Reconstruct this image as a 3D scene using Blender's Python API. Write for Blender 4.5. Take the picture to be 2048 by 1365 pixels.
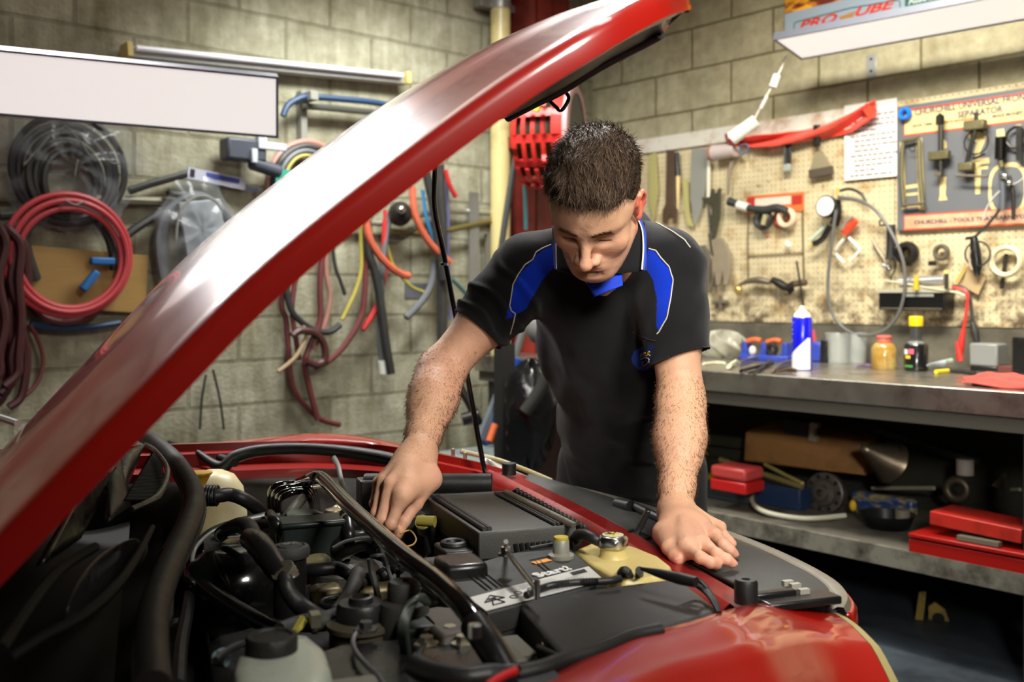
import bpy, bmesh, math, random
import numpy as np
from mathutils import Vector, Matrix
from mathutils.bvhtree import BVHTree

for o in list(bpy.data.objects):
    bpy.data.objects.remove(o, do_unlink=True)
scene = bpy.context.scene
COL = scene.collection

# ------------------------------------------------------------------ camera
FPX = 2000.0; CX = 1024.0; HY = 593.0; CAMZ = 1.2     # focal in pixels, horizon row, lens height
cam_data = bpy.data.cameras.new('camera')
cam_data.sensor_width = 36.0
cam_data.lens = 36.0 * FPX / 2048.0
cam_data.shift_y = -(682.5 - HY) / 2048.0
cam_data.clip_start = 0.05
cam_data.dof.use_dof = True
cam_data.dof.focus_distance = 1.78
cam_data.dof.aperture_fstop = 4.0
cam = bpy.data.objects.new('camera', cam_data)
cam.location = (0, 0, CAMZ)
cam.rotation_euler = (math.pi / 2, 0, 0)
COL.objects.link(cam)
scene.camera = cam

# ------------------------------------------------------------------ world, lights, exposure
world = bpy.data.worlds.new('world'); scene.world = world
world.use_nodes = True
world.node_tree.nodes['Background'].inputs['Color'].default_value = (0.9, 1.0, 1.0, 1)
world.node_tree.nodes['Background'].inputs['Strength'].default_value = 0.0
scene.view_settings.view_transform = 'Standard'
scene.view_settings.look = 'None'
scene.view_settings.gamma = 1.0
scene.view_settings.exposure = 0.0
try: scene.view_settings.use_curve_mapping = False
except Exception: pass

def area_light(name, loc, target, sx, sy, power, col=(1, 1, 1), roll=None, spread=180):
    d = bpy.data.lights.new(name, 'AREA'); d.shape = 'RECTANGLE'; d.size = sx; d.size_y = sy
    d.energy = power; d.color = col; d.spread = math.radians(spread)
    o = bpy.data.objects.new(name, d); COL.objects.link(o)
    loc = Vector(loc); z = (loc - Vector(target)).normalized()
    x = Vector(roll) if roll is not None else Vector((1, 0, 0))
    x = (x - z * x.dot(z)).normalized(); y = z.cross(x)
    o.matrix_world = Matrix(((x.x, y.x, z.x, loc.x), (x.y, y.y, z.y, loc.y), (x.z, y.z, z.z, loc.z), (0, 0, 0, 1)))
    return o

LWD = Vector((0.75, 0.6614, 0)); RWD = Vector((0.6614, -0.75, 0))       # along the two block walls
CORNER = Vector((0.467, 5.8, 0))
# out of frame: the panel mirrored in the bonnet, the rest mostly added fill
area_light('overhead_light', (-1.42, 3.28, 2.38), (-0.25, 1.0, 1.25), 1.15, 0.26, 26, (1.0, 0.98, 0.97), (0.85, -0.15, 0.30), 110)
area_light('overhead_light', (0.15, 3.45, 3.2), (0.1, 2.0, 1.1), 1.2, 0.3, 46, (1.0, 0.99, 0.96), LWD, 120)  # added overhead light that puts a rim on the arm and head
area_light('added_uplight', (-1.3, 3.6, 2.9), (-1.2, 3.5, 3.5), 1.2, 0.3, 22, (1.0, 0.98, 0.95), LWD)  # added; washes the ceiling so the bonnet mirrors a paler tone
area_light('added_fill', (0.95, 0.10, 2.30), (0.10, 1.95, 1.10), 0.5, 0.5, 11, (1.0, 0.94, 0.86), None, 75)  # added fill for the person's face and front
area_light('overhead_light', (0.35, 1.5, 3.2), (0.3, 1.6, 0.8), 1.2, 0.3, 12, (1.0, 0.97, 0.92), RWD)
area_light('overhead_light', (1.05, 2.95, 2.7), (1.9, 4.3, 1.1), 1.2, 0.3, 44, (1.0, 0.95, 0.83), RWD, 110)  # added overhead light that brightens the right wall and pegboard
area_light('added_fill', (0.35, -0.6, 1.8), (1.35, 4.0, 0.65), 0.3, 0.3, 4, (1.0, 0.95, 0.88), None, 45)  # added fill aimed at the space under the bench
area_light('overhead_light', (-0.35, 3.9, 2.75), (-0.45, 5.0, 0.6), 1.2, 0.3, 38, (0.98, 1.0, 0.96), LWD, 120)  # added overhead light that brightens the left wall near the corner

# ------------------------------------------------------------------ pixel helpers (true places in the room)
def P(px, py, d):
    return Vector(((px - CX) / FPX * d, d, CAMZ - (py - HY) / FPX * d))
def PZ(px, py, z):
    d = (CAMZ - z) * FPX / (py - HY)
    return P(px, py, d)
def plane_hit(px, py, p0, n):
    r = Vector(((px - CX) / FPX, 1.0, -(py - HY) / FPX)); o = Vector((0, 0, CAMZ))
    t = (Vector(p0) - o).dot(n) / r.dot(n)
    return o + r * t
def pix(v):
    return (CX + v[0] / v[1] * FPX, HY - (v[2] - CAMZ) / v[1] * FPX)
CF = Vector((0.9403, 0.3404, 0)); CL = Vector((-0.3404, 0.9403, 0))      # car: forward and across
def CAR(f, l, z):
    v = CF * f + CL * l; return Vector((v.x, v.y, z))
def carFL(v):
    return (v.x * CF.x + v.y * CF.y, v.x * CL.x + v.y * CL.y)

class Frame:
    def __init__(s, o, x, y, z=None):
        s.o = Vector(o); s.x = Vector(x).normalized()
        y = Vector(y); s.y = (y - s.x * y.dot(s.x)).normalized()
        s.z = Vector(z).normalized() if z is not None else s.x.cross(s.y)
    def __call__(s, a, b=0.0, c=0.0):
        return s.o + s.x * a + s.y * b + s.z * c
    def at(s, a, b=0, c=0):
        return Frame(s(a, b, c), s.x, s.y, s.z)
    def spin(s, ang, axis='y'):
        ax = getattr(s, axis); R = Matrix.Rotation(ang, 3, ax)
        return Frame(s.o, R @ s.x, R @ s.y, R @ s.z)
LWF = Frame(CORNER, LWD, (-0.6614, 0.75, 0))       # left block wall: x right, y into wall, z up
RWF = Frame(CORNER, RWD, (0.75, 0.6614, 0))        # right block wall
def WL(px, py, off=0.0):
    h = plane_hit(px, py, LWF(0, -off, 0), LWF.y); r = h - LWF.o
    return (r.dot(LWF.x), -off, h.z)
def WR(px, py, off=0.0):
    h = plane_hit(px, py, RWF(0, -off, 0), RWF.y); r = h - RWF.o
    return (r.dot(RWF.x), -off, h.z)
def WLp(px, py, off=0.0): return LWF(*WL(px, py, off))
def WRp(px, py, off=0.0): return RWF(*WR(px, py, off))
def FL(px, py, off=0.0):            # frame standing on the left wall at a pixel
    return LWF.at(*WL(px, py, off))
def FR(px, py, off=0.0):
    return RWF.at(*WR(px, py, off))
WF = Frame((0, 0, 0), (1, 0, 0), (0, 1, 0))
CARF = Frame((0, 0, 0), CF, CL)

# ------------------------------------------------------------------ materials
MATS = {}
def _bsdf(m):
    return m.node_tree.nodes['Principled BSDF']
def mat(name, col, rough=0.5, metal=0.0, var=0.0, vscale=20.0, bump=0.0, bscale=60.0, spec=0.5, coat=0.0,
        trans=0.0, emit=None, estr=0.0, alpha=1.0, sss=0.0, dirt=None, dscale=4.0, damt=0.5, detail=4.0, stretch=None, sheen=0.0, aniso=0.0, croug=0.05):
    if name in MATS: return MATS[name]
    m = bpy.data.materials.new(name); m.use_nodes = True; nt = m.node_tree; b = _bsdf(m)
    b.inputs['Base Color'].default_value = (*col, 1); b.inputs['Roughness'].default_value = rough
    b.inputs['Metallic'].default_value = metal; b.inputs['Specular IOR Level'].default_value = spec
    b.inputs['Coat Weight'].default_value = coat; b.inputs['Coat Roughness'].default_value = croug
    b.inputs['Transmission Weight'].default_value = trans; b.inputs['Alpha'].default_value = alpha
    b.inputs['Sheen Weight'].default_value = sheen
    if sss > 0:
        b.inputs['Subsurface Weight'].default_value = sss
        b.inputs['Subsurface Radius'].default_value = (0.01, 0.004, 0.002)
        b.inputs['Subsurface Scale'].default_value = 1.0
    if emit is not None:
        b.inputs['Emission Color'].default_value = (*emit, 1); b.inputs['Emission Strength'].default_value = estr
    L = nt.links; tc = nt.nodes.new('ShaderNodeTexCoord'); src = tc.outputs['Object']
    if stretch is not None:
        mp = nt.nodes.new('ShaderNodeMapping'); mp.inputs['Scale'].default_value = stretch
        L.new(src, mp.inputs['Vector']); src = mp.outputs['Vector']
    cur = None
    if var > 0:
        n = nt.nodes.new('ShaderNodeTexNoise'); n.inputs['Scale'].default_value = vscale; n.inputs['Detail'].default_value = detail
        L.new(src, n.inputs['Vector'])
        mx = nt.nodes.new('ShaderNodeMix'); mx.data_type = 'RGBA'
        mx.inputs[6].default_value = (*[c * (1 - var) for c in col], 1); mx.inputs[7].default_value = (*[min(1, c * (1 + var)) for c in col], 1)
        L.new(n.outputs['Fac'], mx.inputs[0]); cur = mx.outputs[2]
        mr = nt.nodes.new('ShaderNodeMath'); mr.operation = 'MULTIPLY_ADD'; mr.inputs[1].default_value = 0.25; mr.inputs[2].default_value = max(0, rough - 0.12)
        L.new(n.outputs['Fac'], mr.inputs[0]); L.new(mr.outputs[0], b.inputs['Roughness'])
    if dirt is not None:
        n = nt.nodes.new('ShaderNodeTexNoise'); n.inputs['Scale'].default_value = dscale; n.inputs['Detail'].default_value = 8; n.inputs['Roughness'].default_value = 0.65
        L.new(src, n.inputs['Vector'])
        r = nt.nodes.new('ShaderNodeValToRGB'); r.color_ramp.elements[0].position = 0.62 - damt * 0.35; r.color_ramp.elements[1].position = 0.78 - damt * 0.15
        L.new(n.outputs['Fac'], r.inputs[0])
        mx = nt.nodes.new('ShaderNodeMix'); mx.data_type = 'RGBA'
        if cur: L.new(cur, mx.inputs[6])
        else: mx.inputs[6].default_value = (*col, 1)
        mx.inputs[7].default_value = (*dirt, 1); L.new(r.outputs[0], mx.inputs[0]); cur = mx.outputs[2]
    if cur: L.new(cur, b.inputs['Base Color'])
    if bump > 0:
        n = nt.nodes.new('ShaderNodeTexNoise'); n.inputs['Scale'].default_value = bscale; n.inputs['Detail'].default_value = 5
        L.new(src, n.inputs['Vector'])
        bp = nt.nodes.new('ShaderNodeBump'); bp.inputs['Strength'].default_value = bump; bp.inputs['Distance'].default_value = 0.004
        L.new(n.outputs['Fac'], bp.inputs['Height']); L.new(bp.outputs[0], b.inputs['Normal'])
    MATS[name] = m
    return m
def rgb(r, g, b):
    f = lambda c: ((c / 255 + 0.055) / 1.055) ** 2.4 if c / 255 > 0.04045 else c / 255 / 12.92
    return (f(r), f(g), f(b))

# ------------------------------------------------------------------ mesh builder (world coordinates)
class MB:
    def __init__(s): s.v = []; s.f = []
    def add(s, vs, fs):
        n = len(s.v); s.v += [tuple(v) for v in vs]; s.f += [tuple(i + n for i in f) for f in fs]; return s
    def box(s, fr, x0, x1, y0, y1, z0, z1):
        c = [fr(x, y, z) for z in (z0, z1) for y in (y0, y1) for x in (x0, x1)]
        return s.add(c, [(0, 2, 3, 1), (4, 5, 7, 6), (0, 1, 5, 4), (2, 6, 7, 3), (0, 4, 6, 2), (1, 3, 7, 5)])
    def cyl(s, a, b, r0, r1=None, n=16, caps=True):
        r1 = r0 if r1 is None else r1; a = Vector(a); b = Vector(b); z = (b - a).normalized()
        x = z.orthogonal().normalized(); y = z.cross(x)
        vs = [a + (x * math.cos(2 * math.pi * i / n) + y * math.sin(2 * math.pi * i / n)) * r0 for i in range(n)]
        vs += [b + (x * math.cos(2 * math.pi * i / n) + y * math.sin(2 * math.pi * i / n)) * r1 for i in range(n)]
        fs = [(i, (i + 1) % n, n + (i + 1) % n, n + i) for i in range(n)]
        if caps: fs += [tuple(range(n - 1, -1, -1)), tuple(range(n, 2 * n))]
        return s.add(vs, fs)
    def tube(s, pts, r, n=10, smooth=6, closed=False, flat=1.0, rib=0.0):
        pts = [Vector(p) for p in pts]
        rr = r if isinstance(r, (list, tuple)) else [r] * len(pts)
        if smooth > 1 and len(pts) > 2:
            out = []; ro = []; m = len(pts); rng = range(m if closed else m - 1)
            for i in rng:
                if closed: p0, p1, p2, p3 = pts[(i - 1) % m], pts[i], pts[(i + 1) % m], pts[(i + 2) % m]; ra, rb = rr[i], rr[(i + 1) % m]
                else: p0, p1, p2, p3 = pts[max(0, i - 1)], pts[i], pts[i + 1], pts[min(m - 1, i + 2)]; ra, rb = rr[i], rr[i + 1]
                for k in range(smooth):
                    t = k / smooth
                    out.append(0.5 * ((2 * p1) + (p2 - p0) * t + (2 * p0 - 5 * p1 + 4 * p2 - p3) * t * t + (3 * p1 - p0 - 3 * p2 + p3) * t ** 3))
                    ro.append(ra + (rb - ra) * t)
            if not closed: out.append(pts[-1]); ro.append(rr[-1])
            pts, rr = out, ro
        if rib:
            rr = [q * (1 + (rib if i % 2 else -rib)) for i, q in enumerate(rr)]
        m = len(pts); vs = []; nrm = None
        for i, p in enumerate(pts):
            if closed: t = (pts[(i + 1) % m] - pts[(i - 1) % m])
            else: t = pts[min(i + 1, m - 1)] - pts[max(i - 1, 0)]
            if t.length < 1e-9: t = Vector((0, 0, 1))
            t.normalize()
            if nrm is None: nrm = t.orthogonal().normalized()
            else:
                nrm = nrm - t * nrm.dot(t); nrm = nrm.normalized() if nrm.length > 1e-6 else t.orthogonal().normalized()
            bi = t.cross(nrm)
            for k in range(n):
                a = 2 * math.pi * k / n
                vs.append(p + (nrm * math.cos(a) + bi * math.sin(a) * flat) * rr[i])
        fs = []
        for i in range(m if closed else m - 1):
            j = (i + 1) % m
            for k in range(n):
                k2 = (k + 1) % n; fs.append((i * n + k, i * n + k2, j * n + k2, j * n + k))
        if not closed: fs += [tuple(range(n - 1, -1, -1)), tuple((m - 1) * n + k for k in range(n))]
        return s.add(vs, fs)
    def lathe(s, fr, prof, n=24, caps=True):      # prof: (radius, height) along fr.z
        vs = []; m = len(prof)
        for (r, h) in prof:
            for k in range(n):
                a = 2 * math.pi * k / n; vs.append(fr(r * math.cos(a), r * math.sin(a), h))
        fs = []
        for i in range(m - 1):
            for k in range(n):
                k2 = (k + 1) % n; fs.append((i * n + k, i * n + k2, (i + 1) * n + k2, (i + 1) * n + k))
        if caps:
            if prof[0][0] > 1e-5: fs.append(tuple(range(n - 1, -1, -1)))
            if prof[-1][0] > 1e-5: fs.append(tuple((m - 1) * n + k for k in range(n)))
        return s.add(vs, fs)
    def prism(s, fr, poly, y0, y1):               # poly in fr.x, fr.z; thickness along fr.y
        n = len(poly); vs = [fr(a, y0, b) for a, b in poly] + [fr(a, y1, b) for a, b in poly]
        fs = [tuple(range(n)), tuple(range(2 * n - 1, n - 1, -1))] + [(i, n + i, n + (i + 1) % n, (i + 1) % n) for i in range(n)]
        return s.add(vs, fs)
    def prismz(s, fr, poly, z0, z1):              # poly in fr.x, fr.y; thickness along fr.z
        n = len(poly); vs = [fr(a, b, z0) for a, b in poly] + [fr(a, b, z1) for a, b in poly]
        fs = [tuple(range(n - 1, -1, -1)), tuple(range(n, 2 * n))] + [(i, (i + 1) % n, n + (i + 1) % n, n + i) for i in range(n)]
        return s.add(vs, fs)
    def torus(s, fr, R, r, n=32, m=10, axis='z', flat=1.0):
        ax = {'z': (fr.x, fr.y, fr.z), 'y': (fr.x, fr.z, fr.y)}[axis]; vs = []
        for i in range(n):
            a = 2 * math.pi * i / n; d = ax[0] * math.cos(a) + ax[1] * math.sin(a)
            for k in range(m):
                b = 2 * math.pi * k / m; vs.append(fr.o + d * (R + r * math.cos(b)) + ax[2] * r * flat * math.sin(b))
        fs = [(i * m + k, ((i + 1) % n) * m + k, ((i + 1) % n) * m + (k + 1) % m, i * m + (k + 1) % m) for i in range(n) for k in range(m)]
        return s.add(vs, fs)
    def ell(s, fr, a, b, c, n=20, m=12):
        prof = []; vs = []
        for i in range(m + 1):
            t = math.pi * i / m - math.pi / 2
            for k in range(n):
                p = 2 * math.pi * k / n; vs.append(fr(a * math.cos(t) * math.cos(p), b * math.cos(t) * math.sin(p), c * math.sin(t)))
        fs = [(i * n + k, i * n + (k + 1) % n, (i + 1) * n + (k + 1) % n, (i + 1) * n + k) for i in range(m) for k in range(n)]
        return s.add(vs, fs)
    def grid(s, fn, nu, nv, u0=0, u1=1, v0=0, v1=1):
        vs = [fn(u0 + (u1 - u0) * i / nu, v0 + (v1 - v0) * j / nv) for i in range(nu + 1) for j in range(nv + 1)]
        fs = [(i * (nv + 1) + j, (i + 1) * (nv + 1) + j, (i + 1) * (nv + 1) + j + 1, i * (nv + 1) + j + 1) for i in range(nu) for j in range(nv)]
        return s.add(vs, fs)
    def loft(s, secs, closed=False, caps=False):
        n = len(secs[0]); vs = [p for sec in secs for p in sec]; fs = []
        for i in range(len(secs) - 1):
            for k in range(n if closed else n - 1):
                k2 = (k + 1) % n; fs.append((i * n + k, i * n + k2, (i + 1) * n + k2, (i + 1) * n + k))
        if caps and closed: fs += [tuple(range(n - 1, -1, -1)), tuple((len(secs) - 1) * n + k for k in range(n))]
        return s.add(vs, fs)

def obj(name, mb, m, parent=None, bevel=0.0, smooth=40, solid=0.0, sub=0, label=None, segs=2, offs=-1):
    me = bpy.data.meshes.new(name)
    me.from_pydata([tuple(v) for v in mb.v], [], mb.f); me.validate(clean_customdata=False)
    bm = bmesh.new(); bm.from_mesh(me); bmesh.ops.remove_doubles(bm, verts=bm.verts, dist=1e-6)
    bmesh.ops.recalc_face_normals(bm, faces=bm.faces); bm.to_mesh(me); bm.free()
    me.shade_smooth()
    try: me.set_sharp_from_angle(angle=math.radians(smooth))
    except Exception: pass
    me.materials.append(m)
    o = bpy.data.objects.new(name, me); COL.objects.link(o)
    if parent is not None: o.parent = parent
    if solid:
        md = o.modifiers.new('solid', 'SOLIDIFY'); md.thickness = solid; md.offset = offs
    if bevel:
        md = o.modifiers.new('bevel', 'BEVEL'); md.width = bevel; md.segments = segs; md.limit_method = 'ANGLE'; md.angle_limit = math.radians(35)
        try: md.harden_normals = False
        except Exception: pass
    if sub:
        md = o.modifiers.new('sub', 'SUBSURF'); md.levels = sub; md.render_levels = sub
    if label: o['label'] = label
    return o
def tag(o, label, cat, group=None):
    o['label'] = label; o['category'] = cat
    if group: o['group'] = group
    return o
def thing(name, label, cat, group=None):
    o = bpy.data.objects.new(name, None); COL.objects.link(o); o.empty_display_size = 0.05
    return tag(o, label, cat, group)
def struct(name, mb, m, **k):
    o = obj(name, mb, m, **k); o['kind'] = 'structure'; return o
def text(name, s, fr, size, m, parent=None, ext=0.0006, bold=0.0, shear=0.0, align='LEFT', sx=1.0, space=1.0, mirror=False):
    """lettering lying in the fr.x / fr.z plane, facing -fr.y"""
    c = bpy.data.curves.new(name, 'FONT'); c.body = s; c.size = size; c.extrude = ext; c.align_x = align
    c.offset = bold; c.shear = shear; c.space_character = space; c.resolution_u = 3
    t = bpy.data.objects.new(name, c); COL.objects.link(t)
    bpy.context.view_layer.update()
    me = bpy.data.meshes.new_from_object(t.evaluated_get(bpy.context.evaluated_depsgraph_get()))
    bpy.data.objects.remove(t, do_unlink=True); bpy.data.curves.remove(c)
    for v in me.vertices:
        x, y, z = v.co; v.co = fr(x * sx, -z, y)
    me.materials.clear(); me.materials.append(m); me.name = name
    o = bpy.data.objects.new(name, me); COL.objects.link(o)
    if parent is not None: o.parent = parent
    return o

# ================================================================== THE ROOM
def uvplane(o, fr):
    me = o.data; uv = me.uv_layers.new(name='plane')
    for lp in me.loops:
        r = Vector(me.vertices[lp.vertex_index].co) - fr.o
        uv.data[lp.index].uv = (r.dot(fr.x), r.z)

def block_mat(name, w, h, c1, c2, mortar, uoff, voff, grime, msize=0.010, bumpd=0.006):
    m = bpy.data.materials.new(name); m.use_nodes = True; nt = m.node_tree; L = nt.links; b = _bsdf(m)
    b.inputs['Roughness'].default_value = 0.8; b.inputs['Specular IOR Level'].default_value = 0.25
    uv = nt.nodes.new('ShaderNodeUVMap'); uv.uv_map = 'plane'
    mp = nt.nodes.new('ShaderNodeMapping'); mp.inputs['Location'].default_value = (uoff, voff, 0)
    L.new(uv.outputs[0], mp.inputs['Vector'])
    wob = nt.nodes.new('ShaderNodeTexNoise'); wob.inputs['Scale'].default_value = 7; L.new(mp.outputs[0], wob.inputs['Vector'])
    vm = nt.nodes.new('ShaderNodeVectorMath'); vm.operation = 'MULTIPLY_ADD'; vm.inputs[1].default_value = (0.008, 0.008, 0); L.new(wob.outputs['Color'], vm.inputs[0]); L.new(mp.outputs[0], vm.inputs[2])
    br = nt.nodes.new('ShaderNodeTexBrick'); L.new(vm.outputs[0], br.inputs['Vector'])
    br.offset = 0.5; br.offset_frequency = 2
    for k, v in (('Color1', (*c1, 1)), ('Color2', (*c2, 1)), ('Mortar', (*mortar, 1)), ('Scale', 1.0), ('Mortar Size', msize), ('Mortar Smooth', 0.35), ('Bias', 0.0), ('Brick Width', w), ('Row Height', h)):
        br.inputs[k].default_value = v
    cur = br.outputs['Color']
    def mul(cur, scale, lo, hi, p0, p1, stretch=None, detail=8):
        n = nt.nodes.new('ShaderNodeTexNoise'); n.inputs['Scale'].default_value = scale; n.inputs['Detail'].default_value = detail; n.inputs['Roughness'].default_value = 0.62
        if stretch:
            q = nt.nodes.new('ShaderNodeMapping'); q.inputs['Scale'].default_value = stretch; L.new(uv.outputs[0], q.inputs['Vector']); L.new(q.outputs[0], n.inputs['Vector'])
        else: L.new(uv.outputs[0], n.inputs['Vector'])
        r = nt.nodes.new('ShaderNodeValToRGB'); r.color_ramp.elements[0].position = p0; r.color_ramp.elements[1].position = p1
        r.color_ramp.elements[0].color = (*lo, 1); r.color_ramp.elements[1].color = (*hi, 1); L.new(n.outputs['Fac'], r.inputs[0])
        x = nt.nodes.new('ShaderNodeMix'); x.data_type = 'RGBA'; x.blend_type = 'MULTIPLY'; x.inputs[0].default_value = 1
        L.new(cur, x.inputs[6]); L.new(r.outputs[0], x.inputs[7]); return x.outputs[2]
    cur = mul(cur, 2.2, grime, (1.05, 1.05, 1.0), 0.33, 0.6)
    cur = mul(cur, 14, (0.82, 0.8, 0.76), (1.08, 1.08, 1.08), 0.35, 0.62)
    cur = mul(cur, 3.5, grime, (1, 1, 1), 0.28, 0.44, (2.2, 0.35, 1))
    cur = mul(cur, 5.0, tuple(0.5 + 0.5 * g for g in grime) if grime[0] < 0.7 else (0.97, 0.97, 0.96), (1.08, 1.08, 1.08), 0.38, 0.60, (3.0, 0.5, 1))
    L.new(cur, b.inputs['Base Color'])
    n = nt.nodes.new('ShaderNodeTexNoise'); n.inputs['Scale'].default_value = 60; n.inputs['Detail'].default_value = 6; L.new(uv.outputs[0], n.inputs['Vector'])
    mm = nt.nodes.new('ShaderNodeMath'); mm.operation = 'MULTIPLY_ADD'; mm.inputs[1].default_value = -1.0; L.new(br.outputs['Fac'], mm.inputs[0]); L.new(n.outputs['Fac'], mm.inputs[2])
    bp = nt.nodes.new('ShaderNodeBump'); bp.inputs['Strength'].default_value = 0.7; bp.inputs['Distance'].default_value = bumpd
    L.new(mm.outputs[0], bp.inputs['Height']); L.new(bp.outputs[0], b.inputs['Normal'])
    return m

# left block wall: runs from the corner towards the camera's left
m_wl = block_mat('left_blocks', 0.457, 0.191, rgb(166, 164, 148), rgb(156, 154, 138), rgb(138, 135, 118), 1.515 + 0.2285, -1.1115, (0.66, 0.64, 0.55))
m_wr = block_mat('right_blocks', 0.497, 0.215, rgb(166, 160, 136), rgb(158, 152, 128), rgb(112, 105, 80), -0.481 + 0.2485, -2.1825, (0.88, 0.86, 0.80), 0.007)
wl = struct('wall_left', MB().box(LWF, -7.5, 0.1, 0.0, 0.2, 0, 3.5), m_wl); uvplane(wl, LWF)
wr = struct('wall_right', MB().box(RWF, 0, 7.5, 0.0, 0.2, 0, 3.5), m_wr); uvplane(wr, RWF)
m_plain = mat('dark_plaster', rgb(52, 52, 46), 0.8)
struct('wall_back', MB().box(RWF, 7.5, 7.7, -7.7, 0.2, 0, 3.5), m_plain)
struct('wall_front', MB().box(LWF, -7.7, -7.5, -7.7, 0.2, 0, 3.5), m_plain)
FLF = Frame(CORNER, LWD, (-0.6614, 0.75, 0))
struct('floor', MB().box(FLF, -7.8, 0.3, -7.8, 0.3, -0.1, 0), mat('painted_concrete_floor', rgb(58, 66, 74), 0.55, var=0.3, vscale=6, dirt=rgb(20, 20, 20), dscale=2.5, damt=0.5))
struct('ceiling', MB().box(FLF, -7.8, 0.3, -7.8, 0.3, 3.5, 3.6), mat('ceiling_board', rgb(205, 198, 188), 0.9))

# ================================================================== THE CAR
RED = mat('red_car_paint', rgb(150, 18, 8), 0.32, var=0.06, vscale=3, coat=1.0, spec=0.5, croug=0.06)
REDIN = mat('red_inner_paint', rgb(150, 28, 26), 0.35, var=0.15, vscale=25, coat=0.5, bump=0.15, bscale=90)
BLK = mat('black_plastic', rgb(30, 30, 29), 0.42, var=0.25, vscale=30, bump=0.12, bscale=400)
BLKS = mat('satin_black_plastic', rgb(24, 24, 24), 0.28, var=0.2, vscale=20)
BLKM = mat('dusty_black_plastic', rgb(50, 50, 47), 0.62, var=0.22, vscale=24, bump=0.25, bscale=500)
RUB = mat('black_rubber', rgb(24, 24, 23), 0.48, var=0.25, vscale=40, bump=0.1, bscale=150)
GLOSSB = mat('gloss_black_paint', rgb(14, 14, 14), 0.12, coat=1.0)
DARK = mat('dark_engine_grime', rgb(16, 15, 13), 0.7, var=0.4, vscale=25, bump=0.5, bscale=60)
ALU = mat('dull_aluminium', rgb(128, 126, 116), 0.42, metal=0.85, var=0.25, vscale=50, bump=0.3, bscale=90)
STEEL = mat('bright_steel', rgb(190, 190, 186), 0.22, metal=1.0, var=0.1, vscale=30)
ZINC = mat('dull_zinc', rgb(150, 146, 128), 0.4, metal=0.8, var=0.2, vscale=60)
TANK = mat('yellowed_tank_plastic', rgb(214, 196, 128), 0.35, var=0.08, vscale=12, sss=0.3, dirt=rgb(170, 150, 90), dscale=9, damt=0.3)
TANKW = mat('milky_tank_plastic', rgb(178, 186, 172), 0.3, var=0.06, vscale=14, sss=0.3)
WHITEP = mat('white_label', rgb(205, 205, 200), 0.45, var=0.04, vscale=30)
INK = mat('black_ink', rgb(22, 22, 24), 0.6)

car = thing('car', 'red hatchback with its bonnet propped open over the engine bay', 'car')

# ---- bonnet
def lerp_tab(tab, t):
    for (a, *va), (b, *vb) in zip(tab, tab[1:]):
        if t <= b or (b, *vb) == tab[-1]:
            k = (t - a) / (b - a); return [x + (y - x) * k for x, y in zip(va, vb)]
def smooth_tab(tab):
    """catmull-rom through (t, values...)"""
    def f(t):
        n = len(tab); i = 0
        while i < n - 2 and t > tab[i + 1][0]: i += 1
        t0, t1 = tab[i][0], tab[i + 1][0]; k = (t - t0) / (t1 - t0)
        p1, p2 = tab[i][1:], tab[i + 1][1:]; p0 = tab[max(0, i - 1)][1:]; p3 = tab[min(n - 1, i + 2)][1:]
        return [0.5 * (2 * b + (c - a) * k + (2 * a - 5 * b + 4 * c - d) * k * k + (3 * b - a - 3 * c + d) * k ** 3) for a, b, c, d in zip(p0, p1, p2, p3)]
    return f
hood_prof = smooth_tab([(0.0, -0.270, 0.840), (0.14, -0.156, 0.957), (0.32, -0.017, 1.106), (0.5, 0.117, 1.243), (0.72, 0.330, 1.414), (0.88, 0.504, 1.528), (0.96, 0.603, 1.580), (1.0, 0.653, 1.603)])
def hood_pt(s, l, h=0.0):
    f, z = hood_prof(s); f2, z2 = hood_prof(min(1, s + 0.01)); f1, z1 = hood_prof(max(0, s - 0.01))
    t = Vector((f2 - f1, z2 - z1)).normalized(); n = Vector((-t.y, t.x))
    curve = 0.985 + 0.17 * max(0, (s - 0.78) / 0.22) ** 2.2
    Lc = 1.665; half = Lc - curve; x = (l - 0.5) * 2                # -1 near edge .. +1 far edge
    crown = 0.062 * (1 - abs(x) ** 1.75) * (0.55 + 0.45 * s)
    ridge = 0.010 / (1 + math.exp(-(0.62 - abs(x)) * 38))          # raised centre field with a soft crease
    nose = -0.10 * max(0, (s - 0.86) / 0.14) ** 2 * (1 - x * x) * 0.0
    ff = f + n.x * (crown + ridge + h) + 0.05 * (1 - x * x) * max(0, (s - 0.75) / 0.25) ** 2
    zz = z + n.y * (crown + ridge + h) + nose + 0.015 * (1 - x * x) * max(0, (s - 0.75) / 0.25) ** 2
    return CAR(ff, Lc + x * half, zz)
hood_skin = MB()
secs = []
for i in range(61):
    s = i / 60; sec = []
    n0 = hood_pt(s, 0.0); inn = hood_pt(s, 0.02)
    nrm = (hood_pt(s, 0, 0.01) - n0).normalized()
    for q in (0.032, 0.026, 0.014, 0.005):                           # rolled side flange
        sec.append(n0 - nrm * q - CL * (0.006 - 0.003 * (q - 0.016) ** 2 / 0.0003 * 0.5))
    for j in range(49):
        l = 0.004 + 0.992 * j / 48; sec.append(hood_pt(s, l))
    n1 = hood_pt(s, 1.0)
    for q in (0.005, 0.014, 0.026, 0.032): sec.append(n1 - nrm * q + CL * 0.005)
    secs.append(sec)
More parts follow.
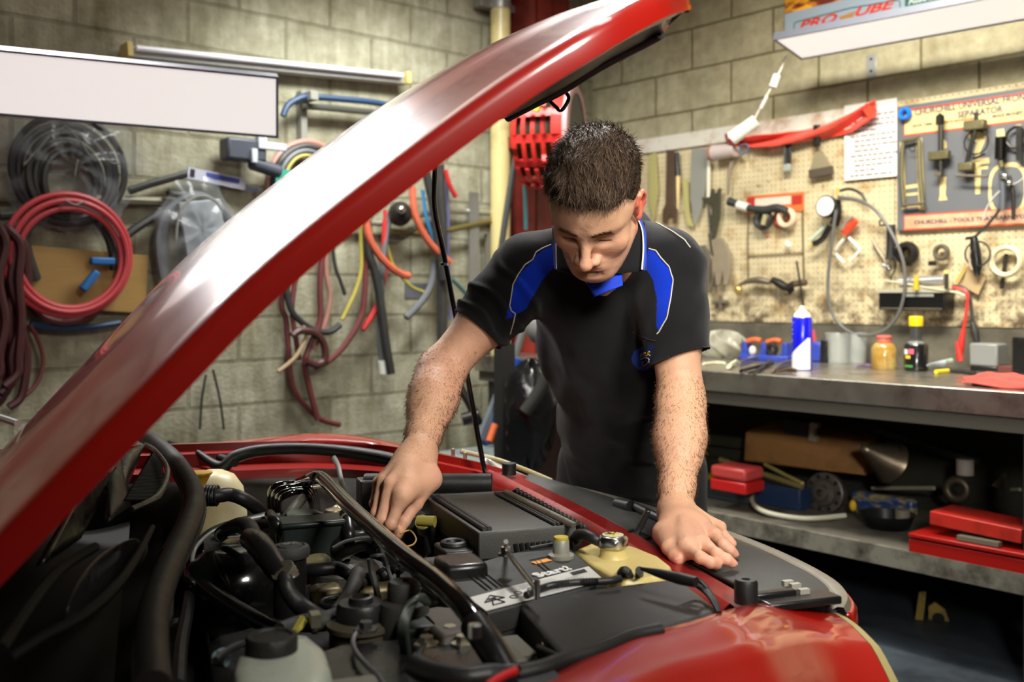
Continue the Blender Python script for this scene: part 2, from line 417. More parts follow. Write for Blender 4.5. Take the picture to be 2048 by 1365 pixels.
# rolled front lip
last = secs[-1]; lips_ = [last[4:-4]]; fwd = (Vector(secs[-1][20]) - Vector(secs[-3][20])).normalized(); dn = Vector((0.2, 0.07, -0.97))
for q, d in ((0.010, 0.004), (0.014, 0.014), (0.010, 0.034)):
    lips_.append([p + fwd * q + (dn * d) for p in last[4:-4]])
hood_skin.loft(secs); hood_skin.loft(lips_)
hood = obj('bonnet', hood_skin, RED, car, smooth=60, label='red outer skin of the raised bonnet')
us = MB()          # inner frame of the bonnet: ribs and a recessed field
def under(s, l):
    x = (l - 0.5) * 2
    rib = 0.020 if (abs(x) > 0.86 or s < 0.08 or s > 0.9 or abs(x) < 0.07 or abs(abs(x) - 0.45 - 0.25 * s) < 0.05) else 0.006
    return hood_pt(0.01 + 0.985 * s, 0.012 + 0.976 * l, -0.004 - rib)
us.grid(under, 60, 60)
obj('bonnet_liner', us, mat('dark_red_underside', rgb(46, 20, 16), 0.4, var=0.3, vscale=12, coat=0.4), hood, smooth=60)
sealp = [CAR(.57, 1.60, 1.505), CAR(.60, 1.547, 1.522), CAR(.62, 1.488, 1.532), CAR(.64, 1.379, 1.55), CAR(.66, 1.26, 1.562), CAR(.668, 1.228, 1.568)]
edge_ = [hood_pt(q, 0.004, -0.028) for q in (0.70, 0.77, 0.83, 0.90, 0.965, 1.0)]
fr_ = MB().loft([edge_, [(a + b) / 2 + Vector((0, 0, 0.006)) for a, b in zip(edge_, sealp)], sealp, [p + CL * 0.25 + CF * 0.02 + Vector((0, 0, 0.03)) for p in sealp]])
obj('front_frame', fr_, MATS['dark_red_underside'], hood, smooth=60, solid=0.002)
nose = MB().loft([[edge_[-1], (edge_[-1] + sealp[-1]) / 2, sealp[-1]], [hood_pt(1.0, 0.06, -0.02), hood_pt(1.0, 0.10, -0.045), sealp[-1] + CL * 0.06 + Vector((0, 0, -0.006))], [hood_pt(1.0, 0.20, -0.015), hood_pt(1.0, 0.22, -0.05), sealp[-1] + CL * 0.2 + CF * 0.03]])
obj('front_frame', nose, MATS['dark_red_underside'], hood, smooth=60, solid=0.002)
obj('rubber_seal', MB().tube([CAR(.665, 1.235, 1.566), CAR(.66, 1.26, 1.562), CAR(.64, 1.379, 1.55), CAR(.62, 1.488, 1.532), CAR(.60, 1.547, 1.522), CAR(.57, 1.60, 1.505)], 0.0095, 12), RUB, hood)
obj('striker_loop', MB().tube([PZ2 for PZ2 in [P(1086, 186, 1.66), P(1093, 196, 1.66), P(1112, 214, 1.66), P(1119, 221, 1.66), P(1127, 217, 1.66), P(1137, 199, 1.65), P(1134, 188, 1.65), P(1118, 172, 1.64), P(1100, 150, 1.64)]], 0.0032, 8, 3), GLOSSB, hood)
obj('prop_rod', MB().tube([P(872, 300, 2.20), P(870, 345, 2.21), P(869, 415, 2.215), P(886, 500, 2.225), P(905, 600, 2.24), P(925, 700, 2.25), P(943, 800, 2.265), P(957, 880, 2.275), P(972, 958, 2.285)], 0.0062, 10, 4), GLOSSB, car, label='black bonnet prop rod')
obj('rod_clip', MB().lathe(Frame(P(888, 529, 2.228), (1, 0, 0), (0, 1, 0)), [(0.006, -0.004), (0.010, -0.003), (0.010, 0.003), (0.006, 0.004)], 14), STEEL, car)

# ---- near fender
seamL = smooth_tab([(-0.7, 0.93, 0.84), (0.0, 0.945, 0.82), (0.368, 0.969, 0.80), (0.438, 1.005, 0.80), (0.50, 1.045, 0.80), (0.552, 1.068, 0.80), (0.603, 1.078, 0.80), (0.677, 1.103, 0.80), (0.762, 1.16, 0.785), (0.84, 1.20, 0.765), (0.918, 1.195, 0.748)])
def fender_sec(f, ends=0.0):
    l0, z0 = seamL(f); sec = []
    sec.append(CAR(f, l0 + 0.022, z0 - 0.032)); sec.append(CAR(f, l0 + 0.006, z0 - 0.028))
    sec.append(CAR(f, l0 + 0.004, z0 - 0.006)); sec.append(CAR(f, l0 - 0.003, z0))
    arch = 0.018 * math.exp(-((f - 0.30) / 0.26) ** 2)
    for k in range(1, 33):
        a = k / 32 * math.pi / 2
        w = 0.30 + 0.10 * max(0, f - 0.6); l = l0 - 0.003 - w * math.sin(a)
        z = z0 - 0.42 * (1 - math.cos(a)) + arch * math.sin(min(1, a * 1.3) * math.pi) * 0.6
        z += 0.007 * math.exp(-((a - 0.30) / 0.05) ** 2) * (1 if f < 0.85 else 0.4)      # body crease
        ff = f - ends * (1 - math.cos(a)) * 0.3 - 0.12 * max(0, (f - 0.55) / 0.4) * (math.sin(a) ** 2)
        sec.append(CAR(ff, l, z))
    return sec
fs = [-0.7, -0.4, -0.2] + [i / 50 for i in range(0, 46)] + [0.916]
fend = MB().loft([fender_sec(f) for f in fs])
near_f = obj('fender', fend, RED, car, smooth=60, label='red near fender')
hl = MB(); a = fender_sec(0.917); b = [p + CF * 0.014 + Vector((0, 0, -0.004)) for p in a]; c = [p + CF * 0.02 + Vector((0, 0, -0.3)) for p in a]
hl.loft([a[3:], b[3:], c[3:]])
obj('headlight_trim', hl, mat('aged_beige_edge', rgb(150, 138, 92), 0.35, var=0.1, vscale=20), car, smooth=50, label='beige edge strip of the near headlight')

# ---- far fender
farL = smooth_tab([(-0.7, 2.42, 0.87), (-0.2, 2.41, 0.866), (0.1, 2.40, 0.862), (0.35, 2.39, 0.858), (0.5, 2.35, 0.848), (0.62, 2.29, 0.832), (0.72, 2.23, 0.812), (0.80, 2.19, 0.79), (0.88, 2.19, 0.762)])
def far_sec(f):
    l0, z0 = farL(f); sec = [CAR(f, l0 - 0.085, z0 - 0.085), CAR(f, l0 - 0.080, z0 - 0.052), CAR(f, l0 - 0.030, z0 - 0.046), CAR(f, l0 - 0.024, z0 - 0.020), CAR(f, l0 - 0.004, z0 - 0.016), CAR(f, l0, z0)]
    hump = 0.034 * math.exp(-((f - 0.42) / 0.20) ** 2)
    for k in range(1, 25):
        a = k / 24 * math.pi / 2
        sec.append(CAR(f, l0 + (0.28 if f < 0.6 else 0.28 - (f - 0.6) * 0.3) * math.sin(a), z0 - 0.42 * (1 - math.cos(a)) + hump * math.sin(min(math.pi, a * 3.2))))
    return sec
obj('fender', MB().loft([far_sec(f) for f in [-0.7, -0.3, 0.0] + [0.04 * i for i in range(1, 23)]]), RED, car, smooth=60, label='red far fender')
FHL = MB()
FHL.grid(lambda u, v: CAR(0.775 + 0.10 * u, 2.345 - 0.16 * u - 0.02 * u * (1 - v) - 0.12 * (1 - v) * (0.4 + 0.6 * u), 0.800 - 0.045 * u + 0.008 * math.sin(v * 3.14) - 0.01 * (1 - v)), 10, 8)
obj('headlight', FHL, mat('hazy_headlight_lens', rgb(150, 150, 140), 0.18, coat=0.8, var=0.2, vscale=30), car, solid=0.03, label='hazy lens of the far headlight')
obj('headlight_trim', MB().tube([CAR(0.72, 2.36, 0.818), CAR(0.80, 2.345, 0.797), CAR(0.86, 2.30, 0.776), CAR(0.905, 2.22, 0.757)], 0.006, 8), mat('aged_beige_edge', (0, 0, 0)), car)

# ---- slam panel, grille cover and front lip
sl = MB(); secs = []
for i in range(25):
    t = i / 24; l = 1.17 + (2.17 - 1.17) * t; z = 0.782 + 0.018 * t; f = 0.765 - 0.03 * abs(t - 0.45) ** 2 * 2
    secs.append([CAR(f - 0.030, l, z - 0.12), CAR(f - 0.032, l, z - 0.020), CAR(f - 0.026, l, z - 0.004), CAR(f - 0.016, l, z + 0.003), CAR(f - 0.008, l, z - 0.003), CAR(f + 0.034, l, z - 0.006), CAR(f + 0.042, l, z - 0.012), CAR(f + 0.046, l, z - 0.05)])
sl.loft(secs)
slam = obj('radiator_crossmember', sl, REDIN, car, smooth=50, label='red slam panel across the nose')
lip = smooth_tab([(0, 0.885, 2.29), (0.2, 0.94, 2.06), (0.42, 0.985, 1.77), (0.62, 1.008, 1.52), (0.82, 1.003, 1.33), (0.93, 0.975, 1.235), (1.0, 0.93, 1.185)])
gc = MB()
def cover(u, v):      # u along, v from slam to lip
    f1, l1 = lip(u); l0 = 2.16 + (1.20 - 2.16) * u
    f0 = 0.812; k = v * 0.93
    z = 0.776 - 0.012 * v + 0.007 * math.sin(v * math.pi) + 0.004 * math.sin(u * 18) * (1 - v) * v
    return CAR(f0 + (f1 - f0) * k, l0 + (l1 - l0) * k, z - 0.016 * (1 if v > 0.93 else 0))
gc.grid(cover, 48, 20)
cov = obj('grille_cover', gc, BLKM, car, smooth=50, solid=0.006, label='black plastic cover between slam panel and grille')
bm_ = MB(); secs = []
for i in range(49):
    f, l = lip(i / 48); z = 0.752 + 0.012 * math.sin(i / 48 * math.pi)
    secs.append([CAR(f - 0.034, l, z - 0.004), CAR(f - 0.028, l, z + 0.006), CAR(f - 0.020, l, z + 0.006), CAR(f - 0.016, l, z + 0.001), CAR(f - 0.006, l, z + 0.004), CAR(f + 0.004, l, z + 0.002), CAR(f + 0.010, l, z - 0.008), CAR(f + 0.02, l, z - 0.10)])
bm_.loft(secs)
obj('grille_lip', bm_, mat('grey_rubber_strip', rgb(118, 112, 98), 0.4, var=0.25, vscale=30), car, smooth=40, label='grey top strip of the grille')
bp = MB(); secs = []
for i in range(49):
    f, l = lip(i / 48); z = 0.744 + 0.012 * math.sin(i / 48 * math.pi)
    secs.append([CAR(f + 0.008, l, z), CAR(f + 0.016, l, z - 0.003), CAR(f + 0.022, l, z - 0.012), CAR(f + 0.03, l, z - 0.10), CAR(f + 0.06, l, z - 0.30), CAR(f + 0.05, l, z - 0.5)])
bp.loft(secs)
obj('bumper', bp, RED, car, smooth=50, solid=0.004)
obj('bump_stop', MB().lathe(Frame(PZ(1492, 1206, 0.782), CF, CL), [(0.016, 0), (0.016, 0.028), (0.014, 0.032), (0.006, 0.032), (0.006, 0.022), (0.0, 0.022)], 20), RUB, slam)
obj('bump_stop', MB().lathe(Frame(PZ(1018, 950, 0.80), CF, CL), [(0.016, 0), (0.016, 0.026), (0.0, 0.028)], 20), RUB, slam)
# release lever and latch
lv = MB(); fr = Frame(PZ(1268, 1072, 0.778), CF, CL)
lv.prism(Frame(PZ(1265, 1078, 0.772), (1, 0, 0), (0, 1, 0)), [(-0.024, 0), (0.004, 0.0), (0.020, 0.022), (0.032, 0.05), (0.024, 0.052), (0.004, 0.016), (-0.02, 0.008)], -0.008, 0.008)
lv.box(fr, -0.03, 0.02, -0.03, 0.02, -0.01, 0.004)
obj('release_lever', lv, BLKS, slam, bevel=0.002)
tb = MB()
tb.tube([PZ(1262, 1010, 0.785), PZ(1300, 1028, 0.785), PZ(1350, 1050, 0.783)], 0.009, 10)
tb.tube([PZ(1235, 1008, 0.782), PZ(1262, 1014, 0.786)], 0.012, 10)
obj('latch_cable', tb, BLK, cov)
# under-cover details near the headlight
cl = MB()
for (x, y) in ((1575, 1178), (1590, 1184), (1607, 1195)):
    cl.box(Frame(PZ(x, y, 0.772), CF, CL), -0.008, 0.008, -0.004, 0.004, 0, 0.012)
obj('cover_clip', cl, mat('pale_plastic_clip', rgb(150, 148, 135), 0.5), cov)
obj('headlight_bracket', MB().box(Frame(PZ(1560, 1215, 0.765), CF, CL), -0.03, 0.09, -0.02, 0.02, 0, 0.012).box(Frame(PZ(1530, 1205, 0.77), CF, CL), -0.02, 0.05, -0.006, 0.01, 0, 0.014), BLKS, car, bevel=0.003)
brk = MB().prismz(Frame(PZ(1470, 1225, 0.772), CF, CL), [(-0.07, -0.02), (0.05, -0.04), (0.06, 0.05), (0.0, 0.06), (-0.06, 0.05)], -0.05, 0.0)
obj('corner_bracket', brk, REDIN, car, bevel=0.004)

# ---- shell of the engine bay
bay = MB()
bay.box(CARF, -0.2, 0.76, 1.0, 2.36, 0.30, 0.36)
obj('under_tray', bay, DARK, car)
ap = MB()
def apron_far(u, v):
    f = -0.25 + 1.0 * u; l0, z0 = farL(f); dome = math.exp(-((f - 0.36) / 0.20) ** 2)
    l = l0 - 0.09 - (0.06 + 0.22 * dome * 0.9) * v; z = z0 - 0.07 - 0.02 * v - (0.5 - 0.40 * dome) * v ** 2.2
    return CAR(f, l, z)
ap.grid(apron_far, 30, 14)
obj('inner_wing', ap, mat('dark_red_grime', rgb(34, 30, 26), 0.85, spec=0.2, var=0.5, vscale=14, dirt=rgb(60, 50, 40), dscale=8, damt=0.3), car, smooth=60)
ap = MB()
def apron_near(u, v):
    f = -0.25 + 1.05 * u; l0, z0 = seamL(f)
    return CAR(f, l0 + 0.02 + 0.10 * v, z0 - 0.03 - 0.02 * v - 0.42 * v ** 2)
ap.grid(apron_near, 30, 10)
obj('inner_wing', ap, DARK, car, smooth=60)
obj('bay_seal', MB().tube([CAR(f, seamL(f)[0] + 0.017, seamL(f)[1] - 0.022) for f in (-0.2, 0.0, 0.2, 0.36, 0.44, 0.50, 0.55, 0.60, 0.66)], 0.012, 10), RUB, car, label='black rubber strip along the near fender seam')
obj('bay_seal', MB().tube([PZ(x, y, z) for x, y, z in ((395, 905, .845), (440, 935, .82), (470, 915, .84), (520, 902, .852), (600, 898, .857), (680, 903, .855), (760, 915, .85), (830, 932, .84), (860, 945, .83))], [0.006, 0.013, 0.015, 0.014, 0.013, 0.014, 0.015, 0.014, 0.012], 10), RUB, car, label='black rubber strip along the far inner wing')
obj('bay_seal', MB().tube([PZ(x, y, 0.83) for x, y in ((340, 888), (380, 902), (430, 914), (470, 926))], 0.010, 10), RUB, car)
obj('brace_strap', MB().tube([PZ(660, 905, 0.845), PZ(675, 930, 0.84), PZ(682, 960, 0.82), PZ(690, 990, 0.79)], 0.006, 8, flat=0.4), mat('dull_strap', rgb(84, 82, 74), 0.5), car)
bolts = MB()
for x, y in ((571, 884), (598, 884), (622, 884), (656, 890), (906, 900), (930, 907)):
    bolts.lathe(Frame(PZ(x, y, 0.825) + Vector((0, 0, 0.0)), CF, CL), [(0.005, -0.02), (0.005, 0.002), (0.0, 0.004)], 8)
obj('wing_bolt', bolts, ZINC, car)
fw = MB().box(CARF, -0.30, -0.16, 0.98, 2.36, 0.3, 0.74)
obj('firewall', fw, DARK, car, bevel=0.01)
# ---- engine, mostly in the dark
eng = MB()
eng.box(CARF, 0.02, 0.40, 1.30, 1.92, 0.34, 0.62); eng.box(CARF, 0.40, 0.72, 1.10, 1.48, 0.34, 0.58)
eng.box(CARF, 0.08, 0.34, 1.36, 1.84, 0.60, 0.68)
eng.box(CARF, 0.42, 0.72, 1.52, 2.1, 0.34, 0.66)
obj('engine_block', eng, DARK, car, bevel=0.02)
# cowl and the folded sound deadening on the left
cw = MB()
def cowl(u, v):
    l = 0.90 + 1.50 * u; f = -0.62 + 0.58 * v
    z = 0.80 - 0.06 * v + 0.035 * math.sin(v * 7 + u * 6) * (1 - 0.3 * v) + 0.02 * math.sin(u * 9 + v * 3)
    return CAR(f, l, z)
cw.grid(cowl, 50, 40)
obj('cowl_panel', cw, mat('deep_black_plastic', rgb(12, 12, 12), 0.6, spec=0.25), car, smooth=60, label='black plastic cowl below the windscreen')
def px_tube(pts, z, r, n=12, smooth=6, **k):
    return MB().tube([PZ(x, y, z if not isinstance(z, (list, tuple)) else z[i]) for i, (x, y) in enumerate(pts)], r, n, smooth, **k)
obj('cowl_seal', px_tube([(285, 872), (306, 882), (345, 915), (372, 952), (388, 985), (388, 1020), (372, 1065), (345, 1120), (322, 1175), (306, 1235), (302, 1300), (305, 1380)], [0.86] * 12, 0.017, 14), RUB, car, label='thick black rubber seal along the bulkhead')
obj('cowl_seal', px_tube([(300, 900), (335, 925), (362, 965), (374, 1000), (362, 1050), (330, 1110)], 0.845, 0.009, 10), RUB, car)
obj('cowl_edge', px_tube([(388, 960), (402, 1010), (398, 1050), (372, 1110), (340, 1170), (330, 1240)], 0.82, 0.011, 10, flat=0.5), BLKM, car)
# ribbed intake grille and its rims
gr = MB()
A = [PZ(262, 1020, 0.88), PZ(318, 990, 0.88), PZ(335, 940, 0.88), PZ(310, 902, 0.88), PZ(290, 890, 0.88)]
gr.tube(A, 0.005, 8)
gr2 = MB()
for i in range(34):
    t = i / 33; a = Vector(PZ(250 + 55 * t, 1000 - 95 * t, 0.87)); b = Vector(PZ(322 - 10 * t + 10 * math.sin(t * 3), 1000 - 90 * t, 0.855)); gr2.cyl(a, b, 0.0022, n=5)
gm = obj('air_intake_grille', gr, BLKS, car); obj('rib', gr2, BLK, gm)['kind'] = 'stuff'
def quad_px(pts, zs, thick, m, name, par, bev=0.004, nu=8):
    c = [PZ(x, y, z) for (x, y), z in zip(pts, zs)]
    mb = MB().grid(lambda u, v: (c[0] * (1 - u) + c[1] * u) * (1 - v) + (c[3] * (1 - u) + c[2] * u) * v + Vector((0, 0, 0.01 * math.sin(u * 3.14) * math.sin(v * 3.14))), nu, nu)
    return obj(name, mb, m, par, solid=thick)
quad_px([(236, 905), (290, 888), (262, 960), (245, 1000)], [0.90, 0.89, 0.86, 0.87], 0.01, BLKS, 'cowl_flap', car)
quad_px([(205, 925), (240, 915), (262, 1010), (220, 1040)], [0.91, 0.90, 0.86, 0.865], 0.012, BLK, 'wiper_motor_cover', car)
quad_px([(70, 1135), (180, 940), (225, 935), (150, 1080)], [0.88, 0.93, 0.90, 0.86], 0.008, BLKS, 'cowl_flap', car)
sh = MB()      # long curved duct that catches the light
c0 = [PZ(120, 1225, 0.88), PZ(150, 1150, 0.90), PZ(200, 1095, 0.905), PZ(285, 1062, 0.885)]
c1 = [PZ(135, 1225, 0.86), PZ(200, 1190, 0.86), PZ(245, 1140, 0.86), PZ(290, 1075, 0.86)]
c2 = [PZ(60, 1300, 0.80), PZ(170, 1250, 0.80), PZ(250, 1170, 0.80), PZ(300, 1100, 0.80)]
sh.loft([c0, [(a + b) / 2 + Vector((0, 0, -0.03)) for a, b in zip(c0, c1)], c1, c2])
obj('wiper_cowl', sh, BLKS, car, smooth=60, sub=2, solid=0.006)
obj('wiper_arm', px_tube([(20, 1318), (90, 1272), (160, 1235), (225, 1180), (270, 1120), (305, 1055)], 0.885, [0.004, 0.005, 0.006, 0.006, 0.005, 0.004], 8), mat('deep_black_plastic', (0, 0, 0)), car)
obj('wiper_arm', px_tube([(0, 1300), (60, 1210), (120, 1140), (190, 1095)], 0.90, 0.006, 8), mat('deep_black_plastic', (0, 0, 0)), car)

# ================================================================== ENGINE BAY PARTS
# air filter box
Z = 0.83
c_nl, c_nr, c_fr, c_fl = PZ(958, 1067, Z), PZ(1152, 1052, Z), PZ(1012, 982, Z), PZ(842, 990, Z)
up = Vector((0, 0, 1))
ab = MB()
def bil(u, v): return (c_nl * (1 - u) + c_nr * u) * (1 - v) + (c_fl * (1 - u) + c_fr * u) * v
ctr = bil(.5, .5)
def ring(k, dz): return [ctr + (c - ctr) * k + up * dz for c in (c_nl, c_nr, c_fr, c_fl)]
ab.loft([ring(0.93, -0.21), ring(0.965, -0.045), ring(1.015, -0.042), ring(1.015, -0.012), ring(1.0, 0.0), ring(0.955, 0.001), ring(0.94, -0.003)], closed=True, caps=True)
airbox = obj('air_filter_box', ab, mat('grey_black_lid', rgb(64, 64, 60), 0.5, var=0.15, vscale=24, bump=0.2, bscale=500), car, bevel=0.003, label='ribbed black lid of the air filter box')
rb = MB()
for u in (0.10, 0.15, 0.83, 0.87, 0.91):
    rb.tube([bil(u, 0.06) + up * 0.0005, bil(u, 0.94) + up * 0.0005], 0.0042 if u < 0.5 else 0.0024, 8, 1)
obj('lid_rib', rb, BLKM, airbox)
rb = MB()
for i in range(11):
    u = 0.42 + i * 0.058; a = bil(u - 0.06, 0) - CL * 0.004 - up * 0.02; b = bil(min(1.0, u + 0.02), 0) - CL * 0.004 - up * 0.085
    rb.cyl(a, b, 0.0035, n=6)
obj('side_rib', rb, BLK, airbox)
sec = MB()
a, b = PZ(728, 968, 0.835), PZ(985, 968, 0.835)
sec.tube([a, (a + b) / 2, b], 0.020, 14)
sec.box(Frame(a, CF, CL), -0.012, 0.06, -0.03, 0.02, -0.10, 0.010)
obj('intake_pipe', sec, BLK, airbox, bevel=0.003)
edge = MB(); n = 36
for i in range(n):
    t = i / (n - 1); p = PZ(1030 + 140 * t, 983 + 78 * t, 0.822)
    edge.ell(Frame(p + up * (0.004 * (i % 2)), CF, CL), 0.006, 0.004, 0.005, 6, 5)
obj('foam_strip', edge, RUB, airbox)
obj('lid_flange', MB().tube([PZ(1010, 984, 0.836), PZ(1090, 1023, 0.836), PZ(1148, 1052, 0.836)], 0.006, 8, flat=0.5), ALU, airbox)
# bellows and throttle
bw = MB().tube([PZ(690, 1062, 0.74), PZ(725, 1072, 0.755), PZ(765, 1086, 0.755), PZ(800, 1100, 0.75)], 0.030, 18, 14, rib=0.07)
obj('intake_bellows', bw, RUB, car)
for i, (x0, y0) in enumerate(((857, 1040), (869, 1038), (882, 1037), (893, 1040))):
    obj('heater_hose', px_tube([(x0 - 6, y0 + 2), (x0 + 6, y0 + 2), (x0 + 10, y0 + 25), (x0 + 12, y0 + 60), (x0 + 12, y0 + 95)], [0.80, 0.805, 0.785, 0.75, 0.70], 0.0065, 10), RUB, car)
obj('sensor_plug', MB().cyl(PZ(835, 1042, 0.815), PZ(870, 1044, 0.815), 0.009, 0.010).cyl(PZ(845, 1045, 0.805), PZ(848, 1060, 0.77), 0.013), mat('dusty_yellow_plastic', rgb(150, 140, 60), 0.5), car)
tb = MB().lathe(Frame(PZ(838, 1084, 0.71), CF, CL), [(0.038, -0.10), (0.038, 0.02), (0.034, 0.028), (0.0, 0.028)], 24)
obj('throttle_body', tb, BLK, car)
obj('connector_block', MB().box(Frame(PZ(840, 1040, 0.79), CF, CL), -0.03, 0.03, -0.015, 0.02, -0.02, 0.012), BLK, car, bevel=0.004)
obj('earth_wire', px_tube([(800, 1068), (820, 1062), (832, 1078), (826, 1090), (812, 1094)], 0.80, 0.0014, 6), mat('tan_wire', rgb(186, 140, 62), 0.5), car)
# square cup and relay
cupf = Frame(PZ(912, 1092, 0.80), CF, CL)
obj('support_cup', MB().box(cupf, -0.028, 0.032, -0.035, 0.035, -0.09, 0.0), BLK, car, bevel=0.004)
obj('support_grommet', MB().torus(cupf.at(-0.002, 0.005, 0.002), 0.017, 0.006, 24, 8), RUB, car)
rl = Frame(PZ(916, 1122, 0.815), CF, CL)
obj('relay_cover', MB().box(rl, -0.030, 0.034, -0.042, 0.030, -0.045, 0.004), BLKS, car, bevel=0.007)
obj('relay_cover', MB().box(Frame(PZ(868, 1118, 0.80), CF, CL), -0.016, 0.016, -0.014, 0.014, -0.03, 0.0), BLKM, car, bevel=0.004)

# battery
Z = 0.80
b_nl, b_nr, b_fr, b_fl = PZ(976, 1228, Z), PZ(1216, 1166, Z), PZ(1122, 1082, Z), PZ(872, 1148, Z)
def bat(u, v, dz=0.0): return (b_nl * (1 - u) + b_nr * u) * (1 - v) + (b_fl * (1 - u) + b_fr * u) * v + up * dz
bc = bat(.5, .5)
bt = MB()
def bring(k, dz): return [bc + (c - bc) * k + up * dz for c in (b_nl, b_nr, b_fr, b_fl)]
bt.loft([bring(0.97, -0.18), bring(0.985, -0.03), bring(1.0, -0.028), bring(1.0, 0.0)], closed=True, caps=True)
battery = obj('battery', bt, BLKM, car, bevel=0.004, label='dark grey battery with a white warning label')
rb = MB()
for u in (0.16, 0.24, 0.66):
    for k in (0, 0.035): obj('lid_mark', MB().tube([bat(u + k, 0.40, 0.001), bat(u + k, 0.70, 0.001)], 0.0014, 6, 1), BLKM, battery)
BF = Frame(bat(0, 0), bat(1, 0) - bat(0, 0), bat(0, 1) - bat(0, 0))
bw_ = (bat(1, 0) - bat(0, 0)).length
lab = MB().add([bat(0.0, 0.03, 0.0015), bat(0.985, 0.03, 0.0015), bat(0.985, 0.34, 0.0015), bat(0.0, 0.34, 0.0015)], [(0, 1, 2, 3)])
lo = obj('warning_label', lab, WHITEP, battery, label='white printed label along the battery lid')
ink = MB()
def lab_box(u0, u1, v0, v1): ink.add([bat(u0, v0, .0022), bat(u1, v0, .0022), bat(u1, v1, .0022), bat(u0, v1, .0022)], [(0, 1, 2, 3)])
def lab_tri(u, v, s, t=0.18):
    a, b, c = (u, v), (u + s, v), (u + s / 2, v + s * 1.4)
    for p, q in ((a, b), (b, c), (c, a)):
        ink.cyl(bat(*p, .0022), bat(*q, .0022), 0.0009, n=5)
lab_tri(0.08, 0.09, 0.09)
for p, q in (((0.05, 0.17), (0.13, 0.27)), ((0.13, 0.27), (0.2, 0.17)), ((0.05, 0.17), (0.2, 0.17))): ink.cyl(bat(*p, .0022), bat(*q, .0022), 0.0010, n=5)
lab_box(0.09, 0.15, 0.19, 0.225)
for q in range(4):
    c = bat(0.26 + 0.055 * q, 0.14 + 0.05 * (q % 2), 0.0022); ink.torus(Frame(c, CF, CL), 0.0055, 0.0006, 14, 4)
random.seed(4)
for r in range(5):
    lab_box(0.27, 0.34 + 0.05 * random.random(), 0.235 + 0.02 * r, 0.24 + 0.02 * r)
    lab_box(0.36, 0.42 + 0.05 * random.random(), 0.235 + 0.02 * r, 0.24 + 0.02 * r)
for r in range(9):
    lab_box(0.47, 0.60 + 0.06 * random.random(), 0.06 + 0.028 * r, 0.063 + 0.028 * r)
    lab_box(0.72, 0.82 + 0.05 * random.random(), 0.06 + 0.02 * r, 0.063 + 0.02 * r)
for r in range(22): lab_box(0.80 + 0.006 * r, 0.8025 + 0.006 * r + 0.002 * (r % 3), 0.24, 0.31)
obj('label_print', ink, INK, lo)
TF = Frame(bat(0.60, 0.40, 0.001), BF.x, up, None)
text('lettering', 'Start?', Frame(bat(0.56, 0.37, 0.0015), BF.x, -up), 0.030, mat('white_print', rgb(225, 225, 222), 0.5), battery, bold=0.0006, mirror=False)
lt = bpy.data.objects['lettering']
for v in lt.data.vertices:                      # lay the lettering flat on the lid, reading from behind the car
    r = Vector(v.co) - bat(0.56, 0.37, 0.0015); v.co = bat(0.56, 0.37, 0.0018) + BF.x * r.dot(BF.x) + BF.y * r.dot(BF.y) * 0.9 + up * (r.dot(up) + 0.0005)
obj('orange_sticker', MB().box(Frame(bat(0.70, 0.66, 0.001), BF.x, BF.y), -0.016, 0.016, -0.006, 0.006, 0, 0.001), mat('orange_sticker', rgb(235, 150, 50), 0.5), battery, bevel=0.0)
tmn = MB().lathe(Frame(PZ(1122, 1116, 0.80), CF, CL), [(0.020, 0), (0.020, 0.005), (0.013, 0.008), (0.0125, 0.026), (0.011, 0.028), (0, 0.028)], 20)
term = obj('battery_terminal', tmn, mat('lead_grey', rgb(150, 150, 140), 0.5, metal=0.3, var=0.1), battery)
obj('terminal_cap', MB().lathe(Frame(PZ(1122, 1116, 0.80) + up * 0.0282, CF, CL), [(0.0115, 0), (0.011, 0.004), (0, 0.005)], 20), mat('dull_yellow_cap', rgb(178, 160, 40), 0.5), term)
hd = MB(); a, b = PZ(1014, 1105, 0.835), PZ(1074, 1183, 0.825)
hd.tube([a, b], 0.0035, 8, 1); hd.cyl(PZ(1012, 1110, 0.80), PZ(1012, 1084, 0.862), 0.0035, n=10); hd.cyl(b - up * 0.01, b + up * 0.014, 0.004, n=10)
hd.lathe(Frame(PZ(1012, 1107, 0.832), CF, CL), [(0.012, -0.003), (0.012, 0.0), (0.0075, 0.002), (0.0075, 0.009), (0, 0.009)], 6)
obj('hold_down_rod', hd, STEEL, car)
obj('battery_lead', px_tube([(1122, 1087), (1090, 1092), (1060, 1098)], 0.815, 0.003, 8), RUB, car)
obj('battery_tray', MB().box(Frame(bat(0, 0, -0.19), BF.x, BF.y), -0.02, bw_ + 0.02, -0.02, 0.21, -0.02, 0.0), DARK, car)
obj('conduit', px_tube([(965, 1245), (1010, 1240), (1040, 1235)], 0.77, 0.016, 12), RUB, car)

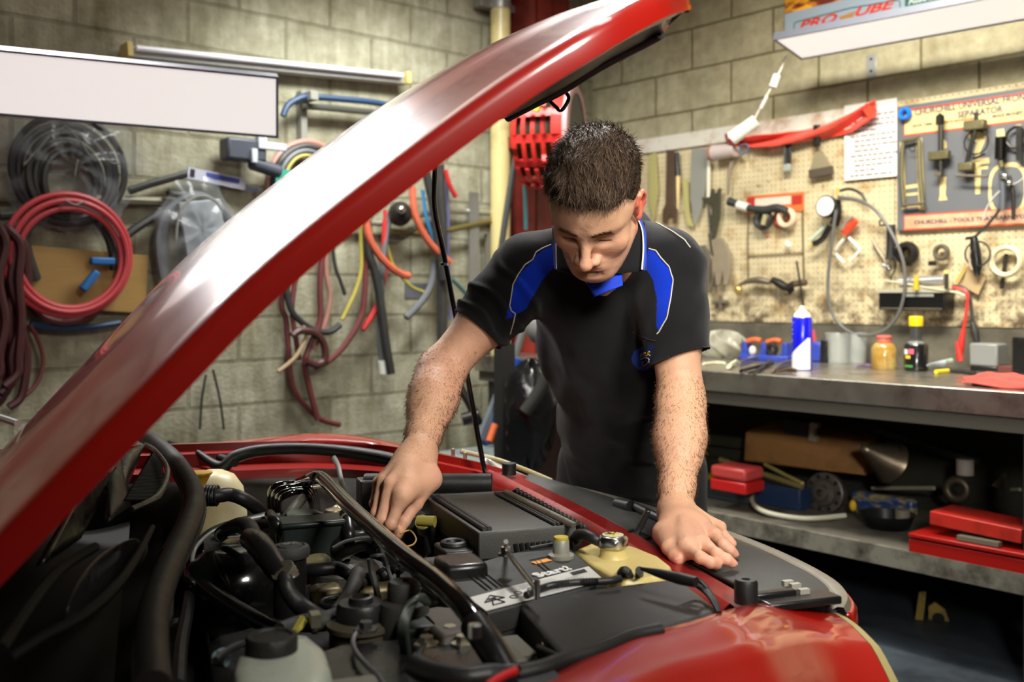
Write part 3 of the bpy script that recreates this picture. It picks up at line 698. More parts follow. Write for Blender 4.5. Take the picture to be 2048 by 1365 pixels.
# fuse box in front
Z = 0.799
f_nl, f_nr, f_fr, f_fl = PZ(1125, 1312, Z), PZ(1442, 1222, Z), PZ(1358, 1156, Z), PZ(1027, 1198, Z)
fc = (f_nl + f_nr + f_fr + f_fl) / 4
def fring(k, dz): return [fc + (c - fc) * k + up * dz for c in (f_nl, f_nr, f_fr, f_fl)]
fb = MB().loft([fring(0.95, -0.16), fring(0.98, -0.075), fring(1.0, -0.07), fring(0.995, -0.004), fring(0.98, 0.0)], closed=True, caps=True)
fbx = obj('fuse_box', fb, mat('grey_black_plastic', rgb(44, 44, 44), 0.55, var=0.12, vscale=15, bump=0.35, bscale=700, dirt=rgb(70, 70, 68), dscale=30, damt=0.12), car, bevel=0.005, segs=3, label='large dark fuse box with a flat lid')
obj('corrugated_conduit', px_tube([(1052, 1192), (1078, 1180), (1102, 1172), (1130, 1168), (1165, 1165), (1195, 1164)], 0.806, 0.005, 10, 12, rib=0.08), RUB, fbx)
obj('corrugated_conduit', px_tube([(1195, 1164), (1222, 1162), (1240, 1158)], 0.812, 0.005, 10), RUB, fbx)
obj('cable_sleeve', px_tube([(1282, 1138), (1320, 1148), (1360, 1158), (1392, 1165)], 0.83, [0.002, 0.006, 0.008, 0.007], 10), RUB, fbx)
for q in range(5):
    obj('cable', px_tube([(1355 + 4 * q, 1160 - q), (1385 + 3 * q, 1168 - 2 * q), (1410 + 2 * q, 1186 - q), (1425 + 2 * q, 1205), (1436 + q, 1226)], [0.825, 0.822 + 0.005 * math.sin(q * 2), 0.815, 0.808, 0.80], 0.0026, 7), RUB, fbx)
obj('cable_lug', MB().tube([PZ(1115, 1312, 0.80), PZ(1085, 1298, 0.79), PZ(1068, 1290, 0.76), PZ(1050, 1300, 0.74)], 0.003, 7), RUB, car)
obj('hex_bolt', MB().lathe(Frame(PZ(1098, 1292, 0.785), CF, CL), [(0.010, 0), (0.010, 0.003), (0.006, 0.003), (0.006, 0.010), (0, 0.010)], 6), ZINC, car)
obj('bracket', MB().prismz(Frame(PZ(1078, 1320, 0.76), CF, CL), [(-0.06, -0.03), (0.05, -0.05), (0.06, 0.02), (-0.02, 0.05)], -0.005, 0), mat('brown_dusty_metal', rgb(84, 72, 46), 0.55, metal=0.4, var=0.3), car)
obj('connector_block', MB().box(Frame(PZ(1000, 1285, 0.775), CF, CL), -0.02, 0.03, -0.05, 0.02, -0.03, 0.0).box(Frame(PZ(1006, 1300, 0.785), CF, CL), -0.012, 0.012, -0.05, 0.0, 0, 0.004), mat('dusty_grey_plastic', rgb(92, 90, 78), 0.6, var=0.3), car, bevel=0.003)

# coolant expansion tank
Z = 0.80
tk = [(1142, 1100), (1180, 1084), (1218, 1080), (1270, 1092), (1320, 1112), (1346, 1132), (1338, 1150), (1300, 1160), (1246, 1162), (1222, 1152), (1180, 1128)]
tp = [PZ(x, y, Z) for x, y in tk]; tc = sum(tp, Vector()) / len(tp)
def tring(k, dz): return [tc + (p - tc) * k + up * dz for p in tp]
tank = obj('coolant_tank', MB().loft([tring(0.9, -0.13), tring(0.97, -0.12), tring(1.0, -0.05), tring(1.02, -0.046), tring(1.02, -0.038), tring(1.0, -0.034), tring(0.985, -0.010), tring(0.93, 0.0)], closed=True, caps=True), TANK, car, bevel=0.004, segs=3, label='yellowed plastic coolant tank')
cf = Frame(PZ(1226, 1112, 0.802), CF, CL)
obj('filler_neck', MB().lathe(cf, [(0.024, -0.004), (0.020, 0.002), (0.0195, 0.016), (0.021, 0.018)], 28), TANK, tank)
cap = MB(); n = 48
prof = [(0.0225, 0.014), (0.0235, 0.018), (0.0235, 0.026), (0.0205, 0.030), (0.018, 0.0315), (0.0, 0.032)]
cap.lathe(cf, prof, n)
for (i, (x, y, z)) in enumerate(list(cap.v)):
    k = (i % n) / n; r = Vector((x, y, z)) - cf.o
    if r.z < 0.028: s_ = 1 + 0.05 * math.cos(k * 2 * math.pi * 4); cap.v[i] = tuple(cf.o + Vector((r.x * s_, r.y * s_, r.z)))
capo = obj('radiator_cap', cap, STEEL, tank, label='chrome radiator cap')
obj('cap_label', MB().lathe(cf.at(0, 0, 0.0322), [(0.0165, 0), (0.0165, 0.0003), (0.0, 0.0003)], 28), mat('cap_label', rgb(215, 215, 180), 0.4), capo)
cm = MB(); cb = cf.at(0, 0, 0.0328)
for a in (0.3, 1.3): cm.box(cb.spin(a, 'z'), -0.013, 0.013, -0.0016, 0.0016, 0, 0.0003)
obj('cap_marking', cm, mat('yellow_marking', rgb(225, 200, 30), 0.5), capo)
cm = MB()
for a in (0.8, 1.8, 2.6): cm.box(cb.spin(a, 'z'), 0.003, 0.013, -0.001, 0.001, 0.0004, 0.0008)
obj('cap_marking', cm, INK, capo)
obj('overflow_hose', px_tube([(1240, 1152), (1246, 1142), (1256, 1146), (1264, 1170)], [0.79, 0.812, 0.81, 0.77], 0.006, 10), BLKM, tank)
obj('tank_pin', MB().cyl(PZ(1279, 1165, 0.77), PZ(1279, 1142, 0.815), 0.006, n=14), RUB, tank)
obj('top_hose', px_tube([(1150, 1090), (1155, 1072), (1170, 1070), (1195, 1082), (1215, 1092)], [0.78, 0.82, 0.83, 0.825, 0.81], 0.0085, 12), RUB, car)
obj('top_hose', px_tube([(1143, 1110), (1150, 1088), (1162, 1066), (1150, 1060)], [0.78, 0.80, 0.81, 0.80], 0.009, 12), RUB, car)

# strut brace
sb = MB().tube([PZ(600, 968, 0.83), PZ(630, 956, 0.862), PZ(650, 962, 0.865), PZ(700, 1013, 0.862), PZ(800, 1105, 0.858), PZ(880, 1168, 0.855), PZ(925, 1212, 0.852), PZ(960, 1262, 0.84), PZ(985, 1300, 0.828), PZ(1012, 1348, 0.81)], 0.0125, 16, 6)
brace = obj('strut_brace', sb, GLOSSB, car, label='glossy black strut brace tube')
obj('brace_sleeve', MB().tube([PZ(948, 1248, 0.846), PZ(985, 1300, 0.83), PZ(1014, 1352, 0.812)], 0.0165, 16, 4), BLKS, brace)
obj('brace_bolt', MB().lathe(Frame(PZ(950, 1256, 0.866), CF, CL), [(0.007, -0.01), (0.007, 0.003), (0.0, 0.004)], 8), STEEL, brace)
obj('brace_foot', MB().box(Frame(PZ(1020, 1350, 0.80), CF, CL), -0.06, 0.05, -0.06, 0.03, -0.008, 0.0), BLK, brace, bevel=0.002)
obj('brace_foot', MB().box(Frame(PZ(600, 968, 0.828), CF, CL), -0.03, 0.05, -0.03, 0.03, -0.008, 0.0), ZINC, brace, bevel=0.002)

# near suspension turret with its clutter
tur = MB().lathe(Frame(CAR(0.20, 1.09, 0.60), CF, CL), [(0.17, 0), (0.14, 0.10), (0.105, 0.155), (0.06, 0.17), (0.05, 0.15), (0, 0.15)], 32)
obj('strut_tower', tur, mat('brown_grimy_panel', rgb(52, 44, 32), 0.55, var=0.35, vscale=20), car)
obj('tower_plate', MB().prismz(Frame(PZ(800, 1330, 0.79), CF, CL), [(-0.12, -0.02), (-0.05, -0.07), (0.08, -0.06), (0.12, 0.02), (0.06, 0.08), (-0.05, 0.085), (-0.11, 0.05)], -0.006, 0), BLKS, car, bevel=0.002)
obj('plate_edge', px_tube([(716, 1262), (706, 1282), (712, 1305), (732, 1330), (755, 1352), (770, 1375)], 0.80, 0.003, 8), mat('scuffed_steel_edge', rgb(150, 150, 155), 0.3, metal=0.8), car)
for (x, y, z) in ((732, 1262, 0.80), (853, 1292, 0.80), (900, 1270, 0.79), (925, 1290, 0.79)):
    obj('hex_bolt', MB().lathe(Frame(PZ(x, y, z), CF, CL), [(0.015, 0), (0.015, 0.003), (0.008, 0.003), (0.008, 0.011), (0, 0.011)], 6), ZINC if x > 800 else BLKM, car)
# power steering reservoir with ring cap
ps = Frame(PZ(722, 1238, 0.79), CF, CL)
psr = obj('fluid_reservoir', MB().lathe(ps, [(0.040, -0.09), (0.040, -0.012), (0.044, -0.010), (0.044, -0.004), (0.033, 0.0)], 28), mat('brown_dusty_plastic', rgb(70, 64, 50), 0.6, var=0.3), car)
obj('reservoir_cap', MB().lathe(ps, [(0.031, -0.002), (0.031, 0.016), (0.028, 0.021), (0.016, 0.021), (0.015, 0.028), (0.0115, 0.029), (0.011, 0.019), (0, 0.018)], 32), BLK, psr, label='black ringed cap')
obj('pipe', px_tube([(650, 1232), (680, 1222), (700, 1219)], 0.79, 0.006, 8), BLKM, psr)
fi = Frame(PZ(808, 1240, 0.79), CF, CL)
flt = obj('fuel_filter', MB().lathe(fi, [(0.032, -0.10), (0.032, 0.014), (0.029, 0.022), (0.021, 0.026), (0.021, 0.044), (0.018, 0.049), (0.006, 0.049), (0.005, 0.046), (0, 0.046)], 32), BLKM, car, label='black canister with a stepped cap')
obj('coil_housing', MB().box(Frame(PZ(838, 1245, 0.80), CF, CL), -0.025, 0.022, -0.02, 0.024, -0.07, 0.0), mat('green_black_plastic', rgb(34, 40, 36), 0.5), car, bevel=0.005)
for q in range(4):
    obj('cable', px_tube([(806 + 4 * q, 1300 + 3 * q), (798 + 5 * q, 1255), (812 + 5 * q, 1215 - 2 * q), (835 + 3 * q, 1198 - 2 * q), (852 + 2 * q, 1208)], [0.79, 0.825, 0.845, 0.852, 0.84], 0.0032, 7), mat('dark_green_cable', rgb(52, 58, 52), 0.45), car)
obj('cable', px_tube([(848, 1290), (838, 1305), (832, 1325), (855, 1340)], 0.80, 0.008, 8, flat=0.4), BLKM, car)
obj('red_wire', px_tube([(1032, 1342), (1012, 1350), (990, 1362), (975, 1372)], 0.84, 0.004, 8), mat('red_wire', rgb(190, 30, 35), 0.4), car)
obj('wiring_loom', px_tube([(1035, 1352), (980, 1352), (930, 1358), (880, 1350), (850, 1342), (828, 1330)], 0.815, 0.012, 10), RUB, car)
obj('wiring_loom', px_tube([(1030, 1352), (1080, 1340), (1130, 1322), (1200, 1300), (1260, 1275), (1320, 1262)], 0.80, 0.010, 10), RUB, car)
obj('turret_pad', MB().prismz(Frame(PZ(905, 1245, 0.80), CF, CL), [(-0.03, -0.05), (0.04, -0.03), (0.05, 0.04), (0.0, 0.075), (-0.04, 0.06)], -0.02, 0), mat('brown_grimy_panel', (0, 0, 0)), car, bevel=0.01, segs=3)

# brake fluid reservoir, bottom left
Z = 0.835
rp = [(470, 1300), (500, 1268), (560, 1255), (620, 1262), (655, 1290), (668, 1330), (655, 1375), (600, 1410), (520, 1420), (470, 1385), (458, 1340)]
rpp = [PZ(x, y, Z) for x, y in rp]; rc = sum(rpp, Vector()) / len(rpp)
def rring(k, dz): return [rc + (p - rc) * k + up * dz for p in rpp]
res = obj('brake_fluid_reservoir', MB().loft([rring(0.80, -0.11), rring(0.93, -0.10), rring(0.96, -0.045), rring(1.04, -0.044), rring(1.04, -0.038), rring(0.985, -0.034), rring(0.975, -0.018), rring(0.93, -0.007), rring(0.84, -0.001), rring(0.6, 0.001)], closed=True, caps=True), TANKW, car, smooth=70, label='milky plastic brake fluid reservoir')
obj('reservoir_cap', MB().lathe(Frame(PZ(543, 1298, 0.838), CF, CL), [(0.0265, -0.004), (0.0265, 0.010), (0.024, 0.014), (0.021, 0.014), (0.020, 0.012), (0, 0.012)], 36), mat('ribbed_black_cap', rgb(30, 28, 26), 0.55, var=0.3, vscale=60, bump=0.4, bscale=200), res, label='round black screw cap')
obj('reservoir_pipe', px_tube([(430, 1322), (450, 1305), (480, 1290), (500, 1285)], 0.82, 0.004, 7), BLK, res)
obj('level_sensor', MB().cyl(PZ(430, 1318, 0.80), PZ(455, 1320, 0.80), 0.008).cyl(PZ(445, 1300, 0.81), PZ(447, 1318, 0.80), 0.006), mat('pale_blue_plug', rgb(120, 140, 150), 0.4), res)
obj('heat_shield', MB().box(Frame(PZ(700, 1368, 0.81), CF, CL), -0.03, 0.03, -0.03, 0.02, -0.02, 0), mat('grey_metal_plate', rgb(110, 106, 98), 0.4), car, bevel=0.004)

# washer bottle on the far left
wb = Frame(PZ(428, 1010, 0.76), CF, CL)
wash = obj('washer_bottle', MB().lathe(wb, [(0.062, -0.16), (0.068, -0.14), (0.068, -0.02), (0.066, -0.012), (0.066, 0.0), (0.060, 0.036), (0.042, 0.062), (0.02, 0.072), (0, 0.073)], 32), mat('cream_tank_plastic', rgb(206, 198, 160), 0.4, sss=0.3, dirt=rgb(190, 160, 60), dscale=5, damt=0.35), car, label='cream washer bottle with a yellow neck')
obj('bottle_neck', MB().lathe(Frame(PZ(398, 952, 0.845), CF, CL), [(0.010, -0.06), (0.012, -0.02), (0.022, 0.0), (0.026, 0.004), (0.026, 0.007), (0.0, 0.008)], 20), mat('amber_plastic', rgb(232, 180, 60), 0.35), wash)
obj('washer_hose', px_tube([(418, 994), (440, 992), (460, 990), (485, 998), (510, 1014), (530, 1035)], [0.83, 0.83, 0.828, 0.82, 0.80, 0.77], 0.013, 14), RUB, car)
obj('hose_grip', MB().tube([PZ(408, 992, 0.83), PZ(422, 992, 0.83), PZ(436, 992, 0.83)], 0.0195, 16, 5, rib=0.04).cyl(PZ(400, 994, 0.83), PZ(409, 993, 0.83), 0.008), RUB, car)

# metal pipes over the bulkhead
for q, (dx, dy) in enumerate(((0, 0), (7, 7), (14, 14), (20, 18))):
    pts = [(541 + dx, 1030), (539 + dx, 995 + dy * 0.6), (545 + dx, 977 + dy), (562 + dx, 969 + dy), (595, 966 + dy), (618 - q * 3, 967 + dy), (628 - q * 3, 978 + dy), (634 - q * 3, 1000 + dy), (636 - q * 3, 1020 + dy)]
    obj('coolant_pipe', px_tube(pts, [0.72, 0.79, 0.82, 0.83, 0.83, 0.83, 0.82, 0.78, 0.74], 0.0062, 10), GLOSSB, car)
obj('coolant_pipe', px_tube([(610, 960), (622, 956), (640, 958)], 0.84, 0.005, 8), ZINC, car)
obj('vacuum_pipe', px_tube([(605, 998), (590, 1014), (572, 1036), (560, 1045)], [0.82, 0.815, 0.80, 0.78], 0.0095, 12), mat('grey_green_rubber', rgb(92, 94, 84), 0.5, var=0.15), car)
ig = Frame(PZ(618, 1034, 0.81), CF, CL)
igo = obj('ignition_module', MB().box(ig, -0.052, 0.052, -0.05, 0.01, -0.075, 0.0).box(ig, -0.056, 0.056, -0.055, 0.012, -0.008, 0.002), mat('dark_green_plastic', rgb(28, 36, 32), 0.4, var=0.2), car, bevel=0.004)
obj('module_bracket', MB().prismz(ig.at(-0.008, 0.012, 0.0), [(-0.03, -0.004), (0.035, -0.004), (0.025, 0.03), (0.008, 0.042), (-0.015, 0.04), (-0.028, 0.02)], -0.004, 0.004), mat('green_grey_metal', rgb(96, 100, 90), 0.5), igo, bevel=0.002)
obj('breather_hose', px_tube([(540, 1030), (546, 1040), (558, 1056), (562, 1078), (566, 1100)], [0.80, 0.81, 0.80, 0.77, 0.73], [0.010, 0.011, 0.0095, 0.0095, 0.0095], 12), BLKS, car)
obj('breather_hose', px_tube([(572, 1046), (585, 1060), (596, 1080), (602, 1095)], [0.79, 0.78, 0.75, 0.72], 0.009, 12), BLKS, car)
obj('elbow_hose', px_tube([(693, 1108), (699, 1080), (696, 1052), (692, 1028)], [0.74, 0.78, 0.80, 0.812], [0.010, 0.010, 0.011, 0.012], 14), BLKS, car)
obj('hose_clamp', MB().torus(Frame(PZ(694, 1042, 0.806), CF, up), 0.0125, 0.002, 20, 6), ZINC, car)
obj('thermostat_housing', MB().ell(Frame(PZ(675, 1042, 0.78), CF, CL), 0.018, 0.026, 0.03).lathe(Frame(PZ(668, 1026, 0.80), CF, CL), [(0.012, -0.02), (0.018, 0), (0.016, 0.006), (0.010, 0.008)], 16), mat('brass_grey_metal', rgb(150, 138, 108), 0.38, metal=0.7, var=0.2), car)
# shroud with its ribs on the left
shp = [(385, 1215), (384, 1150), (386, 1110), (400, 1085), (430, 1062), (480, 1045), (530, 1034), (560, 1030)]
obj('fan_shroud_rim', px_tube(shp, [0.66, 0.74, 0.775, 0.785, 0.79, 0.795, 0.795, 0.795], 0.0035, 8), mat('worn_grey_rim', rgb(120, 120, 116), 0.4), car)
obj('fan_shroud', px_tube([(390, 1215), (391, 1150), (394, 1112), (408, 1090), (436, 1068), (484, 1052), (530, 1041)], [0.64, 0.72, 0.755, 0.765, 0.77, 0.775, 0.775], 0.016, 10, flat=1.0), BLK, car)
rbs = MB()
for a, b in (((405, 1104), (500, 1095)), ((430, 1088), (500, 1090)), ((440, 1105), (520, 1105)), ((445, 1060), (520, 1085)), ((455, 1075), (540, 1070)), ((450, 1072), (436, 1110))): rbs.cyl(PZ(*a, 0.775), PZ(*b, 0.775), 0.0022, n=6)
obj('shroud_rib', rbs, mat('worn_grey_rim', (0, 0, 0)), car)
obj('clip_bracket', MB().box(Frame(PZ(420, 1085, 0.78), CF, CL), -0.012, 0.016, -0.03, 0.02, -0.02, 0.006).torus(Frame(PZ(442, 1072, 0.795), CF, up), 0.009, 0.0022, 16, 6), BLKM, car, bevel=0.002)
obj('pulley_cover', MB().ell(Frame(PZ(505, 1100, 0.76), CF, CL), 0.032, 0.05, 0.022), mat('dull_grey_cover', rgb(62, 62, 58), 0.5), car)
# big glossy intake dome
dm = Frame(PZ(470, 1195, 0.70), CF, CL)
obj('air_silencer', MB().lathe(dm, [(0.085, -0.16), (0.088, 0.0), (0.086, 0.035), (0.075, 0.062), (0.050, 0.078), (0.02, 0.082), (0, 0.082)], 36), mat('polished_black_plastic', rgb(16, 16, 16), 0.16, coat=0.5), car, smooth=70)
# large hoses
obj('radiator_hose', px_tube([(440, 1068), (462, 1056), (485, 1050), (500, 1058), (508, 1080), (512, 1095)], [0.79, 0.81, 0.825, 0.83, 0.825, 0.81], [0.011, 0.012, 0.013, 0.0135, 0.014, 0.015], 16), RUB, car)
obj('radiator_hose', px_tube([(500, 1078), (516, 1088), (534, 1112), (552, 1138), (566, 1152)], [0.83, 0.835, 0.83, 0.82, 0.815], [0.016, 0.018, 0.018, 0.0165, 0.014], 18), BLKS, car)
obj('hose_clamp', MB().tube([PZ(564, 1140, 0.825), PZ(574, 1152, 0.815), PZ(580, 1162, 0.808)], [0.017, 0.0165, 0.014], 18, 4, rib=0.03), ZINC, car)
obj('corrugated_hose', px_tube([(570, 1150), (572, 1170), (582, 1192), (602, 1214), (626, 1232), (650, 1245)], [0.815, 0.81, 0.80, 0.79, 0.785, 0.78], [0.0115, 0.011, 0.011, 0.012, 0.0125, 0.013], 16, 16, rib=0.035), RUB, car)
obj('corrugated_hose', px_tube([(668, 1240), (648, 1243), (620, 1246), (590, 1250), (560, 1262)], 0.785, [0.012, 0.013, 0.0125, 0.010, 0.010], 14), BLKM, car)
obj('hose_clamp', MB().tube([PZ(622, 1246, 0.785), PZ(634, 1245, 0.785)], 0.0145, 14, 2).box(Frame(PZ(630, 1236, 0.80), CF, CL), -0.006, 0.006, -0.01, 0.01, -0.01, 0.006), ZINC, car)
obj('clamp_band', MB().tube([PZ(592, 1247, 0.79), PZ(598, 1254, 0.785)], 0.0125, 14, 2), mat('yellow_band', rgb(190, 180, 80), 0.5), car)
obj('lower_pipe', px_tube([(395, 1160), (430, 1190), (480, 1222), (530, 1250), (560, 1262)], 0.74, 0.012, 12), BLKS, car)
obj('vacuum_hose', px_tube([(355, 1375), (360, 1300), (372, 1235), (385, 1160), (400, 1120)], [0.74, 0.73, 0.72, 0.72, 0.70], 0.010, 8), RUB, car)
# oil filler cap with an embossed lion outline
of = Frame(PZ(580, 1108, 0.822), CF, CL)
obj('filler_tube', MB().lathe(of, [(0.024, -0.09), (0.024, 0.0)], 24), BLKS, car)
oc = obj('oil_filler_cap', MB().lathe(of, [(0.0275, -0.004), (0.029, 0.0), (0.029, 0.006), (0.027, 0.011), (0.0215, 0.0125), (0.020, 0.0105), (0.0185, 0.0105), (0.0175, 0.0135), (0, 0.0145)], 40), BLKM, car, label='black oil filler cap with an embossed emblem')
em = Frame(of.o + up * 0.0152, (1, 0.1, 0), (0, 1, 0))
lion = [(-0.012, -0.004), (-0.007, -0.001), (-0.009, 0.003), (-0.004, 0.001), (0.0, 0.004), (0.004, 0.0045), (0.006, 0.0075), (0.009, 0.006), (0.0085, 0.003), (0.011, 0.000), (0.007, -0.001), (0.004, -0.004), (0.0, -0.0015), (-0.004, -0.005), (-0.008, -0.006)]
obj('embossed_emblem', MB().tube([em(x, y, 0) for x, y in lion], 0.0007, 5, 3, closed=True), mat('worn_emblem', rgb(110, 110, 104), 0.4), oc)
# centre clutter
obj('fuel_hose', px_tube([(600, 1142), (640, 1140), (675, 1138), (700, 1150), (712, 1165)], [0.77, 0.775, 0.775, 0.77, 0.75], 0.0105, 12), RUB, car)
obj('fuel_hose', px_tube([(715, 1150), (705, 1175), (690, 1198), (668, 1218)], [0.77, 0.77, 0.77, 0.77], [0.013, 0.011, 0.009, 0.004], 12), BLKM, car)
obj('cam_cover', px_tube([(660, 1110), (680, 1096), (710, 1085), (745, 1080), (770, 1084)], [0.74, 0.76, 0.77, 0.77, 0.76], [0.020, 0.024, 0.02, 0.016, 0.012], 14), BLKS, car)
obj('cam_edge', px_tube([(664, 1098), (690, 1084), (730, 1076), (756, 1075)], 0.785, 0.003, 7), BLKM, car)
obj('dipstick_tube', px_tube([(740, 1118), (744, 1145), (752, 1175), (758, 1205)], [0.81, 0.79, 0.77, 0.74], 0.005, 8), BLKM, car)
obj('cable_bracket', px_tube([(742, 1116), (755, 1112), (768, 1115), (776, 1140), (784, 1165), (788, 1185)], [0.81, 0.815, 0.81, 0.79, 0.78, 0.77], 0.0032, 7), BLKM, car)
obj('brake_pipe', px_tube([(760, 1065), (764, 1100), (770, 1130)], [0.79, 0.78, 0.77], 0.004, 7), BLKS, car)
obj('alternator', MB().lathe(Frame(PZ(690, 1195, 0.66), CF, CL), [(0.06, 0), (0.062, 0.05), (0.045, 0.07), (0, 0.072)], 24), ALU, car)
obj('gear_housing', MB().box(Frame(PZ(745, 1185, 0.70), CF, CL), -0.03, 0.04, -0.04, 0.05, -0.06, 0.02).box(Frame(PZ(660, 1185, 0.72), CF, CL), -0.03, 0.02, -0.02, 0.03, -0.04, 0.01), mat('oily_brass_metal', rgb(112, 102, 72), 0.45, metal=0.5, var=0.35, vscale=40, dirt=rgb(40, 30, 18), dscale=12, damt=0.5), car, bevel=0.01)
obj('hose_loop', MB().torus(Frame(PZ(672, 1205, 0.745), CF, CL), 0.022, 0.004, 24, 8), RUB, car)
obj('yellow_tag', MB().tube([PZ(612, 1128, 0.77), PZ(640, 1122, 0.775), PZ(650, 1126, 0.77)], 0.012, 10, 4), mat('olive_plastic', rgb(128, 122, 84), 0.5), car)
obj('compressor_pipe', px_tube([(815, 1120), (830, 1150), (860, 1180), (880, 1195), (905, 1210)], 0.76, 0.006, 8), ALU, car)
for i in range(7):
    obj('loom_tail', px_tube([(700 + 25 * i, 1175 - 8 * i), (712 + 25 * i, 1160 - 8 * i), (726 + 24 * i, 1168 - 8 * i), (742 + 24 * i, 1150 - 8 * i)], [0.70, 0.735, 0.73, 0.72], 0.006, 8), RUB, car)
# wheels and body low down, so that the car stands on the floor
for l, s in ((0.93, 1), (2.43, -1)):
    wf = Frame(CAR(0.12, l, 0.30), CF, up)
    obj('tyre', MB().torus(wf, 0.225, 0.085, 40, 14, flat=0.95), RUB, car)
    obj('wheel_rim', MB().lathe(wf, [(0.15, -0.06), (0.16, 0.0), (0.15, 0.06), (0.05, 0.04), (0, 0.04)], 32), ALU, car)
lb = MB().box(CARF, -1.6, -0.62, 0.82, 2.55, 0.2, 0.80)
obj('body_side', lb, RED, car, bevel=0.05)

# ================================================================== LIGHTS THAT SHOW
PANEL = mat('lit_diffuser', (0.9, 0.9, 0.88), 0.5, emit=(1.0, 0.965, 0.93), estr=0.62)
FRM = mat('grey_lamp_frame', rgb(96, 100, 112), 0.4)
def slab(corners, thick, inset, name, label, cat):
    """lamp box: corners lie on the lit face (ccw seen from below)"""
    a, b, c, d = [Vector(v) for v in corners]; n = (b - a).cross(d - a).normalized()
    t = thing(name, label, cat)
    ce = (a + b + c + d) / 4
    if n.dot(Vector((0, 0, CAMZ)) - ce) < 0: n = -n
    u = (b - a).normalized(); v = (d - a).normalized()
    def inn(k, lift): return [a + (u + v) * k + n * lift, b + (-u + v) * k + n * lift, c + (-u - v) * k + n * lift, d + (u - v) * k + n * lift]
    fb = MB(); o0 = inn(0, 0); i0 = inn(inset, 0); bk = [p - n * thick for p in o0]; r0 = inn(inset, -0.006)
    fb.loft([bk, o0, i0, r0], closed=True); fb.add(bk, [(0, 1, 2, 3)])
    obj('lamp_frame', fb, FRM, t)
    obj('diffuser', MB().add(inn(inset, -0.004), [(0, 1, 2, 3)]), PANEL, t)
    return t
# left panel hangs on the room side of the left wall, tipped towards the bonnet
L1, L2 = P(557, 154, 3.30), P(557, 277, 3.42)
dl = Vector((-0.80, -0.60, 0)); dl = (P(0, 99, 2.93) - L1).normalized(); dl2 = (P(0, 232, 3.04) - L2).normalized()
slab([L1, L1 + dl * 1.25, L2 + dl2 * 1.25, L2], 0.03, 0.008, 'light_panel', 'long white rectangular light panel hanging in front of the left block wall', 'lamp')
R1, R2 = P(1546, 80, 4.28), P(1602, 120, 4.50)
rd = (P(2048, -18, 4.28 * 2291 / 2788) - R1).normalized(); rd2 = (P(2048, 41, 4.50 * 2340 / 2788) - R2).normalized()
slab([R1, R1 + rd * 1.25, R2 + rd2 * 1.25, R2], 0.03, 0.010, 'light_panel', 'white light panel hanging over the workbench in front of the poster', 'lamp')
# bare tube batten on the left wall
t = thing('fluorescent_batten', 'slim old fluorescent batten with one tube screwed high on the left wall', 'lamp')
a, b = WLp(250, 92, 0.06), WLp(806, 150, 0.06)
e = (b - a).normalized(); bfr = Frame(a, e, (-0.6614, 0.75, 0))
ln = (b - a).length
obj('batten_body', MB().box(bfr, 0, ln, -0.02, 0.05, -0.045, 0.0), mat('batten_grey', rgb(172, 172, 168), 0.4, var=0.1), t, bevel=0.006)
obj('tube', MB().cyl(bfr(0.03, -0.035, -0.012), bfr(ln - 0.03, -0.035, -0.012), 0.013, n=14), mat('unlit_tube', rgb(215, 215, 222), 0.15), t)
for x in (0.0, ln): obj('end_cap', MB().box(bfr, x - 0.012, x + 0.012, -0.055, 0.03, -0.05, 0.008), mat('yellowed_cap', rgb(200, 178, 110), 0.5), t, bevel=0.004)

# ================================================================== CORNER: DOWNPIPE, COLUMN, HOSE REEL
pa = LWF(-0.30, -0.09, 0); pa = WLp(1001, 600, 0.09)
pt = thing('downpipe', 'cream painted vertical pipe near the corner', 'pipe')
obj('pipe_run', MB().cyl((pa.x, pa.y, 0.0), (pa.x, pa.y, 3.5), 0.053, n=28), mat('cream_gloss_paint', rgb(206, 190, 132), 0.35, var=0.06, vscale=5, dirt=rgb(160, 146, 100), dscale=6, damt=0.3), pt)
cz = WLp(1001, 12, 0.09).z
obj('pipe_clamp', MB().cyl((pa.x, pa.y, cz - 0.02), (pa.x, pa.y, cz + 0.02), 0.058, n=28).box(Frame((pa.x, pa.y, cz), LWF.x, LWF.y), -0.13, 0.1, 0.0, 0.06, -0.02, 0.02), mat('galvanised_strap', rgb(150, 150, 145), 0.4, metal=0.6), pt, bevel=0.002)
cc = WLp(1080, 600, 0.16); cf_ = Frame((cc.x, cc.y, 0), LWF.x, LWF.y)
col_ = MB().box(cf_, -0.12, 0.12, -0.10, -0.09, 0, 3.5).box(cf_, -0.12, 0.12, 0.09, 0.10, 0, 3.5).box(cf_, -0.005, 0.005, -0.1, 0.1, 0, 3.5).box(cf_, -0.12, -0.11, -0.1, 0.1, 0, 3.5)
tag(obj('steel_column', col_, mat('oxide_red_steel', rgb(128, 38, 30), 0.5, var=0.2, vscale=5, dirt=rgb(60, 24, 20), dscale=3, damt=0.5)), 'dark red painted steel column standing in the room corner', 'column')
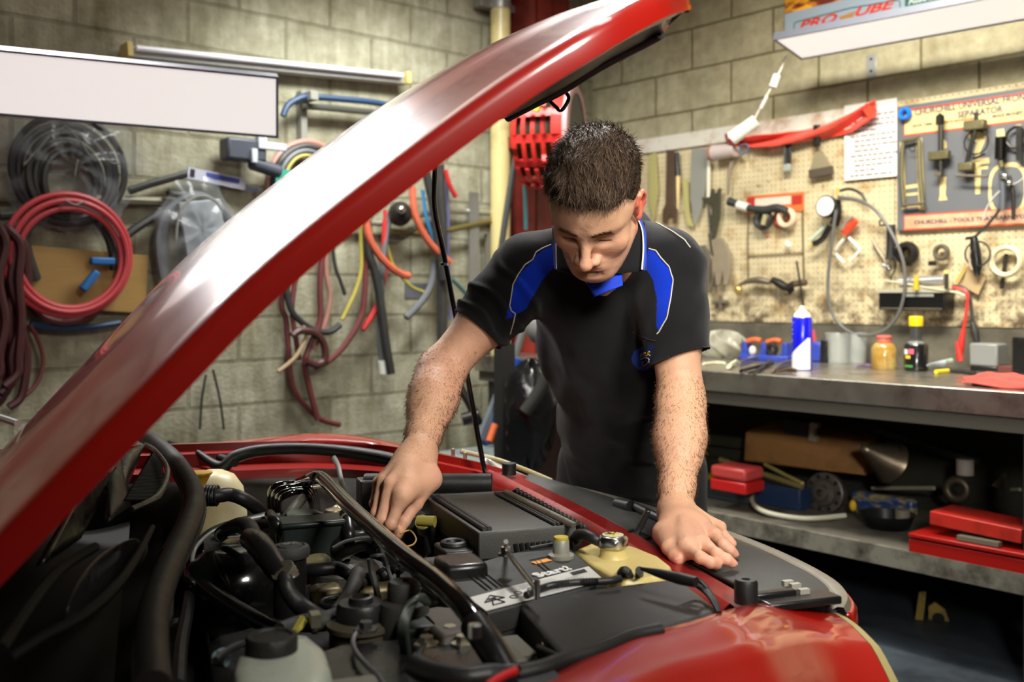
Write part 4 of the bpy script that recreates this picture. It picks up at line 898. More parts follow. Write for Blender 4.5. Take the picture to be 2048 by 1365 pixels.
# hose reel
reel = thing('hose_reel', 'round bright red slatted hose reel on the corner column above the person', 'hose reel')
REDP = mat('red_reel_plastic', rgb(200, 40, 32), 0.45, var=0.05, spec=0.5)
rcen = P(1096, 272, 4.95); rax = Vector((0.965, -0.26, 0.0)).normalized(); rf = Frame(rcen, Vector((0.26, 0.965, 0)), Vector((0, 0, 1)), rax)
RR = 0.265; drum = MB()
rr = lambda w: RR * (1 - 0.10 * (w / 0.12) ** 2)
def pp_(rad_, an, w): return rf(rad_ * math.cos(an), rad_ * math.sin(an), w)
def patch_(a0, a1, w0, w1):
    n_ = max(1, int((a1 - a0) / 0.09)); 
    for i_ in range(n_):
        b0, b1 = a0 + (a1 - a0) * i_ / n_, a0 + (a1 - a0) * (i_ + 1) / n_
        vs = [pp_(rr(w) + dr, an, w) for dr in (0.004, -0.010) for an, w in ((b0, w0), (b1, w0), (b1, w1), (b0, w1))]
        drum.add(vs, [(0, 1, 2, 3), (7, 6, 5, 4), (0, 4, 5, 1), (1, 5, 6, 2), (2, 6, 7, 3), (3, 7, 4, 0)])
for i in range(12):
    a0 = 2 * math.pi * i / 12 + 0.12
    patch_(a0, a0 + 0.16, -0.125, 0.12)
    for w0, w1 in ((-0.125, -0.100), (-0.072, -0.052), (-0.024, -0.004), (0.024, 0.044), (0.072, 0.120)): patch_(a0 + 0.16, a0 + 2 * math.pi / 12, w0, w1)
obj('drum_shell', drum, REDP, reel, smooth=30)
obj('inner_coil', MB().lathe(rf, [(0.20, -0.11), (0.20, 0.11)], 32), mat('dark_olive_hose', rgb(60, 50, 16), 0.6), reel)
obj('side_disc', MB().lathe(rf, [(RR * 0.90, 0.118), (RR * 0.93, 0.145), (RR * 0.85, 0.155), (RR * 0.76, 0.150)], 40, caps=False), mat('grey_red_rim', rgb(190, 150, 150), 0.35), reel)
obj('side_plate', MB().lathe(rf, [(RR * 0.78, 0.146), (0, 0.142)], 40, caps=False), mat('grey_disc', rgb(84, 84, 80), 0.5, var=0.1), reel)
obj('side_disc', MB().lathe(rf, [(0.0, -0.124), (RR * 0.90, -0.124)], 40), REDP, reel)
obj('reel_bracket', MB().box(Frame(rcen, LWF.x, LWF.y), 0.0, 0.06, 0.0, 0.3, -0.03, 0.03), mat('oxide_red_steel', (0, 0, 0)), reel)
tag(obj('hose_tip', MB().cyl(P(1075, 213, 4.62), P(1082, 193, 4.62), 0.012, n=12).cyl(P(1072, 223, 4.62), P(1075, 213, 4.62), 0.016, n=12), mat('yellow_hose', rgb(210, 190, 40), 0.4)), 'short yellow hose end with a metal tip on the front of the red reel', 'hose')

# ================================================================== THINGS ON THE LEFT WALL
def hose(pts, r, m, label, off=0.05, name='hose', cat='hose', group=None, n=8, smooth=6, par=None, closed=False):
    w = [WLp(p[0], p[1], p[2] if len(p) > 2 else off) for p in pts]
    o = obj(name, MB().tube(w, r, n, smooth, closed=closed), m, par)
    if par is None: tag(o, label, cat, group)
    return o
def RBR(n, c, r=0.5, **k): return mat('hose_' + n, rgb(*c), r, var=0.15, vscale=25, **k)
GREYP = mat('grey_rail_steel', rgb(104, 100, 84), 0.5, metal=0.5, var=0.3, vscale=20)
MAROON = RBR('maroon', (96, 42, 42)); BLKH = RBR('black', (44, 44, 42)); GREYH = RBR('grey', (92, 94, 98)); ORH = RBR('orange_red', (190, 92, 66)); TANH = RBR('tan', (158, 134, 102)); YELH = RBR('yellow', (160, 148, 64)); BLUH = RBR('blue', (26, 54, 86)); PINKH = RBR('pink', (158, 112, 100)); TEALH = RBR('teal', (44, 92, 96)); REDH = RBR('red', (178, 40, 40))
hose([(-200, 392), (0, 396), (200, 400), (420, 408)], 0.021, GREYP, 'horizontal grey pipe rail behind the coils on the left wall', 0.04, 'rail', 'rail', smooth=1)
hose([(640, 440), (760, 447), (880, 421), (985, 426)], 0.015, mat('galvanised_pipe', rgb(170, 168, 150), 0.35, metal=0.7, var=0.2), 'bright galvanised rail left of the cream pipe', 0.05, 'rail', 'rail', smooth=1)
hose([(770, 462), (830, 468), (900, 460), (990, 440)], 0.014, mat('brass_rod', rgb(112, 100, 56), 0.45, metal=0.5), 'dull brass coloured rod slung under the bright rail', 0.07, 'rod', 'rod', smooth=1)
hose([(0, 432), (120, 420), (150, 414)], 0.016, BLKH, 'black pipe lying above the dark hose bundle', 0.09, 'rod', 'rod', smooth=1)
hose([(258, 382), (300, 368), (372, 348)], 0.016, BLKH, 'short black rod poking up left of the small blue packet', 0.06, 'rod', 'rod', smooth=1)
hose([(335, 380), (345, 388), (372, 390), (402, 388)], 0.013, BLKH, 'short black curved pipe stub under the blue packet', 0.08, 'pipe', 'pipe')
# blue pipe on its bracket, over the bonnet
hose([(566, 232), (575, 212), (592, 200), (615, 194), (680, 198), (760, 207), (840, 228)], 0.015, BLUH, 'blue hose arching over the wall bracket high behind the bonnet', 0.10)
hose([(602, 212), (660, 216), (740, 224), (820, 240)], 0.016, mat('dark_grey_bar', rgb(66, 66, 60), 0.5), 'dark grey bar just under the blue arched hose', 0.08, 'bar', 'bar', smooth=1)
tag(obj('wall_bracket', MB().box(FL(598, 290, 0.0), -0.015, 0.015, -0.05, 0, -0.27, 0.24).box(FL(598, 200, 0.0), -0.02, 0.02, -0.14, 0, -0.02, 0.02), mat('pale_grey_bracket', rgb(128, 128, 120), 0.5), bevel=0.003), 'upright pale grey steel bracket carrying the blue hose', 'bracket')
# coil of hoses behind the bonnet
for k, (m, r, lab) in enumerate(((PINKH, 0.016, 'pinkish hose loop, outermost of the coil left of the bracket foot'), (BLKH, 0.015, 'black hose loop in the coil behind the raised bonnet'), (GREYH, 0.012, 'thin grey hose loop inside the coil behind the bonnet'), (YELH, 0.008, 'thin olive hose loop, innermost of the coil behind the bonnet'))):
    cx_, cy_, rx, ry = 612, 372, 76 - 11 * k, 88 - 9 * k
    hose([(cx_ + rx * math.cos(a * math.pi / 6), cy_ + ry * math.sin(a * math.pi / 6)) for a in range(12)], r, m, lab, 0.05 + 0.02 * k, closed=True, group='hose loops in the coil behind the bonnet')
tag(obj('teal_sticker', MB().box(FL(572, 356, 0.13), -0.05, 0.05, -0.004, 0.004, -0.035, 0.035), mat('teal_paper', rgb(50, 140, 120), 0.5)), 'small teal card tucked in the coil behind the bonnet', 'card')
cl2 = thing('hand_pump', 'dark grey hand pump with pale fittings just below the left light panel', 'pump')
obj('pump_body', MB().box(FL(485, 298, 0.10), -0.09, 0.09, -0.05, 0.04, -0.055, 0.04).cyl(WLp(500, 325, 0.12), WLp(560, 345, 0.12), 0.03), mat('dark_bluish_plastic', rgb(62, 66, 76), 0.45), cl2, bevel=0.012)
obj('pale_fitting', MB().box(FL(522, 285, 0.14), -0.02, 0.02, -0.02, 0.02, -0.03, 0.03).box(FL(550, 292, 0.14), -0.05, 0.05, -0.01, 0.01, -0.02, 0.012).box(FL(508, 312, 0.16), -0.012, 0.014, -0.01, 0.01, -0.03, 0.03), mat('pale_plastic', rgb(176, 182, 190), 0.4), cl2, bevel=0.004)
# wrapped coil, top left
wc = thing('wrapped_hose_coil', 'black hose coil sealed in a clear plastic bag under the left light panel', 'hose coil')
FILM = mat('clear_film', rgb(150, 155, 160), 0.15, alpha=0.22, spec=0.8, var=0.0, bump=0.9, bscale=30)
c0 = WL(140, 340, 0.09)
for k in range(5): obj('coil_turn', MB().torus(LWF.at(c0[0], c0[1] + 0.012 * (k % 2), c0[2] - 0.012 * k).spin(0.1 * k, 'z'), 0.205 - 0.022 * k, 0.014, 44, 8, 'y'), BLKH, wc)
fo = MB()
def film(u, v):
    a = 2 * math.pi * u; rr = (0.265 + 0.03 * math.sin(5 * a) + 0.02 * math.sin(11 * a)) * v; tip = max(0, math.sin(a)) ** 6 * 0.07
    return LWF(c0[0] + rr * math.cos(a), c0[1] - 0.05 + 0.06 * v * v + 0.010 * math.sin(9 * a + 6 * v), c0[2] + 0.01 + (rr + tip * v) * math.sin(a))
fo.grid(film, 60, 14); obj('plastic_bag', fo, FILM, wc)
cr = MB()
for pts in (((48, 330), (75, 300), (105, 268), (132, 252)), ((132, 252), (160, 282), (178, 310)), ((178, 270), (205, 305), (222, 325), (240, 327)), ((150, 350), (155, 318)), ((130, 400), (150, 410), (170, 402))):
    obj('crease_glint', MB().tube([WLp(x, y, 0.17) for x, y in pts], 0.0035, 6, 4), mat('bag_glint', rgb(130, 130, 125), 0.25), wc)  # pale tubes put the glints along the bag folds into colour
# pink-red coil with blue tape
rc_ = thing('red_hose_coil', 'coil of bright red hose bound with two blue tapes at the far left', 'hose coil')
c0 = WL(138, 510, 0.14)
for k, R_ in enumerate((0.232, 0.212, 0.190)): obj('coil_turn', MB().torus(LWF.at(c0[0] + 0.004 * k, c0[1] - 0.012 * (k % 2), c0[2] - 0.006 * k), R_ * 0.98, 0.0115, 56, 8, 'y'), mat('red_rubber_hose', rgb(176, 56, 62), 0.45, var=0.1), rc_)
for (x, y, an) in ((203, 523, 0.0), (178, 562, -0.9)): obj('blue_tape', MB().box(FL(x, y, 0.14).spin(an, 'y'), -0.045, 0.045, -0.024, 0.012, -0.014, 0.014), mat('blue_tape', rgb(26, 96, 160), 0.5), rc_, bevel=0.006)
tag(obj('timber_board', MB().box(FL(145, 562, 0.02).spin(0.06, 'y'), -0.27, 0.27, -0.05, 0, -0.11, 0.12), mat('bare_pine', rgb(150, 118, 62), 0.6, var=0.2, vscale=6, stretch=(1, 1, 12))), 'yellowish timber board on the wall behind the red hose coil', 'board')
hose([(70, 560), (48, 480), (72, 432), (130, 412), (185, 430), (222, 480), (232, 540)], 0.024, BLKH, 'thick black hose arching over the red coil', 0.07)
hose([(225, 525), (245, 480), (290, 445), (350, 412)], 0.018, BLKH, 'black hose rising right from the timber board to the plastic bag', 0.08)
hose([(60, 600), (85, 632), (130, 645), (180, 632), (215, 600)], 0.014, MAROON, 'maroon hose sagging beneath the timber board', 0.09)
hose([(52, 590), (78, 625), (120, 640), (165, 636)], 0.020, BLKH, 'black hose sagging beneath the timber board', 0.07)
hose([(60, 648), (110, 656), (170, 656), (240, 646)], 0.013, BLUH, 'thin blue hose running level under the timber board', 0.07)
# dark maroon hank at the far left
hank = thing('air_hose_hank', 'large hank of dark maroon air hose hanging at the left edge', 'hose')
random.seed(8); MH = mat('dark_maroon_hose', rgb(66, 26, 28), 0.5, var=0.2)
for k in range(13):
    x0 = -60 + 9.0 * k; w = 8 * math.sin(k * 1.7); bt_ = 790 - 14 * (k % 4)
    pts = [(-30 + 4 * k, 450 + 3 * (k % 3), 0.10 + 0.02 * (k % 3)), (x0 * 0.8 + 10, 490), (x0 + w, 560), (x0 + 3 - w, 640), (x0 + w * 0.8, 710), (x0 - 4, bt_), (x0 - 30, bt_ + 25)]
    obj('hose_strand', MB().tube([WLp(p[0], p[1], 0.10 + 0.025 * (k % 4)) for p in pts], 0.016, 8, 5), MH, hank)
hose([(60, 650), (80, 690), (86, 730), (72, 770), (40, 800)], 0.008, MAROON, 'thin maroon hose looping out right of the dark hank', 0.09)
# wipers and hose in a clear bag
bg = thing('bagged_hose', 'grey hose and pale sleeve hanging in a clear plastic bag left of the bonnet', 'hose')
for k in range(3): hose([(335 - 5 * k, 560), (328 - 6 * k, 480), (345 - 4 * k, 420), (392, 396 - 3 * k), (440 + 3 * k, 420), (470, 470)], 0.016, GREYH, '', 0.06 + 0.02 * k, 'hose_turn', par=bg)
obj('pale_sleeve', MB().box(FL(405, 450, 0.12).spin(-0.15, 'y'), -0.09, 0.09, -0.01, 0.01, -0.13, 0.10), mat('pale_grey_sleeve', rgb(150, 156, 162), 0.4, var=0.1), bg, bevel=0.006)
c0b = WL(405, 460, 0.16); fo = MB()
fo.grid(lambda u, v: LWF(c0b[0] + (0.17 + 0.02 * math.sin(7 * u * 6.28)) * v * math.cos(u * 6.28), c0b[1] + 0.05 * v * v + 0.01 * math.sin(u * 50), c0b[2] + (0.22 + 0.015 * math.sin(u * 40)) * v * math.sin(u * 6.28)), 48, 10)
obj('plastic_bag', fo, FILM, bg)
obj('crease_glint', MB().tube([WLp(x, y, 0.18) for x, y in ((352, 480), (358, 430), (378, 402), (404, 392), (430, 402), (444, 420))], 0.006, 6, 5), mat('bag_glint', (0, 0, 0)), bg)  # glint on the bag fold, set as a pale strip
pk1 = thing('wiper_packet', 'white and blue printed wiper blade packet pinned above the plastic bag', 'packet')
fp_ = FL(432, 358, 0.05).spin(0.12, 'y')
obj('card_sleeve', MB().box(fp_, -0.13, 0.13, -0.012, 0.0, -0.024, 0.024), mat('packet_white', rgb(180, 182, 196), 0.4), pk1)
pb = MB().box(fp_, -0.05, 0.10, -0.0135, -0.012, -0.004, 0.018); obj('blue_print', pb, mat('packet_blue', rgb(60, 72, 150), 0.5), pk1)
obj('dark_window', MB().box(fp_, -0.12, -0.10, -0.0135, -0.012, -0.016, 0.018), mat('dark_window', rgb(50, 50, 56), 0.3), pk1)
tag(obj('wiper_packet', MB().box(FL(455, 370, 0.04).spin(0.10, 'y'), -0.09, 0.14, -0.01, 0, -0.008, 0.008), mat('packet_paleblue', rgb(120, 130, 178), 0.4)), 'thin pale blue wiper sleeve below the printed packet', 'packet')
# hanging hoses right of the bonnet edge
hose([(577, 470), (563, 600), (572, 640), (576, 690), (582, 760), (600, 800), (640, 838), (680, 850)], 0.013, MAROON, 'maroon hose dropping from the bonnet edge and sweeping low to the right', 0.05)
hose([(600, 460), (590, 560), (584, 620), (592, 680), (598, 720)], 0.012, MAROON, 'short maroon hose beside the long sweeping one', 0.08)
hose([(566, 520), (578, 607), (598, 640), (632, 662), (660, 664), (680, 650)], 0.015, BLKH, 'dark U shaped hose end curling up at the left of the group', 0.09)
hose([(605, 655), (614, 664), (606, 690), (588, 718), (556, 744)], 0.010, TANH, 'short tan hose bending down to the left', 0.11)
hose([(650, 420), (652, 540), (660, 590), (655, 630), (645, 660), (628, 700)], 0.011, PINKH, 'faded pink hose hanging nearly straight', 0.06)
hose([(650, 440), (640, 560), (640, 640), (620, 690), (610, 730), (622, 790), (635, 840)], 0.014, MAROON, 'maroon hose twisted through the knot', 0.09)
kn = hose([(585, 672), (600, 662), (626, 665), (643, 680), (650, 700), (648, 722), (632, 730), (612, 722)], 0.017, RBR('dark_maroon', (70, 34, 32)), 'dark maroon hose knotted in a ball', 0.12)
hose([(728, 400), (732, 520), (728, 600), (720, 640), (690, 690), (660, 720), (630, 735)], 0.014, MAROON, 'maroon hose sweeping from the middle down to the knot', 0.10)
hose([(722, 410), (722, 475), (722, 540), (712, 580), (698, 612), (684, 640)], 0.010, YELH, 'thin yellow hose hanging under the bonnet edge', 0.10)
hose([(658, 440), (670, 530), (680, 560), (690, 590)], 0.009, BLKH, 'thin dark hose end behind the yellow one', 0.05)
hose([(770, 440), (765, 560), (758, 600), (745, 630), (725, 660)], 0.014, REDH, 'short bright red hose curving to the left', 0.08)
hose([(734, 440), (736, 500), (748, 540), (757, 580), (764, 630), (772, 690), (782, 748)], 0.021, BLKH, 'thick black hose hanging straight down with a cut end', 0.12)
gh = hose([(790, 405), (778, 440), (768, 500), (762, 600), (760, 680), (768, 738)], 0.016, GREYH, 'grey hose with a white end hanging beside the thick black one', 0.08)
obj('white_end', MB().cyl(WLp(764, 722, 0.09), WLp(766, 748, 0.09), 0.021, n=12), mat('white_plastic_end', rgb(200, 200, 190), 0.5), gh)
hose([(770, 420), (772, 480), (772, 540), (762, 590)], 0.010, REDH, 'thin red hose behind the grey hose', 0.05)
hose([(732, 440), (738, 475), (756, 508), (782, 535), (806, 550), (818, 552)], 0.018, ORH, 'orange red rubber hose curving right to a cut end', 0.14)
hose([(774, 490), (782, 520), (795, 545), (825, 575), (860, 588)], 0.008, YELH, 'thin olive hose crossing behind the orange one', 0.06)
hose([(824, 372), (828, 420), (838, 450), (855, 480), (872, 500), (900, 525)], 0.017, ORH, 'orange red rubber hose nearest to the prop rod', 0.14)
hose([(845, 380), (852, 430), (862, 465), (872, 490)], 0.009, mat('bright_blue_hose', rgb(50, 120, 170), 0.4), 'thin bright blue hose beside the prop rod', 0.10)
hose([(878, 330), (880, 400), (884, 470), (884, 560), (884, 660), (884, 740), (886, 830)], 0.026, BLKH, 'very thick black hose hanging behind the prop rod', 0.10)
hose([(852, 345), (868, 420), (880, 500), (888, 560)], 0.022, BLKH, 'black hose strap slanting behind the prop rod', 0.14)
hose([(892, 340), (896, 430), (896, 520), (902, 600), (900, 640)], 0.009, mat('violet_grey_hose', rgb(92, 92, 130), 0.5), 'violet grey thin hose right of the prop rod', 0.07)
hose([(905, 560), (925, 580), (935, 592)], 0.010, TEALH, 'short teal hose end left of the flat steel bar', 0.06)
hose([(868, 520), (862, 570), (842, 605), (812, 636)], 0.017, GREYH, 'grey hose end slanting down left above the blocks', 0.09)
hose([(890, 340), (900, 372), (912, 394)], 0.012, REDH, 'short red hose end on the rail near the bonnet edge', 0.12)
hose([(780, 470), (790, 478), (810, 476), (832, 455)], 0.006, BLKH, 'thin black wire drooping under the rail', 0.08)
hose([(400, 860), (404, 800), (412, 750)], 0.005, BLKH, 'thin black wire hanging above the far wing, left of the pair', 0.03, 'wire', 'wire')
hose([(448, 860), (440, 800), (426, 740)], 0.005, BLKH, 'thin black wire hanging above the far wing, right of the pair', 0.03, 'wire', 'wire')
pu = thing('air_fitting', 'dark round fitting with a bright centre on the rail under the bonnet', 'fitting')
obj('fitting_body', MB().ell(FL(800, 428, 0.12), 0.055, 0.06, 0.06), mat('oily_dark_metal', rgb(50, 48, 44), 0.35, metal=0.6), pu)
obj('fitting_centre', MB().ell(FL(804, 420, 0.18), 0.02, 0.015, 0.02), STEEL, pu)
tag(obj('steel_flat_bar', MB().box(FL(946, 510, 0.06), -0.03, 0.03, -0.012, 0, -0.40, 0.32), mat('galvanised_bar', rgb(150, 152, 150), 0.35, metal=0.7, var=0.15)), 'flat galvanised steel bar hanging upright left of the cream pipe', 'bar')
tag(obj('grey_batten', MB().box(FL(975, 545, 0.02), -0.02, 0.03, -0.03, 0, -0.42, 0.20), mat('grey_timber', rgb(112, 108, 96), 0.6)), 'thin grey batten on the wall just left of the cream pipe', 'batten')
wstain = MB()
# leaning rods and clutter in the corner
hose([(1036, 282), (1025, 350), (1012, 430), (1002, 500)], 0.016, BLKH, 'black hose slanting across the cream pipe', 0.30)
hose([(1045, 300), (1050, 380), (1052, 460)], 0.011, TEALH, 'dark teal air hose hanging from the red reel', 0.32)
hose([(1056, 630), (1040, 680), (1022, 735), (1000, 790), (975, 850)], 0.020, mat('dark_grey_conduit', rgb(78, 80, 78), 0.4), 'dark grey conduit leaning from the column down to the left', 0.36)
tag(obj('black_post', MB().box(Frame(P(1009, 960, 4.4), LWF.x, LWF.y), -0.036, 0.036, -0.03, 0.03, -0.6, 0.60), mat('black_steel_post', rgb(36, 36, 36), 0.5)), 'black square post standing in the corner behind the blue level', 'post')
lv1 = thing('spirit_level', 'blue and grey level with an orange tip leaning below the person\'s arm', 'level')
a, b = P(965, 885, 4.35), P(1030, 720, 4.6)
fr = Frame(a, (b - a), (-0.6, 0.75, 0))
L_ = (b - a).length
obj('level_body', MB().box(fr, 0, L_, -0.012, 0.012, -0.030, 0.006), mat('level_blue', rgb(44, 92, 160), 0.4), lv1)
obj('level_face', MB().box(fr, 0, L_ * 0.98, -0.014, 0.010, 0.006, 0.034), mat('level_grey', rgb(92, 100, 108), 0.4), lv1)
tag(obj('orange_tool', MB().cyl(P(978, 884, 4.3), P(990, 850, 4.33), 0.017, n=12), mat('orange_rubber', rgb(200, 92, 40), 0.5)), 'small orange handle end beside the blue level', 'handle')
tag(obj('blue_tool', MB().tube([P(1022, 770, 4.5), P(1030, 735, 4.5), P(1036, 718, 4.5)], 0.024, 10, 3), mat('handle_blue', rgb(24, 70, 160), 0.4)), 'short blue handle upright above the level', 'handle')
pb_ = thing('black_bag', 'crumpled shiny black plastic bag hanging on the column beside the person', 'bag')
bgm = MB(); bc_ = P(1062, 830, 4.2)
bgm.grid(lambda u, v: bc_ + Vector((math.cos(u * 6.283) * math.sin(v * 3.1416) * (0.10 + 0.03 * math.sin(u * 25 + v * 9)), math.sin(u * 6.283) * math.sin(v * 3.1416) * 0.08, math.cos(v * 3.1416) * 0.22 + 0.02 * math.sin(u * 31))), 40, 20)
obj('bag_body', bgm, mat('shiny_black_film', rgb(24, 24, 24), 0.18, bump=1.0, bscale=25), pb_, smooth=25)
obj('black_tube', MB().tube([P(1096, 750, 4.1), P(1075, 790, 4.1), P(1050, 825, 4.1)], 0.028, 12, 3), BLKH, pb_)
tag(obj('grey_helmet', MB().ell(Frame(P(1076, 655, 4.5), (1, 0, 0), (0, 1, 0)), 0.055, 0.05, 0.075), mat('grey_shell', rgb(120, 120, 116), 0.5)), 'pale grey rounded shell seen under the person\'s right sleeve', 'shell')
tag(obj('spray_bottle', MB().lathe(Frame(P(1092, 752, 4.2), (1, 0, 0), (0, 1, 0)), [(0.024, 0), (0.024, 0.07), (0.010, 0.085), (0.012, 0.10), (0, 0.10)], 14), mat('pale_cream_plastic', rgb(190, 184, 150), 0.4)), 'small pale bottle with a yellowish top beside the shirt', 'bottle')
tag(obj('dark_cabinet', MB().box(Frame(P(1080, 960, 4.6), LWF.x, LWF.y), -0.12, 0.10, -0.1, 0.15, -0.35, 0.36), mat('dark_brown_cabinet', rgb(34, 18, 14), 0.5), bevel=0.01), 'dark brown cabinet in the corner behind the person', 'cabinet')
tag(obj('grey_bin', MB().box(Frame(P(985, 960, 4.7), LWF.x, LWF.y), -0.2, 0.22, -0.15, 0.2, -0.40, 0.13), mat('pale_blue_grey_bin', rgb(130, 138, 138), 0.5), bevel=0.02), 'pale grey bin in the corner beyond the far headlight', 'bin')
tag(obj('metal_bracket', MB().tube([P(915, 770, 4.6), P(935, 800, 4.6), P(960, 850, 4.6)], 0.02, 10, 3).tube([P(925, 840, 4.6), P(960, 830, 4.6)], 0.03, 10, 2), mat('oily_dark_metal', (0, 0, 0))), 'oily grey metal bracket behind the arm near the corner', 'bracket')
# screw holes and a grey patch on the blocks
tag(obj('patch_plate', MB().box(FL(832, 583, 0.0), -0.07, 0.07, -0.005, 0, -0.035, 0.04), mat('slate_patch', rgb(88, 90, 96), 0.6)), 'small slate grey plate fixed to the blocks behind the hoses', 'plate')

# ================================================================== RIGHT WALL: PEGBOARD
def peg_mat():
    m = bpy.data.materials.new('pegboard'); m.use_nodes = True; nt = m.node_tree; L = nt.links; b = _bsdf(m); b.inputs['Roughness'].default_value = 0.6
    uv = nt.nodes.new('ShaderNodeUVMap'); uv.uv_map = 'plane'
    sc_ = nt.nodes.new('ShaderNodeVectorMath'); sc_.operation = 'SCALE'; sc_.inputs['Scale'].default_value = 1 / 0.0254; L.new(uv.outputs[0], sc_.inputs[0])
    fr = nt.nodes.new('ShaderNodeVectorMath'); fr.operation = 'FRACTION'; L.new(sc_.outputs[0], fr.inputs[0])
    sb = nt.nodes.new('ShaderNodeVectorMath'); sb.operation = 'SUBTRACT'; sb.inputs[1].default_value = (0.5, 0.5, 0); L.new(fr.outputs[0], sb.inputs[0])
    le = nt.nodes.new('ShaderNodeVectorMath'); le.operation = 'LENGTH'; L.new(sb.outputs[0], le.inputs[0])
    lt = nt.nodes.new('ShaderNodeMath'); lt.operation = 'LESS_THAN'; lt.inputs[1].default_value = 0.12; L.new(le.outputs['Value'], lt.inputs[0])
    def noise(s, d, p0, p1, st=(1, 1, 1)):
        q = nt.nodes.new('ShaderNodeMapping'); q.inputs['Scale'].default_value = st; L.new(uv.outputs[0], q.inputs['Vector'])
        n = nt.nodes.new('ShaderNodeTexNoise'); n.inputs['Scale'].default_value = s; n.inputs['Detail'].default_value = d; n.inputs['Roughness'].default_value = 0.65; L.new(q.outputs[0], n.inputs['Vector'])
        r = nt.nodes.new('ShaderNodeValToRGB'); r.color_ramp.elements[0].position = p0; r.color_ramp.elements[1].position = p1; L.new(n.outputs['Fac'], r.inputs[0]); return r.outputs[0]
    def mix(a, b2, f, bt='MIX'):
        x = nt.nodes.new('ShaderNodeMix'); x.data_type = 'RGBA'; x.blend_type = bt
        for i, v in ((6, a), (7, b2), (0, f)):
            if isinstance(v, tuple): x.inputs[i].default_value = (*v, 1)
            elif isinstance(v, float): x.inputs[i].default_value = v
            else: L.new(v, x.inputs[i])
        return x.outputs[2]
    c = mix(rgb(206, 192, 154), rgb(186, 172, 138), noise(3, 6, 0.35, 0.65))
    c = mix(c, rgb(150, 116, 64), noise(9, 9, 0.52, 0.72))
    c = mix(c, rgb(92, 70, 44), noise(22, 9, 0.60, 0.74))
    # grime gathered along the foot of the board
    sx = nt.nodes.new('ShaderNodeSeparateXYZ'); L.new(uv.outputs[0], sx.inputs[0])
    mr = nt.nodes.new('ShaderNodeMapRange'); mr.inputs[1].default_value = 1.42; mr.inputs[2].default_value = 1.06; L.new(sx.outputs[1], mr.inputs[0])
    nn = nt.nodes.new('ShaderNodeMath'); nn.operation = 'MULTIPLY'; L.new(mr.outputs[0], nn.inputs[0]); L.new(noise(16, 9, 0.42, 0.60), nn.inputs[1])
    c = mix(c, rgb(64, 48, 30), nn.outputs[0])
    c = mix(c, (0.10, 0.07, 0.035), lt.outputs[0]); L.new(c, b.inputs['Base Color']); return m
x0 = WR(1262, 400)[0]
pz1, pz0 = WR(1500, 262)[2] - 0.005, WR(1700, 648)[2]
ptop = WR(1801, 205)[2]; 
pegm = peg_mat()
def pegboard(xa, xb, za, zb, label):
    o = obj('pegboard', MB().box(RWF, xa, xb, -0.03, -0.018, za, zb), pegm); uvplane(o, RWF); return tag(o, label, 'pegboard')
xs = WR(1795, 400)[0]
pegboard(x0, xs, pz0, ptop - 0.012, 'stained cream pegboard behind the hanging tools left of the separator board')
pegboard(xs + 0.004, xs + 1.4, pz0, ptop, 'cleaner pegboard with clear rows of holes at the right edge')
st = obj('board_rail', MB().box(RWF, x0 - 0.02, WR(1760, 205)[0], -0.046, -0.031, ptop - 0.075, ptop + 0.004), mat('rusty_white_rail', rgb(206, 202, 190), 0.5, dirt=rgb(150, 96, 40), dscale=7, damt=0.35), bevel=0.002)
tag(st, 'chipped white timber rail along the top of the stained pegboard', 'rail')
lr = obj('backsplash', MB().box(RWF, x0 - 0.1, x0 + 3.6, -0.025, 0.0, WR(1700, 735)[2] - 0.1, pz0), mat('grimy_grey_board', rgb(96, 92, 78), 0.6, var=0.3, vscale=5, dirt=rgb(50, 44, 36), dscale=4, damt=0.5)); tag(lr, 'grimy grey splash board behind the workbench', 'splashback')

def rt(name, label, cat, group=None): return thing(name, label, cat, group)
def RT(pts, r, off=0.05, n=8, smooth=5, **k):
    return MB().tube([WRp(p[0], p[1], p[2] if len(p) > 2 else off) for p in pts], r, n, smooth, **k)
def rbox(px, py, w, h, d=0.01, off=0.04, rot=0.0): 
    return MB().box(FR(px, py, off).spin(rot, 'y'), -w / 2, w / 2, -d, 0, -h / 2, h / 2)
def rpoly(pts, off=0.05, d=0.008):
    c = [WR(x, y, off) for x, y in pts]
    return MB().prism(RWF, [(a[0], a[2]) for a in c], -off - d, -off)
OLIVE = mat('olive_cast_iron', rgb(92, 86, 58), 0.5, metal=0.4, var=0.25, vscale=30, bump=0.3, bscale=90)
CREAMP = mat('cream_board_paint', rgb(206, 186, 128), 0.5, var=0.08, dirt=rgb(160, 134, 80), dscale=8, damt=0.3)
SLATE = mat('slate_blue_board', rgb(92, 94, 98), 0.45, var=0.12, vscale=4)
DKM = mat('dark_tool_metal', rgb(48, 46, 42), 0.4, metal=0.6, var=0.2, vscale=30)
GRM = mat('grey_tool_metal', rgb(120, 112, 96), 0.4, metal=0.6, var=0.25, vscale=30)
BRS = mat('rusty_tool_metal', rgb(102, 82, 66), 0.5, metal=0.5, var=0.25)
